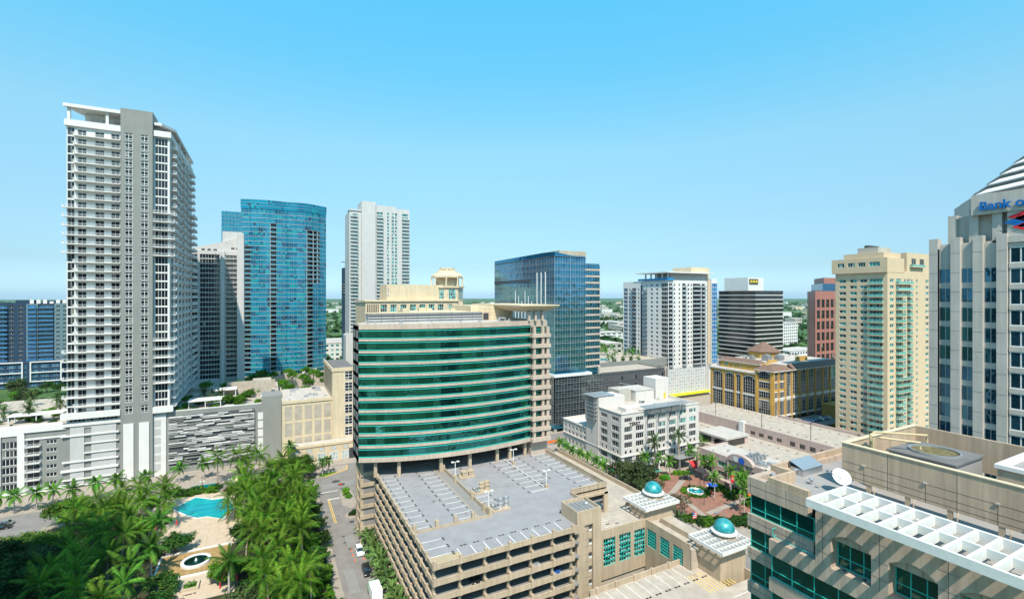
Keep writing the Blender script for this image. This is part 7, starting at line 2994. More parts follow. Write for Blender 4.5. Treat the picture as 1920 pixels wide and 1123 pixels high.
SPEC = {'coconut': (19, 0.24, 0.15, 'palm_bark', 0, 4), 'royal': (16, 0.30, 0.20, 'royal_bark', 1.2, 3), 'date': (26, 0.34, 0.30, 'palm_bark', 0, 2), 'queen': (17, 0.17, 0.13, 'royal_bark', 0.4, 3), 'areca': (9, 0.10, 0.08, 'royal_bark', 0, 3)}
def palm(x, y, z, h, kind, label, group, scale=1.0, name='palm_tree', nf=None):
    n, r0, r1, bark, shaft, _ = SPEC[kind]
    n = nf or n
    o = link(name, None, None, (x, y, z))
    tag(o, label, 'palm tree', group)
    az0 = rp.uniform(0, 6.28)
    hq = round(h * 2) / 2
    bend = rp.choice((0.0, 0.05, 0.1)) if kind == 'coconut' else rp.choice((0.0, 0.02))
    link('trunk', trunk_mesh(hq, r0, r1, bend, bark, shaft), o, (0, 0, 0), az0)
    top = Vector((bend * hq * math.cos(az0), bend * hq * math.sin(az0), hq + shaft * 0.8))
    if kind in ('coconut', 'royal'):
        for k in range(rp.choice((1, 2, 3))):
            link('frond', DRY, o, tuple(top), rot=(0, math.radians(rp.uniform(48, 78)), rp.uniform(0, 6.28)), scale=scale * rp.uniform(0.6, 0.8))
    for k in range(n):
        a = k * 2.39996 + rp.uniform(-0.25, 0.25)
        s = k / (n - 1)
        el = math.radians(70 - 104 * s + rp.uniform(-12, 12))
        vi = min(3, int(s * 4))
        if rp.random() < 0.3: vi = min(3, vi + 1)
        sc = scale * rp.uniform(0.82, 1.1) * (0.8 if s < 0.12 else 1)
        link('frond', FR[kind][vi], o, tuple(top), rot=(0, -el, a + az0), scale=sc)
    return o

def crown_mesh(seed, rx, rz, nclump, nleaf, size, mat, flat=0.35, holes=0.0):
    """broadleaf crown: clumps of leaf-sized faces spread through an uneven ellipsoid"""
    r = random.Random(seed)
    b = MB()
    cl = []
    for k in range(nclump):
        for _ in range(30):
            v = Vector((r.gauss(0, 1), r.gauss(0, 1), r.gauss(0, 1))).normalized() * (r.random() ** 0.35)
            if v.z < -0.45: continue
            p = Vector((v.x * rx, v.y * rx, v.z * rz))
            wob = 0.8 + 0.45 * noise.noise(Vector((v.x * 1.6 + seed * 3.1, v.y * 1.6, v.z * 1.6)))
            p *= wob
            break
        cl.append((p, rx * r.uniform(0.16, 0.30)))
    for p, cr in cl:
        for q in range(nleaf):
            d = Vector((r.gauss(0, 1), r.gauss(0, 1), r.gauss(0, 0.6)))
            d = d.normalized() * cr * r.random() ** 0.4
            c = p + d
            n = (d.normalized() * 0.6 + Vector((r.gauss(0, 0.5), r.gauss(0, 0.5), 0.75 + r.gauss(0, 0.4)))).normalized()
            t = n.orthogonal().normalized()
            t.rotate(Matrix.Rotation(r.uniform(0, 6.28), 3, n))
            u = n.cross(t)
            s = size * r.uniform(0.6, 1.25)
            b.quad(tuple(c - t * s), tuple(c - u * s * 0.5), tuple(c + t * s), tuple(c + u * s * 0.5))
    return b.mesh('crown', [mat])
def limbs_mesh(seed, h, rx, mat='bark'):
    r = random.Random(seed)
    b = MB()
    b.tube([(0, 0, 0), (0.08 * h, 0, h * 0.45)], [0.05 * h + 0.08, 0.035 * h + 0.05], 7)
    for k in range(6):
        a = k * 1.05 + r.uniform(-0.3, 0.3)
        e = Vector((math.cos(a) * rx * 0.62, math.sin(a) * rx * 0.62, h * r.uniform(0.75, 1.0)))
        m = Vector((math.cos(a) * rx * 0.25 + 0.08 * h, math.sin(a) * rx * 0.25, h * 0.62))
        b.tube([(0.08 * h, 0, h * 0.43), tuple(m), tuple(e)], [0.03 * h, 0.02 * h, 0.006 * h], 5)
    return b.mesh('trunk', [mat], True)
CR = {
    'dark': [crown_mesh(i, 3.6, 2.4, 60, 46, 0.30, 'dark_leaf') for i in range(3)],
    'bright': [crown_mesh(5 + i, 3.6, 2.2, 60, 46, 0.28, 'bright_leaf') for i in range(3)],
    'flat': [crown_mesh(10 + i, 4.6, 1.5, 70, 44, 0.27, 'poinciana_leaf') for i in range(2)],
    'olive': [crown_mesh(15 + i, 4.2, 2.8, 64, 44, 0.28, 'olive_leaf') for i in range(2)],
    'cone': [crown_mesh(20 + i, 1.6, 2.6, 34, 40, 0.26, 'bright_leaf') for i in range(2)],
    'twig': [crown_mesh(25, 3.0, 1.8, 46, 18, 0.2, 'dry_twig')],
    'shrub': [crown_mesh(30 + i, 1.5, 0.9, 22, 40, 0.2, m) for i, m in enumerate(('bright_leaf', 'dark_leaf', 'flower_leaf'))],
}
LM = [limbs_mesh(i, 4.5, 3.2) for i in range(3)]
def tree(x, y, z, kind, s, label, group, h=4.4, name='broadleaf_tree', cat='tree', sq=1.0):
    o = link(name, None, None, (x, y, z))
    tag(o, label, cat, group)
    s *= 1.25
    h /= 1.12
    rz = rp.uniform(0, 6.28)
    link('trunk', rp.choice(LM), o, (0, 0, 0), rz, scale=(s, s, s * h / 4.4))
    link('crown', rp.choice(CR[kind]), o, (0, 0, h * s), rz, scale=(s, s, s * sq))
    return o
def shrub(x, y, z, k, s, label, group, name='shrub'):
    o = link(name, None, None, (x, y, z))
    tag(o, label, 'shrub', group)
    link('foliage', CR['shrub'][k], o, (0, 0, 0.45 * s), rp.uniform(0, 6.28), scale=s * rp.uniform(0.9, 1.15))
    b = cached('stem', lambda: MB().tube([(0, 0, 0), (0, 0, 0.6)], 0.07, 5).mesh('stem', ['bark']))
    link('stem', b, o, (0, 0, 0), scale=s)
    return o

# grove between the pool and the side street
GR = 'coconut palms in the grove beside the side street'
for x, y in [(-10.3, 219.8), (-6.8, 214.0), (-2.6, 209.9), (0.9, 194.9), (6.1, 193.9), (8.6, 181.4), (-9.2, 178.0), (-0.1, 170.8), (-3.8, 156.6), (7.1, 153.1), (3.7, 171.4), (6.9, 203.1), (2.8, 132.5), (-6.7, 202.2), (10.9, 170.3), (10.7, 150.2), (-1.4, 144.8), (9.7, 140.8), (3.3, 115.2), (7.3, 110.8), (0.5, 118.5), (12.1, 158.3), (-3.5, 181.9), (8.7, 162.5), (2.6, 183.5), (5.0, 147), (-2.5, 163.5), (11.4, 187), (3, 160), (12.0, 196), (13, 163), (5.5, 165.5), (0.5, 151), (12.5, 146), (6.5, 122), (12, 119), (-1, 127), (8.5, 173), (4, 141), (-5, 149), (-6.5, 172.5), (-7.5, 165), (-5.5, 186.5), (-8.2, 192.5)]:
    x = min(x, 10.2) - (1.0 if x > 6 else 0)
    palm(x, y, 0.15, rp.uniform(8.2, 10.5), 'coconut', 'coconut palm with arching yellow-green fronds in the grove beside the side street', GR)
palm(-16.7, 213.5, 0.15, 10.5, 'coconut', 'coconut palm standing apart in front of the louvred garage wall', None)
for i, (x, y) in enumerate(((-11.2, 175.4), (-8.6, 183.8), (-28.4, 179.5), (-30.0, 190.2))):
    palm(x, y, 0.17, 8.5, 'coconut', ('coconut palm overhanging the near right corner of the pool', 'coconut palm overhanging the right side of the pool', 'coconut palm at the near left corner of the pool', 'coconut palm at the left tip of the pool')[i], 'palms at the pool edge', 0.9)
for x, y in ((-4, 173), (2, 177), (-2, 188), (5, 186), (-5, 195), (1, 201), (6, 168), (9, 192), (-6, 159), (1, 156), (6, 159), (-1, 133), (-4, 121), (3, 121)):
    tree(x, y, 0.15, rp.choice(('dark', 'dark', 'bright', 'olive')), rp.uniform(0.7, 1.0), 'broadleaf tree standing between the palms of the street grove', 'broadleaf trees in the street grove', 3.4)
# shaded grove left of the pool
GL = 'coconut palms in the shaded grove left of the pool'
for x, y in [(-42.5, 178.7), (-41.8, 165.6), (-41.7, 153.2), (-38.8, 140.7), (-37.2, 195.2), (-33.9, 185.8), (-30.3, 195.7), (-34.1, 167.3), (-31.0, 160.9), (-33.2, 154.3), (-39.8, 171.3), (-38.9, 147.1), (-44.9, 158.4), (-41.2, 184.7), (-41.9, 195.7), (-46, 190), (-36, 132), (-30, 126), (-33, 178), (-47, 170), (-37, 160), (-44, 138), (-36, 172), (-50, 180), (-38, 182), (-45, 146), (-34, 146), (-40, 124), (-29, 118)]:
    palm(x, y, 0.15, rp.uniform(8.0, 10.5), 'coconut', 'coconut palm in the dense grove left of the pool', GL)
for i, (x, y, h) in enumerate(((-8.1, 133.4, 7.0), (-28.9, 141.5, 8.0), (-27.9, 131.5, 8.0), (-27.2, 164.6, 8.0), (-26.4, 150.7, 7.0))):
    palm(x, y, 0.15, h, 'royal', ('bright green royal palm right of the garden planter', 'pale-trunked royal palm left of the oval fountain', 'nearest pale-trunked royal palm at the bottom left', 'royal palm between the pool and the fountain terrace', 'royal palm at the left corner of the fountain terrace')[i], 'royal palms in the garden', 1.1)
for x, y in [(-74.5, 216.0), (-69.0, 216.1), (-64.9, 216.3), (-59.7, 216.0), (-53.7, 215.9), (-79.1, 216.9), (-84.9, 216.6), (-48, 217), (-40, 219), (-30, 222), (-22, 222)]:
    palm(x, y, 0.15, rp.choice((5.0, 5.5, 6)), 'queen', 'short palm in the row along the street below the podium', 'short palms along the podium', 1.15)
# broadleaf trees of the left garden
for x, y, s in ((-55.2, 194.6, 1.25), (-49.7, 189.4, 1.1), (-44.5, 196, 0.9)):
    tree(x, y, 0.15, 'flat', s, 'flat-topped poinciana tree with layered bright crown left of the palms', 'poinciana trees by the street', 4.6)
for x, y, s, k in ((-52.8, 172.2, 1.1, 'flat'), (-56.3, 171.9, 1.0, 'flat'), (-61, 176, 1.0, 'flat'), (-58.5, 165.6, 1.2, 'dark'), (-53.2, 155.9, 1.25, 'dark'), (-48.4, 146.9, 1.2, 'dark'), (-52.8, 143.6, 1.3, 'dark'), (-43.4, 136.5, 1.15, 'dark'), (-45.5, 141, 1.1, 'dark'), (-58.2, 156.0, 1.2, 'dark'), (-50.4, 160.1, 1.1, 'olive'), (-61.3, 168, 1.2, 'dark'), (-38.2, 129.6, 1.15, 'dark'), (-47.5, 131, 1.3, 'dark'), (-33, 121, 1.1, 'dark'), (-55, 134, 1.3, 'dark'), (-49, 165, 1.0, 'dark'), (-46, 152, 0.9, 'dark'), (-42, 127, 1.1, 'dark'), (-62, 149, 1.3, 'dark'), (-28, 112, 1.1, 'dark'), (-20, 104, 1.1, 'dark')):
    tree(x, y, 0.15, k, s, {'flat': 'layered bright green tree at the left edge of the garden', 'dark': 'dense dark green tree in the shaded mass at the bottom left', 'olive': 'olive green tree in the middle of the shaded mass at the left'}[k], {'flat': 'layered trees at the left edge', 'dark': 'dark trees at the bottom left', 'olive': None}[k], 4.4)
for x, y, s in ((13.0, 211.0, 1.0), (9.8, 207.2, 1.0), (15.0, 204.5, 0.75), (5.0, 213, 0.9)):
    tree(x, y, 0.15, 'flat', s, 'poinciana tree with orange flecks in front of the cream annex', 'poinciana trees by the annex', 4.4)
for i, (x, y, s) in enumerate(((-22.6, 161.8, 1.0), (-22.7, 141.1, 0.95), (-9.4, 140.3, 1.05), (-21.7, 134.3, 0.8), (-5.2, 141.7, 0.8))):
    tree(x, y, 0.15, 'bright' if i in (2, 4) else 'dark', s, ('round dark shrubby tree between the pool and the fountain', 'round dark tree left of the garden planter', 'round bright tree right of the oval fountain', 'dark round tree in the lower left garden court', 'second bright round tree right of the fountain')[i], 'round garden trees', 2.6, sq=0.85)
for x, y in [(14.1, 156.8), (14.3, 146.7), (12.6, 137.4), (10.1, 132.1), (11.7, 126.3), (8.2, 123.4), (5.3, 136.9), (7.1, 132.2), (2.6, 137.0), (13.2, 166.3), (14.4, 176.1), (13.1, 117.6), (-0.7, 138.2), (10.7, 144.9), (7.9, 146.4), (14.4, 184), (14.6, 192), (12.8, 110), (10, 104), (6, 127), (14, 129), (3, 126), (0, 112), (4, 106)]:
    tree(x, y, 0.15, rp.choice(('bright', 'cone', 'dark', 'bright')), rp.uniform(0.6, 0.85), 'leafy tree in the thicket along the side street', 'thicket trees along the side street', 3.2)
for x, y in ((5.5, 134.5), (8.5, 129)):
    tree(x, y, 0.15, 'twig', 0.9, 'sparse brown twiggy tree in the thicket along the side street', 'twiggy trees in the thicket', 3.4)
# shrubs round the terraces
SG = 'low shrubs round the pool garden'
for k in range(122):
    x, y = rp.uniform(-48, 14.5), rp.uniform(104, 206)
    if -29 < x < -2 and 174 < y < 204 and not (x > -8): continue
    if -26 < x < -8 and 133 < y < 175: continue
    shrub(x, y, 0.15, rp.choice((0, 0, 1, 1, 1)), rp.uniform(1.1, 2.1), 'low leafy shrub in the beds round the pool garden', SG)
for k in range(26):
    shrub(rp.uniform(-34, -13), rp.uniform(206, 211), 0.15, rp.choice((0, 1)), rp.uniform(1.0, 1.7), 'hedge shrub in the green strip behind the pool', 'hedge shrubs behind the pool')
for k in range(3):
    shrub(-12.8 + k * 1.2, 203.5, 0.17, 2, 1.1, 'reddish shrub at the far right corner of the pool terrace', 'reddish pool shrubs')
for x, y in ((20.0, 205.0), (22.5, 206.0)):
    palm(x, y, 0.15, 5.0, 'queen', 'small palm on the grassy traffic island', 'palms on the traffic island', 0.9)
palm(8.5, 219.0, 0.15, 9, 'queen', 'tall slender palm in front of the cream annex wall', None, 1.1)
for x, y, k in ((25.9, 178, 0), (25.8, 181, 0), (25.9, 184, 0), (25.6, 163.4, 1), (26.8, 163.4, 1)):
    shrub(x, y, 0.14, k, 1.0, 'clipped shrub on the island beside the garage corner', 'island shrubs')
# areca hedge along the garage wall
for k in range(34):
    y = 88 + k * 1.9
    palm(26.3 + rp.uniform(-0.7, 0.7), y, 0.15, rp.choice((2.0, 2.5, 3.0, 3.5)), 'areca', 'bushy areca palm in the hedge along the left wall of the garage', 'areca hedge along the garage', 1.15, 'areca_palm', 11)
# plaza and street trees on the right
for i, (x, y, h, s) in enumerate(((138.6, 143.2, 13.5, 1.15), (153.4, 144.6, 13.5, 1.15))):
    palm(x, y, 0.15, h, 'date', ('tall date palm left of the hotel entrance', 'tall date palm right of the hotel entrance')[i], 'date palms in front of the hotel', s)
for x, y, h in ((135.1, 145.5, 7), (141.9, 138.4, 6.5), (140.0, 142.5, 7), (158, 143, 7), (160.5, 139.8, 6)):
    palm(x, y, 0.15, h, 'queen', 'feathery palm in front of the hotel arcade', 'palms at the hotel arcade', 1.05)
for x, y in ((140.7, 116.2), (147.9, 115.2), (151.5, 113.0), (144.3, 108.8), (148.2, 110.3), (152, 104), (140, 104), (151.0, 126), (152.2, 131), (146, 100), (137, 97)):
    palm(x, y, 0.15, rp.choice((7.5, 8, 9)), 'queen', 'bright palm in the rows along the plaza in front of the shop building', 'plaza palms by the shop', 1.0)
palm(173.5, 148.6, 0.15, 7, 'queen', 'palm in the gap between hotel and shop building', None, 1.1)
palm(162, 103.5, 0.15, 12, 'date', 'palm rising at the end of the white shop roof', None, 0.75)
palm(110.0, 104.0, 0.15, 5, 'date', 'stout grey-green palm between the two domed pavilions', None, 1.05)
palm(106.5, 108.0, 0.15, 4, 'queen', 'small palm at the corner behind the far pavilion', None)
for x, y, s in ((122.0, 134.5, 1.4), (119.8, 141.0, 1.25), (126.0, 139.5, 1.1), (120.5, 127.5, 1.0), (129.0, 142.5, 0.85)):
    tree(x, y, 0.15, 'olive', s, 'spreading olive green street tree in front of the hotel corner', 'olive street trees at the hotel', 4.2)
for x, y, s in ((121.4, 112.5, 1.0), (124.0, 118.5, 0.7), (126.5, 128.5, 0.8), (117.5, 121, 0.7)):
    tree(x, y, 0.15, 'twig', s, 'thin-leaved bare street tree beside the plaza', 'bare street trees by the plaza', 4.2)
for k in range(32):
    t = k / 31
    x, y = 119.5 + 18 * t + rp.uniform(-2.2, 2.2), 108.8 - 11 * t + rp.uniform(-2.2, 2.2)
    shrub(x, y, 0.15, 1 if rp.random() < 0.6 else 0, rp.uniform(1.1, 1.7), 'shrub in the hedge along the near side of the plaza', 'plaza hedge shrubs')
for k in range(13):
    shrub(rp.uniform(147, 153), rp.uniform(99, 124), 0.15, rp.choice((0, 1)), rp.uniform(1.2, 2.0), 'leafy shrub below the palms by the shop building', 'shrubs by the shop')
for x, y in ((138.1, 138.0), (139.4, 139.5), (140.6, 138.6), (148.5, 139.3), (150.4, 138.6), (152.0, 137.8), (147.0, 140.2)):
    shrub(x, y, 0.15, 0, 1.2, 'bright clipped hedge at the hotel entrance', 'hotel entrance hedge')
for k in range(7):
    palm(119.8 + rp.uniform(-0.4, 0.4), 152 + k * 5.4, 0.15, 4.5, 'queen', 'small street palm along the hotel side street', 'street palms beside the hotel', 0.95)
for k in range(14):
    shrub(121.0, 151 + k * 2.7, 0.15, rp.choice((0, 1)), 0.9, 'low street planting beside the hotel', 'street planting by the hotel')
# roof terraces
for x, y, s in ((-14.8, 246.2, 0.8), (-10.5, 244.5, 0.6), (-28.0, 289.4, 0.8), (-6.9, 258.7, 0.7), (-9.5, 250, 0.75), (-12, 284, 0.8), (-18, 282, 0.8), (-32, 258, 0.6), (-3.3, 240.2, 0.45)):
    tree(x, y, 24.0, 'bright', s, 'small bright tree on the podium roof terrace', 'terrace trees', 2.8)
for x, y in ((-22.5, 259.4), (-26, 262), (-19, 258)):
    palm(x, y, 24.0, 3.0, 'date', 'spreading pale palm on the podium roof terrace', 'terrace palms', 0.9)
for k in range(34):
    x, y = rp.choice(((rp.uniform(-34, -31), rp.uniform(239, 262)), (rp.uniform(-16, -10), rp.uniform(239.5, 258)), (rp.uniform(-28, -12), rp.uniform(252, 256)), (rp.uniform(-30, -18), 240)))
    shrub(x, y, 24.2, rp.choice((0, 0, 1)), rp.uniform(0.8, 1.5), 'shrub in the roof terrace planters', 'terrace shrubs')
for x, y in ((-91.7, 281.7), (-80.7, 272.9), (-81.2, 247.3), (-85.3, 260.2), (-89.7, 251.3), (-75.4, 258.7), (-97, 268), (-72, 270), (-93, 244)):
    palm(x, y, 24.0, 4.0, 'date', 'palm on the podium terrace left of the tall tower', 'palms left of the tall tower', 0.95)
for k in range(34):
    shrub(rp.uniform(-104, -69), rp.uniform(237, 270), 24.2, rp.choice((0, 1)), rp.uniform(0.8, 1.3), 'shrub on the terrace left of the tall tower', 'shrubs left of the tall tower')
for x, y in ((-8.0, 367.2), (-2.3, 364.3), (9.1, 335.6), (34.3, 333.6), (46.5, 379.7), (33.3, 358.5), (54.2, 400.3), (42, 345), (22, 352), (-12, 318), (-26, 316), (50, 360), (14, 384), (26, 386), (-3, 386), (4, 372), (16, 366), (30, 372), (-12, 352), (2, 344), (24, 330), (12, 318), (38, 318), (46, 332), (-4, 330), (20, 304), (8, 300), (-2, 308)):
    tree(x, y, 12.0, 'bright', 0.95, 'green tree at the foot of the teal tower', 'trees at the foot of the teal tower', 5.0)
for k in range(34):
    x, y = rp.uniform(183, 246), rp.uniform(248, 318)
    if 184 < x < 216 and 260 < y < 292: continue
    palm(x, y, 28.0, rp.choice((3.0, 4.0, 5.0)), 'queen', 'small palm round the rooftop pool deck', 'palms round the rooftop pool', 1.0, nf=11)
for k in range(4):
    tree(205 + k * 7, 248.5, 28.0, 'cone', 0.8, 'small conical tree in the row along the edge of the pool deck', 'conical trees on the garage roof', 1.6)
# trees of the streets behind, left of the tall tower
for k in range(38):
    x, y = rp.uniform(-235, -95), rp.uniform(380, 500)
    tree(x, y, 0.15, rp.choice(('dark', 'bright', 'olive', 'dark')), rp.uniform(0.9, 1.5), 'street tree in front of the navy apartment block', 'street trees by the navy block', 4.4)
for k in range(12):
    a, c = rp.uniform(26, 50), rp.uniform(250, 330)
    tree(a, c, 0.15, rp.choice(('dark', 'bright')), rp.uniform(0.8, 1.2), 'street tree behind the cream annex', 'street trees behind the annex', 4.4)
for k in range(24):
    x, y = rp.uniform(180, 330), rp.uniform(340, 520)
    tree(x, y, 0.15, rp.choice(('dark', 'bright', 'olive')), rp.uniform(1.0, 1.6), 'street tree beyond the white apartment tower', 'trees beyond the white apartment tower', 4.4)

# far woods and suburb trees: one mass to the horizon
def woods():
    r = random.Random(77)
    b = MB()
    for k in range(5200):
        a = r.uniform(-1.12, 1.1)
        t = 420 + 5200 * r.random() ** 1.5
        x = t * (0.459 + a * 0.888)
        y = t * (0.888 - a * 0.459)
        if -240 < x < 420 and y < 520: continue
        s = r.uniform(4, 8) * (1 + t / 6000)
        h = r.uniform(5, 11)
        for q in range(14 if t < 2000 else 8):
            d = Vector((r.gauss(0, 0.5), r.gauss(0, 0.5), r.gauss(0, 0.25))) * s
            c = Vector((x, y, h * 0.6)) + d
            n = Vector((r.gauss(0, 0.6), r.gauss(0, 0.6) - 0.3, 0.8)).normalized()
            tt = n.orthogonal().normalized()
            u = n.cross(tt)
            e = s * r.uniform(0.35, 0.7)
            b.quad(tuple(c - tt * e), tuple(c - u * e * 0.8), tuple(c + tt * e), tuple(c + u * e * 0.8))
    o = link('distant_woods', b.mesh('distant_woods', ['dark_leaf']))
    o['kind'] = 'stuff'
    o['label'] = 'dark green tree cover of the flat suburb out to the horizon'
woods()
# ------------------------------------------------------------------ vehicles
def car_meshes(kind):
    """sedan, suv or pickup: body, glasshouse and roof; +Y is forward"""
    L, W = {'sedan': (4.6, 1.84), 'suv': (4.8, 1.95), 'pickup': (5.6, 2.0)}[kind]
    H = {'sedan': 1.45, 'suv': 1.75, 'pickup': 1.85}[kind]
    zb = 0.88 if kind == 'sedan' else 1.02
    h = L / 2
    prof = [(-h, 0.35), (-h + 0.12, 0.28), (h - 0.15, 0.28), (h, 0.42), (h - 0.05, zb - 0.18), (h - 0.35, zb - 0.06), (h - 1.25, zb), (-h + 0.25, zb), (-h + 0.02, zb - 0.12)]
    b = MB()
    w = W / 2
    n = len(prof)
    for s in (-1, 1):
        pts = [(s * w, y, z) for y, z in prof]
        b.poly(pts if s > 0 else pts[::-1])
    for i in range(n):
        j = (i + 1) % n
        b.quad((-w, *prof[i]), (-w, *prof[j]), (w, *prof[j]), (w, *prof[i]))
    b.f = b.f
    body = b
    c = MB()
    if kind == 'pickup':
        base, top = (-0.2, h - 1.45), (0.15, h - 2.1)
        body.box(-w, -h + 0.05, zb, -w + 0.1, -0.25, zb + 0.25)
        body.box(w - 0.1, -h + 0.05, zb, w, -0.25, zb + 0.25)
        body.box(-w + 0.1, -h + 0.05, zb, w - 0.1, -h + 0.15, zb + 0.25)
    elif kind == 'suv':
        base, top = (-h + 0.1, h - 1.3), (-h + 0.5, h - 2.0)
    else:
        base, top = (-h + 0.55, h - 1.25), (-h + 1.25, h - 2.05)
    w1, w2 = w - 0.04, w - 0.24
    lo = [(-w1, base[0], zb), (w1, base[0], zb), (w1, base[1], zb), (-w1, base[1], zb)]
    hi = [(-w2, top[0], H - 0.06), (w2, top[0], H - 0.06), (w2, top[1], H - 0.06), (-w2, top[1], H - 0.06)]
    for i in range(4):
        j = (i + 1) % 4
        c.quad(lo[i], lo[j], hi[j], hi[i])
    r = MB()
    r.box(-w2 - 0.02, top[0] - 0.03, H - 0.06, w2 + 0.02, top[1] + 0.03, H)
    for s in (-1, 1):
        for yy in (top[0], (top[0] + top[1]) / 2, top[1]):
            yb = base[0] + (base[1] - base[0]) * (yy - top[0]) / (top[1] - top[0])
            r.tube([(s * (w1 + 0.01), yb, zb), (s * (w2 + 0.015), yy, H - 0.05)], 0.045, 4)
    return body, c, r, L, W, zb
CARM = {}
def car(x, y, z, rz, kind, col, label, group=None, name=None, cat='car'):
    key = (kind, col)
    if key not in CARM:
        body, c, r, L, W, zb = car_meshes(kind)
        tyre = MB().tube([(-0.11, 0, 0), (0.11, 0, 0)], 0.33, 14).mesh('tyre', ['rubber'])
        rim = MB().tube([(-0.125, 0, 0), (0.125, 0, 0)], 0.2, 10).mesh('rim', ['galvanised'])
        hl = MB().box(-0.2, -0.05, -0.08, 0.2, 0.03, 0.08).mesh('headlight', ['lamp_lens'])
        tl = MB().box(-0.18, -0.03, -0.1, 0.18, 0.05, 0.1).mesh('tail_light', ['tail_light'])
        CARM[key] = (body.mesh('body', [col]), c.mesh('windows', ['car_glass']), r.mesh('roof', [col]), tyre, rim, hl, tl, L, W, zb)
    bm, cm, rm, tyre, rim, hl, tl, L, W, zb = CARM[key]
    o = link(name or {'sedan': 'car', 'suv': 'car', 'pickup': 'pickup_truck'}[kind], None, None, (x, y, z), rz)
    tag(o, label, cat, group)
    for nm, me in (('body', bm), ('windows', cm), ('roof', rm)):
        link(nm, me, o)
    for sx_ in (-1, 1):
        for sy_ in (-1, 1):
            wv = link('wheel', tyre, o, (sx_ * (W / 2 - 0.1), sy_ * L * 0.31, 0.33))
            link('rim', rim, wv)
        link('headlight', hl, o, (sx_ * (W / 2 - 0.28), L / 2 - 0.06, zb - 0.26))
        link('tail_light', tl, o, (sx_ * (W / 2 - 0.22), -L / 2 + 0.02, zb - 0.22))
    return o
car(23.2, 127.5, 0.012, math.pi, 'suv', 'car_black', 'black car parked at the kerb beside the areca hedge')
car(23.2, 138.2, 0.012, math.pi, 'suv', 'car_white', 'white service car with cones parked at the kerb beside the hedge')
car(-73.6, 206.4, 0.012, math.pi / 2, 'sedan', 'car_silver', 'silver car driving on the street at the left edge')
car(-73.0, 203.4, 0.012, -math.pi / 2, 'sedan', 'car_black', 'dark car in the near lane of the street at the left edge')
car(146.2, 134.6, 0.16, math.radians(58), 'sedan', 'car_black', 'dark car on the brick plaza near the hotel entrance')
car(149.5, 124.2, 0.16, math.radians(75), 'sedan', 'car_white', 'white car parked on the plaza right of the fountain')
for i, (y, col, nm) in enumerate(((142.1, 'car_black', 'black'), (136.0, 'car_silver', 'silver'), (129.5, 'car_white', 'white'), (148.6, 'car_blue', 'blue'))):
    car(117.6, y, 0.012, 0, 'sedan', col, nm + ' car parked along the street beside the hotel trees', 'cars parked beside the hotel')
for i in range(9):
    col, nm = (('car_blue', 'blue'), ('car_black', 'black'), ('car_blue', 'blue'), ('car_silver', 'silver'), ('car_blue', 'blue'), ('car_black', 'black'), ('car_white', 'white'), ('car_blue', 'blue'), ('car_silver', 'silver'))[i]
    car(239 + i * 2.9, 146.5, 7.9, 0.1, 'sedan', col, nm + ' car in the small lot between the gold building and cream condo', 'cars in the lot by the gold building')
for i, (x, y, z, col, nm) in enumerate(((56.5, 89.6, 11.2, 'car_blue', 'blue'), (51.0, 89.6, 14.3, 'car_silver', 'silver'), (43.5, 89.6, 8.1, 'car_white', 'white'), (37.5, 89.6, 14.3, 'car_black', 'black'), (33.0, 89.6, 11.2, 'car_red', 'red'))):
    car(x, y, z, math.pi, 'sedan', col, nm + ' car parked inside an open level of the garage front', 'cars inside the garage')
car(0.2, 257.0, 24.0, 1.6, 'pickup', 'car_white', 'white pickup truck parked on the podium roof', None, None, 'pickup truck')
b = MB()
b.box(228, 138.5, 7.6, 266, 154, 7.85)
struct('car_park', b, ['asphalt'])
# box truck at the bottom of the side street
TK = Thing('box_truck', (22.9, 116.4, 0), 'white and green box truck at the bottom of the side street', 'truck')
b = MB()
b.box(21.8, 113.0, 0.9, 24.2, 117.4, 3.4)
TK.part('cargo_box', b, ['car_white'])
b = MB()
b.box(21.9, 117.5, 0.7, 24.1, 119.4, 1.5)
b.prism([(21.95, 117.5), (24.05, 117.5), (24.0, 119.0), (22.0, 119.0)], 1.5, 2.6)
TK.part('cab', b, ['green_sign'])
b = MB()
b.box(22.05, 118.99, 1.55, 23.95, 119.06, 2.4)
TK.part('windscreen', b, ['car_glass'])
for x in (22.0, 24.0):
    for y in (114.2, 118.5):
        b = MB()
        b.tube([(x - 0.15, y, 0.45), (x + 0.15, y, 0.45)], 0.45, 14)
        TK.part('wheel', b, ['rubber'])
CN = cached('cone', lambda: MB().lathe([(0.25, 0), (0.25, 0.04), (0.15, 0.05), (0.03, 0.7)], 10).mesh('cone', ['orange_cone']))
for i, (x, y) in enumerate(((21.4, 140.4), (21.3, 137.6), (21.4, 134.8), (23.8, 134.4))):
    o = link('traffic_cone', CN, None, (x, y, 0.012))
    tag(o, 'orange traffic cone ' + ('ahead of', 'at the driver side of', 'at the rear left of', 'close behind')[i] + ' the white service car', 'cone', 'cones round the service car')
SS = Thing('stop_sign', (24.4, 186.0, 0.14), 'red stop sign with green street plates at the side street corner', 'sign')
b = MB()
b.tube([(24.4, 186.0, 0.14), (24.4, 186.0, 3.2)], 0.05, 6)
SS.part('post', b, ['galvanised'])
b = MB()
b.tube([(24.4, 186.03, 2.4), (24.4, 186.08, 2.4)], 0.45, 8)
SS.part('plate', b, ['red_sign'])
b = MB()
b.box(23.9, 185.98, 2.95, 24.9, 186.02, 3.2)
SS.part('street_plate', b, ['green_sign'])
for k in range(6):
    o = tag(link('barrier', cached('barrier', lambda: MB().box(-1.0, -0.25, 0, 1.0, 0.25, 0.3).box(-0.98, -0.12, 0.3, 0.98, 0.12, 1.0).mesh('barrier', ['orange_cone'])), None, (123.5 + k * 2.2, 199.0 + (k % 2) * 0.3, 0.012)), 'orange water-filled barrier in the row at the foot of the mirrored tower', 'barrier', 'orange street barriers')

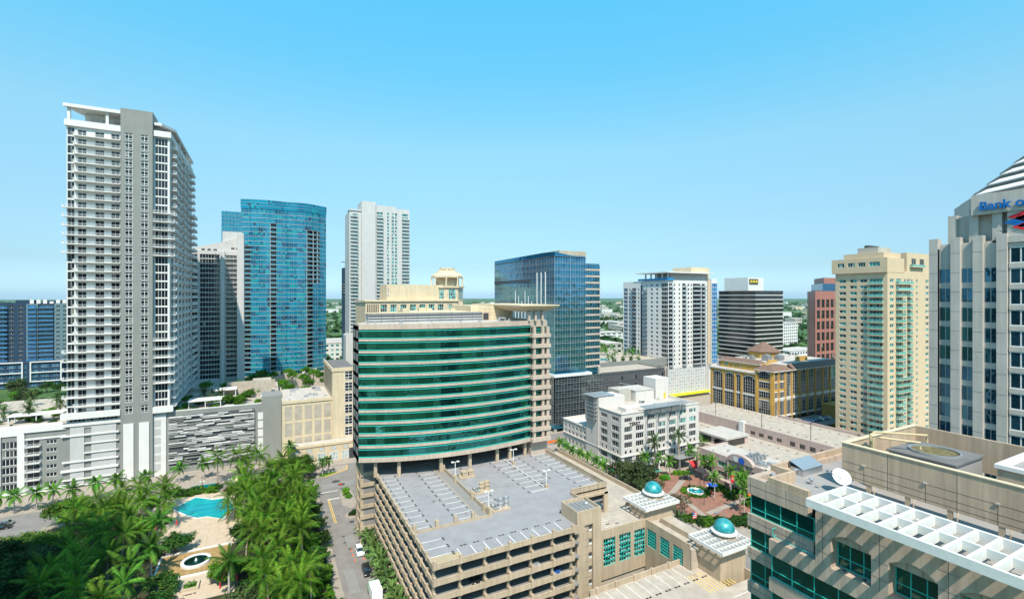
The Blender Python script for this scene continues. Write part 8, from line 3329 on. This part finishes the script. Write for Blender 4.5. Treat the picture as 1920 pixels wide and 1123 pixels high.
# unseen tower added left of the frame, placed and sized to shade the near trees
NT = Thing('added_shade_tower', (-82, 70, 0), 'plain concrete tower added unseen beyond the left edge to shade the near trees', 'tower')
b = MB()
b.box(-104, 40, 0.1, -60, 100, 118)
NT.part('body', b, ['concrete'])
for f in range(30):
    NT.inst('window_band', win_mesh(40, 1.9, 16, 1, 0.15, 'dark_metal', 'dark_glass'), (-62, 100.05, 6 + 3.6 * f), math.pi)
    NT.inst('window_band', win_mesh(58, 1.9, 24, 1, 0.15, 'dark_metal', 'dark_glass'), (-59.95, 41, 6 + 3.6 * f), math.pi / 2)

# ------------------------------------------------------------------ garden furniture
FO = Thing('oval_fountain', (-17.0, 153.6, 0.18), 'oval garden fountain with white rim and dark green water', 'fountain')
b = MB()
b.lathe([(3.7, 0), (3.7, 0.55), (3.55, 0.62), (2.95, 0.62), (2.85, 0.5), (2.85, 0.1)], 32, (-17.0, 153.6, 0.18), sx=0.95)
FO.part('rim', b, ['white_wall'])
b = MB()
b.poly([(-17.0 + 2.75 * math.cos(2 * math.pi * k / 32), 153.6 + 2.85 * math.sin(2 * math.pi * k / 32), 0.6) for k in range(32)])
FO.part('water', b, ['green_office_glass'])
b = MB()
b.lathe([(0.35, 0.6), (0.25, 0.9), (0.06, 1.3)], 10, (-17.0, 153.6, 0))
FO.part('jet', b, ['white_wall'])
PL = Thing('garden_planter', (-16.7, 140.8, 0.17), 'square stone planter with a succulent in the lower garden court', 'planter')
for a in ((-18.6, 139.0, -14.9, 139.5), (-18.6, 142.3, -14.9, 142.8), (-18.6, 139.5, -18.1, 142.3), (-15.4, 139.5, -14.9, 142.3)):
    b = MB()
    b.box(a[0], a[1], 0.17, a[2], a[3], 0.8)
    PL.part('wall', b, ['sandstone_paving'])
b = MB()
b.box(-18.1, 139.5, 0.17, -15.4, 142.3, 0.62)
PL.part('soil', b, ['grass_blade'])
for k in range(10):
    link('leaf', FR['areca'][1], PL.o, (0, 0, 0.5), rot=(0, -1.0 + 0.06 * k, k * 2.4), scale=0.5)
for i, (x, y, rz) in enumerate(((-16.7, 137.4, 0), (-12.6, 141, 1.57), (-20.8, 141, 1.57))):
    B = Thing('garden_bench', (x, y, 0.17), ('front', 'right', 'left')[i] + ' stone bench beside the square planter', 'bench', 'benches round the planter')
    for nm, a in (('seat', (-1.3, -0.3, 0.4, 1.3, 0.3, 0.52)), ('support', (-1.0, -0.25, 0, -0.7, 0.25, 0.4)), ('support', (0.7, -0.25, 0, 1.0, 0.25, 0.4))):
        link(nm, MB().box(*a).mesh(nm, ['sandstone_paving']), B.o, (0, 0, 0), rz)
def lounger(x, y, rz, label):
    def mk():
        b = MB()
        b.box(-0.33, -0.95, 0.3, 0.33, 0.35, 0.4)
        return b.mesh('seat', ['cream_stone'])
    o = tag(link('sun_lounger', None, None, (x, y, 0.17), rz), label, 'sun lounger', 'loungers on the pool terrace')
    link('seat', cached('lseat', mk), o)
    link('backrest', cached('lback', lambda: MB().box(-0.33, 0, -0.05, 0.33, 0.75, 0.05).mesh('backrest', ['cream_stone'])), o, (0, 0.34, 0.36), rot=(0.6, 0, 0))
    for sx_ in (-0.28, 0.28):
        for sy_ in (-0.8, 0.6):
            link('leg', cached('lleg', lambda: MB().box(-0.03, -0.03, 0, 0.03, 0.03, 0.32).mesh('leg', ['white_metal'])), o, (sx_, sy_, 0))
for k in range(7):
    lounger(-13.4 + 0.3 * k, 200.6 + 0.2 * k - (k % 2) * 1.6, 0.3 + k * 0.1, 'cream sun lounger in the row along the far edge of the pool')
for k in range(6):
    lounger(-7.4 + 0.2 * (k % 2), 178.5 + 2.0 * k, -1.4, 'cream sun lounger in the row right of the pool')
for k in range(4):
    lounger(-31.5 + 0.4 * k, 200.5 - 2.2 * k, 1.4, 'cream sun lounger in the row left of the pool')
def umbrella(x, y, z, col, h, r, label, closed=False, group=None, pole='white_metal'):
    U = Thing('umbrella', (x, y, z), label, 'umbrella', group)
    b = MB()
    b.tube([(x, y, z), (x, y, z + h)], 0.04, 6)
    U.part('pole', b, [pole])
    b = MB()
    if closed:
        b.lathe([(0.1, z + h * 0.45), (0.22, z + h * 0.6), (0.12, z + h * 0.95), (0.02, z + h * 1.05)], 8, (x, y, 0))
    else:
        b.lathe([(r, z + h - 0.15), (r, z + h - 0.03), (r * 0.5, z + h + 0.22), (0.03, z + h + 0.45)], 8, (x, y, 0))
    U.part('canopy', b, [col])
for i, (x, y) in enumerate(((-10.9, 178.2), (-29.6, 176.0), (-6.6, 136.8), (-10.0, 134.6), (-24.8, 178.5))):
    umbrella(x, y, 0.17, 'red_cloth', 2.6, 1.2, 'closed red parasol ' + ('right of the pool', 'left of the pool terrace', 'in the lower garden right of the royal palm', 'at the bottom of the garden court', 'near the left corner of the pool')[i], True, 'closed red parasols')
for i, (x, y) in enumerate(((-21.0, 207.0), (-12.0, 205.2))):
    L = Thing('garden_lamp', (x, y, 0.17), ('dark two-globe lamp post in the hedge behind the pool', 'dark two-globe lamp post at the far right pool corner')[i], 'lamp post', 'garden lamps')
    b = MB()
    b.tube([(x, y, 0.17), (x, y, 4.0)], 0.08, 6)
    b.tube([(x - 0.5, y, 3.8), (x + 0.5, y, 3.8)], 0.05, 5)
    L.part('pole', b, ['dark_metal'])
    for s in (-0.5, 0.5):
        b = MB()
        b.lathe([(0.05, 3.8), (0.25, 4.0), (0.25, 4.2), (0.05, 4.4)], 8, (x + s, y, 0))
        L.part('globe', b, ['lamp_lens'])
PV = Thing('garden_pergola', (-8.6, 206.5, 0.17), 'sloping cream shade roof on posts at the far right of the pool', 'pergola')
b = MB()
b.quad((-11, 205.2, 3.0), (-5.5, 205.2, 3.0), (-5.0, 208.2, 4.2), (-10.5, 208.2, 4.2))
b.quad((-11, 205.2, 2.9), (-10.5, 208.2, 4.1), (-5.0, 208.2, 4.1), (-5.5, 205.2, 2.9))
PV.part('roof', b, ['cream_stone'])
for x, y, h in ((-10.6, 205.4, 2.9), (-5.8, 205.4, 2.9), (-10.2, 207.9, 3.9), (-5.4, 207.9, 3.9)):
    b = MB()
    b.box(x - 0.1, y - 0.1, 0.17, x + 0.1, y + 0.1, h)
    PV.part('post', b, ['white_wall'])
CH = Thing('turquoise_screen', (-22, 211.4, 0.15), 'turquoise screen strip behind the pool hedge', 'screen')
b = MB()
b.box(-25, 211.3, 0.3, -17, 211.5, 1.4)
CH.part('fabric', b, ['canal_water'])
for x in (-25, -22.3, -19.7, -17):
    b = MB()
    b.tube([(x, 211.6, 0.15), (x, 211.6, 1.5)], 0.05, 5)
    CH.part('post', b, ['dark_metal'])

# ------------------------------------------------------------------ brick plaza
b = MB()
b.prism([(119.6, 112), (134, 97), (153, 97), (153.5, 137), (143, 146), (126.5, 146.5), (119.6, 130)], 0.1, 0.16)
struct('plaza', b, ['red_paver'])
def band(p, q, w):
    d = Vector((q[0] - p[0], q[1] - p[1])).normalized()
    nx, ny = -d.y * w / 2, d.x * w / 2
    b = MB()
    b.poly([(p[0] + nx, p[1] + ny, 0.166), (p[0] - nx, p[1] - ny, 0.166), (q[0] - nx, q[1] - ny, 0.166), (q[0] + nx, q[1] + ny, 0.166)])
    struct('paving_band', b, ['sidewalk'])
band((120, 121), (153, 139), 2.2)
band((130, 110), (152, 112), 2.0)
band((133, 126), (127, 108), 2.0)
PF = Thing('plaza_fountain', (140.0, 124.0, 0.16), 'small white fountain with blue water inside a hedge ring on the brick plaza', 'fountain')
b = MB()
b.lathe([(3.1, 0.16), (3.1, 0.8), (2.6, 0.8), (2.6, 0.4)], 8, (140.0, 124.0, 0), a0=math.pi / 8)
PF.part('basin', b, ['white_wall'])
b = MB()
b.poly([(140 + 2.6 * math.cos(math.pi / 4 * k + math.pi / 8), 124 + 2.6 * math.sin(math.pi / 4 * k + math.pi / 8), 0.7) for k in range(8)])
PF.part('water', b, ['pool_water'])
b = MB()
b.lathe([(0.5, 0.7), (0.2, 1.3), (0.9, 1.5), (0.9, 1.6), (0.15, 1.7), (0.1, 2.2)], 12, (140, 124, 0))
PF.part('bowl', b, ['white_wall'])
for k in range(22):
    a = 2 * math.pi * k / 22
    if k % 6 == 5: continue
    shrub(140 + 4.3 * math.cos(a), 124 + 4.3 * math.sin(a), 0.16, 0, 0.75, 'clipped bright hedge in the ring round the plaza fountain', 'hedge ring round the fountain')
umbrella(146.0, 121.6, 0.16, 'blue_cloth', 2.6, 1.9, 'open blue umbrella right of the plaza fountain')
umbrella(141.8, 118.4, 0.16, 'red_cloth', 2.4, 0.9, 'small red parasol on the plaza in front of the blue umbrella', True)
for i, (x, y, h) in enumerate(((121.6, 149.4, 3.0), (121.4, 142.9, 2.8))):
    umbrella(x, y, 0.15, 'green_cloth', h, 1.5, ('dark green umbrella at the hotel corner arcade', 'dark green umbrella among the olive street trees')[i], False, 'green umbrellas by the hotel')
umbrella(137.5, 141.4, 0.15, 'rail_glass', 3.0, 2.1, 'pale green umbrella at the hotel arcade behind the hedge')
for i, (x, y) in enumerate(((150.6, 108.5), (151.6, 103.5), (150.2, 98.6))):
    umbrella(x, y, 0.15, 'orange_cone', 2.7, 1.6, ('farthest', 'middle', 'nearest')[i] + ' orange-red cafe umbrella below the palms by the shop', False, 'orange cafe umbrellas')
RA = Thing('red_awning', (155.3, 138.5, 0), 'bright red awning at the shop corner beside the hotel entrance', 'awning')
b = MB()
b.quad((153.4, 136.8, 2.9), (157.0, 136.8, 2.9), (157.4, 139.6, 4.6), (153.8, 139.6, 4.6))
b.quad((153.4, 136.8, 2.4), (157.0, 136.8, 2.4), (157.0, 136.8, 2.9), (153.4, 136.8, 2.9))
RA.part('canvas', b, ['red_cloth'])
b = MB()
for x, y, z in ((153.5, 136.9, 2.4), (156.9, 136.9, 2.4), (153.9, 139.5, 4.5), (157.3, 139.5, 4.5)):
    b.tube([(x, y, 0.15), (x, y, z)], 0.05, 5)
RA.part('frame', b, ['dark_metal'])
for i, (x, y, h) in enumerate(((134.6, 121.8, 8.5), (136.6, 119.0, 9.5), (134.0, 115.0, 8.0))):
    L = Thing('plaza_lamp', (x, y, 0.16), ('left dark', 'tallest dark', 'right dark')[i] + ' slim lamp post in front of the plaza fountain', 'lamp post', 'slim lamp posts on the plaza')
    b = MB()
    b.tube([(x, y, 0.16), (x, y, h)], 0.09, 6)
    L.part('pole', b, ['dark_metal'])
    b = MB()
    b.lathe([(0.1, h), (0.28, h + 0.15), (0.2, h + 0.5), (0.03, h + 0.6)], 8, (x, y, 0))
    L.part('lantern', b, ['dark_metal'])
BN = Thing('banner_pole', (146.6, 112.5, 0.15), 'red banner with a white ring on a lamp post by the shop', 'banner')
b = MB()
b.tube([(146.6, 112.5, 0.15), (146.6, 112.5, 9.2)], 0.08, 6)
BN.part('pole', b, ['dark_metal'])
b = MB()
b.box(145.2, 112.9, 6.4, 146.5, 112.95, 9.0)
BN.part('banner', b, ['red_sign'])
b = MB()
for k in range(16):
    a0, a1 = 2 * math.pi * k / 16, 2 * math.pi * (k + 1) / 16
    b.quad(*[(145.85 + r * math.cos(a), 112.88, 8.0 + r * math.sin(a)) for r, a in ((0.22, a0), (0.45, a0), (0.45, a1), (0.22, a1))])
BN.part('ring', b, ['white_metal'])
FP = Thing('flag_pole', (99.4, 89.0, 0.15), 'red and white striped flag on a dark pole between the two domed pavilions', 'flag')
b = MB()
b.tube([(99.4, 89.0, 0.15), (99.4, 89.0, 15.5)], 0.07, 6)
FP.part('pole', b, ['dark_metal'])
for k in range(7):
    b = MB()
    b.box(99.5, 88.98, 13.6 + k * 0.24, 100.9, 89.02, 13.83 + k * 0.24)
    FP.part('stripe', b, ['red_sign' if k % 2 == 0 else 'white_metal'])
b = MB()
b.box(99.5, 88.96, 14.56, 100.1, 88.978, 15.28)
FP.part('canton', b, ['blue_sign'])
# ------------------------------------------------------------------ roof clutter, seams and joints
def vent(x, y, z, kind, label, group):
    o = tag(link('roof_vent', None, None, (x, y, z)), label, 'vent', group)
    if kind == 0:
        link('pipe', cached('vp', lambda: MB().lathe([(0.16, 0), (0.16, 0.6), (0.3, 0.62), (0.3, 0.72), (0.08, 0.86)], 10).mesh('pipe', ['galvanised'])), o)
    elif kind == 1:
        link('curb', cached('vc', lambda: MB().box(-0.6, -0.6, 0, 0.6, 0.6, 0.3).mesh('curb', ['roof_white'])), o)
        link('fan_cap', cached('vf', lambda: MB().lathe([(0.42, 0.3), (0.5, 0.45), (0.5, 0.75), (0.2, 0.9)], 12).mesh('fan_cap', ['galvanised'])), o)
    else:
        link('cabinet', cached('vb', lambda: MB().box(-1.1, -0.7, 0.15, 1.1, 0.7, 1.2).box(-1.16, -0.76, 1.2, 1.16, 0.76, 1.27).mesh('cabinet', ['light_panel'])), o)
        link('grille', cached('vg', lambda: MB().box(-0.9, -0.72, 0.3, 0.9, -0.702, 1.0).mesh('grille', ['dark_metal'])), o)
rc = random.Random(5)
for lab, grp, z, spots in (
    ('small vent on the white hotel roof', 'vents on the hotel roof', 24.1, [(130, 153, 0), (136, 157, 1), (144, 152, 0), (152, 156, 2), (160, 153, 1), (166, 158, 0), (150, 163, 2), (162, 165, 1)]),
    ('small vent on the stone office roof beside the dish', 'vents on the stone office roof', 49.8, [(54.6, 36.6, 0), (57.2, 33.6, 0), (56.2, 29.4, 1), (58.4, 36.3, 0), (57.6, 24.5, 0), (57.9, 19.5, 0)]),
    ('small unit on the green office roof edge', 'units on the green office roof', 63.9, [(28, 141.5, 0), (35, 138.5, 1), (44, 137.5, 0), (53, 137, 0), (60, 138, 1), (68, 139, 2), (72, 141, 1)]),
    ('small vent on the white shop roof', 'vents on the shop roof', 10.5, [(158, 131, 0), (163, 128, 1), (167, 133, 0), (160, 124, 0), (168, 122, 1), (158, 106, 0)]),
    ('small unit on the cream annex roof edge', 'small units on the annex roof', 26.0, [(9, 232, 0), (14, 230, 0), (24, 234, 1), (10, 244, 0), (21, 256, 2)]),
    ('roof unit on top of the slim white tower', 'units on the slim white tower', 159.5, [(96, 470, 2), (101, 471, 1), (107, 470, 2)]),
    ('roof unit on the flat top of the gold building', 'small units on the gold roof', 35.6, [(250, 185, 2), (258, 188, 1), (276, 186, 2), (284, 180, 1), (282, 170, 0)]),
):
    for x, y, k in spots:
        vent(x, y, z, k, lab, grp)
for k in range(15):
    b = MB()
    b.box(FX0 + 0.9 + k * 0.95, 20, RZ - 0.6, FX0 + 0.96 + k * 0.95, FYE - 0.85, RZ - 0.585)
    FG.part('roof_seam', b, ['light_panel'])
for x in (37.0, 55.5, 64.8, 74.0):
    b = MB()
    b.box(x - 0.03, 102.8 if x > 60 else 87.3, GZ, x + 0.03, 139, GZ + 0.004)
    G.part('deck_joint', b, ['deck_under'])
for y in (96.0, 106.0, 116.0, 126.0, 135.0):
    b = MB()
    b.box(28.4, y - 0.03, GZ, 69.5 if y < 100 else 81.6, y + 0.03, GZ + 0.0045)
    G.part('deck_joint', b, ['deck_under'])
for k in range(16):
    x, y, r = rc.uniform(33, 80), rc.uniform(104, 137), rc.uniform(0.25, 0.8)
    b = MB()
    n = 9
    b.poly([(x + r * rc.uniform(0.6, 1.1) * math.cos(2 * math.pi * q / n), y + 1.6 * r * rc.uniform(0.6, 1.1) * math.sin(2 * math.pi * q / n), GZ + 0.0052) for q in range(n)])
    G.part('oil_patch', b, ['asphalt'])
for x0, y0, x1, y1 in ((18.0, 120, 20.5, 131), (20.8, 143, 23.2, 150), (17.6, 190, 30, 194.5), (20.0, 100, 24, 112), (105, 140, 109, 165)):
    b = MB()
    b.poly([(x, y, 0.0155) for x, y in rect(x0, y0, x1, y1)])
    struct('asphalt_patch', b, ['deck_under'])
for k in range(9):
    b = MB()
    b.box(-26.2 + k * 2.6, 162, 0.17, -26.15 + k * 2.6, 178.5, 0.174)
    struct('paving_joint', b, ['ochre_paving'])
# ------------------------------------------------------------------ tropical haze over the flat land
m = bpy.data.materials.new('haze_air')
m.use_nodes = True
nt = m.node_tree
nt.nodes.remove(nt.nodes['Principled BSDF'])
pv = nt.nodes.new('ShaderNodeVolumePrincipled')
pv.inputs['Color'].default_value = (0.34, 0.60, 0.82, 1)
pv.inputs['Density'].default_value = 1.8e-5
pv.inputs['Anisotropy'].default_value = 0.0
nt.links.new(pv.outputs[0], nt.nodes['Material Output'].inputs['Volume'])
MATS['haze_air'] = m
b = MB()
b.box(-15500, -15500, -2, 15500, 15500, 172)
o = link('haze', b.mesh('haze', ['haze_air']))
o['kind'] = 'stuff'
o['label'] = 'thin blue haze over the far suburb'
# ------------------------------------------------------------------ small groups of look-alikes: say which one by its place in the row
bpy.context.view_layer.update()
def _sx(o):
    p = o.matrix_world.translation
    f = (math.sin(math.atan(460 / 890)), math.cos(math.atan(460 / 890)))
    return (p.x * f[1] - p.y * f[0]) / max(1.0, p.x * f[0] + p.y * f[1])
ORD = ['leftmost', 'second from left', 'third from left', 'fourth from left', 'fifth from left', 'sixth from left', 'seventh from left', 'eighth from left', 'ninth from left', 'tenth from left', 'eleventh from left', 'twelfth from left']
byl = {}
for o in bpy.data.objects:
    if o.parent is None and 'category' in o:
        byl.setdefault(o['label'], []).append(o)
for lab, os_ in byl.items():
    if 2 <= len(os_) <= 12 and len(lab.split()) <= 13:
        for i, o in enumerate(sorted(os_, key=_sx)):
            w = 'rightmost' if i == len(os_) - 1 else ORD[i]
            o['label'] = lab + ', ' + w
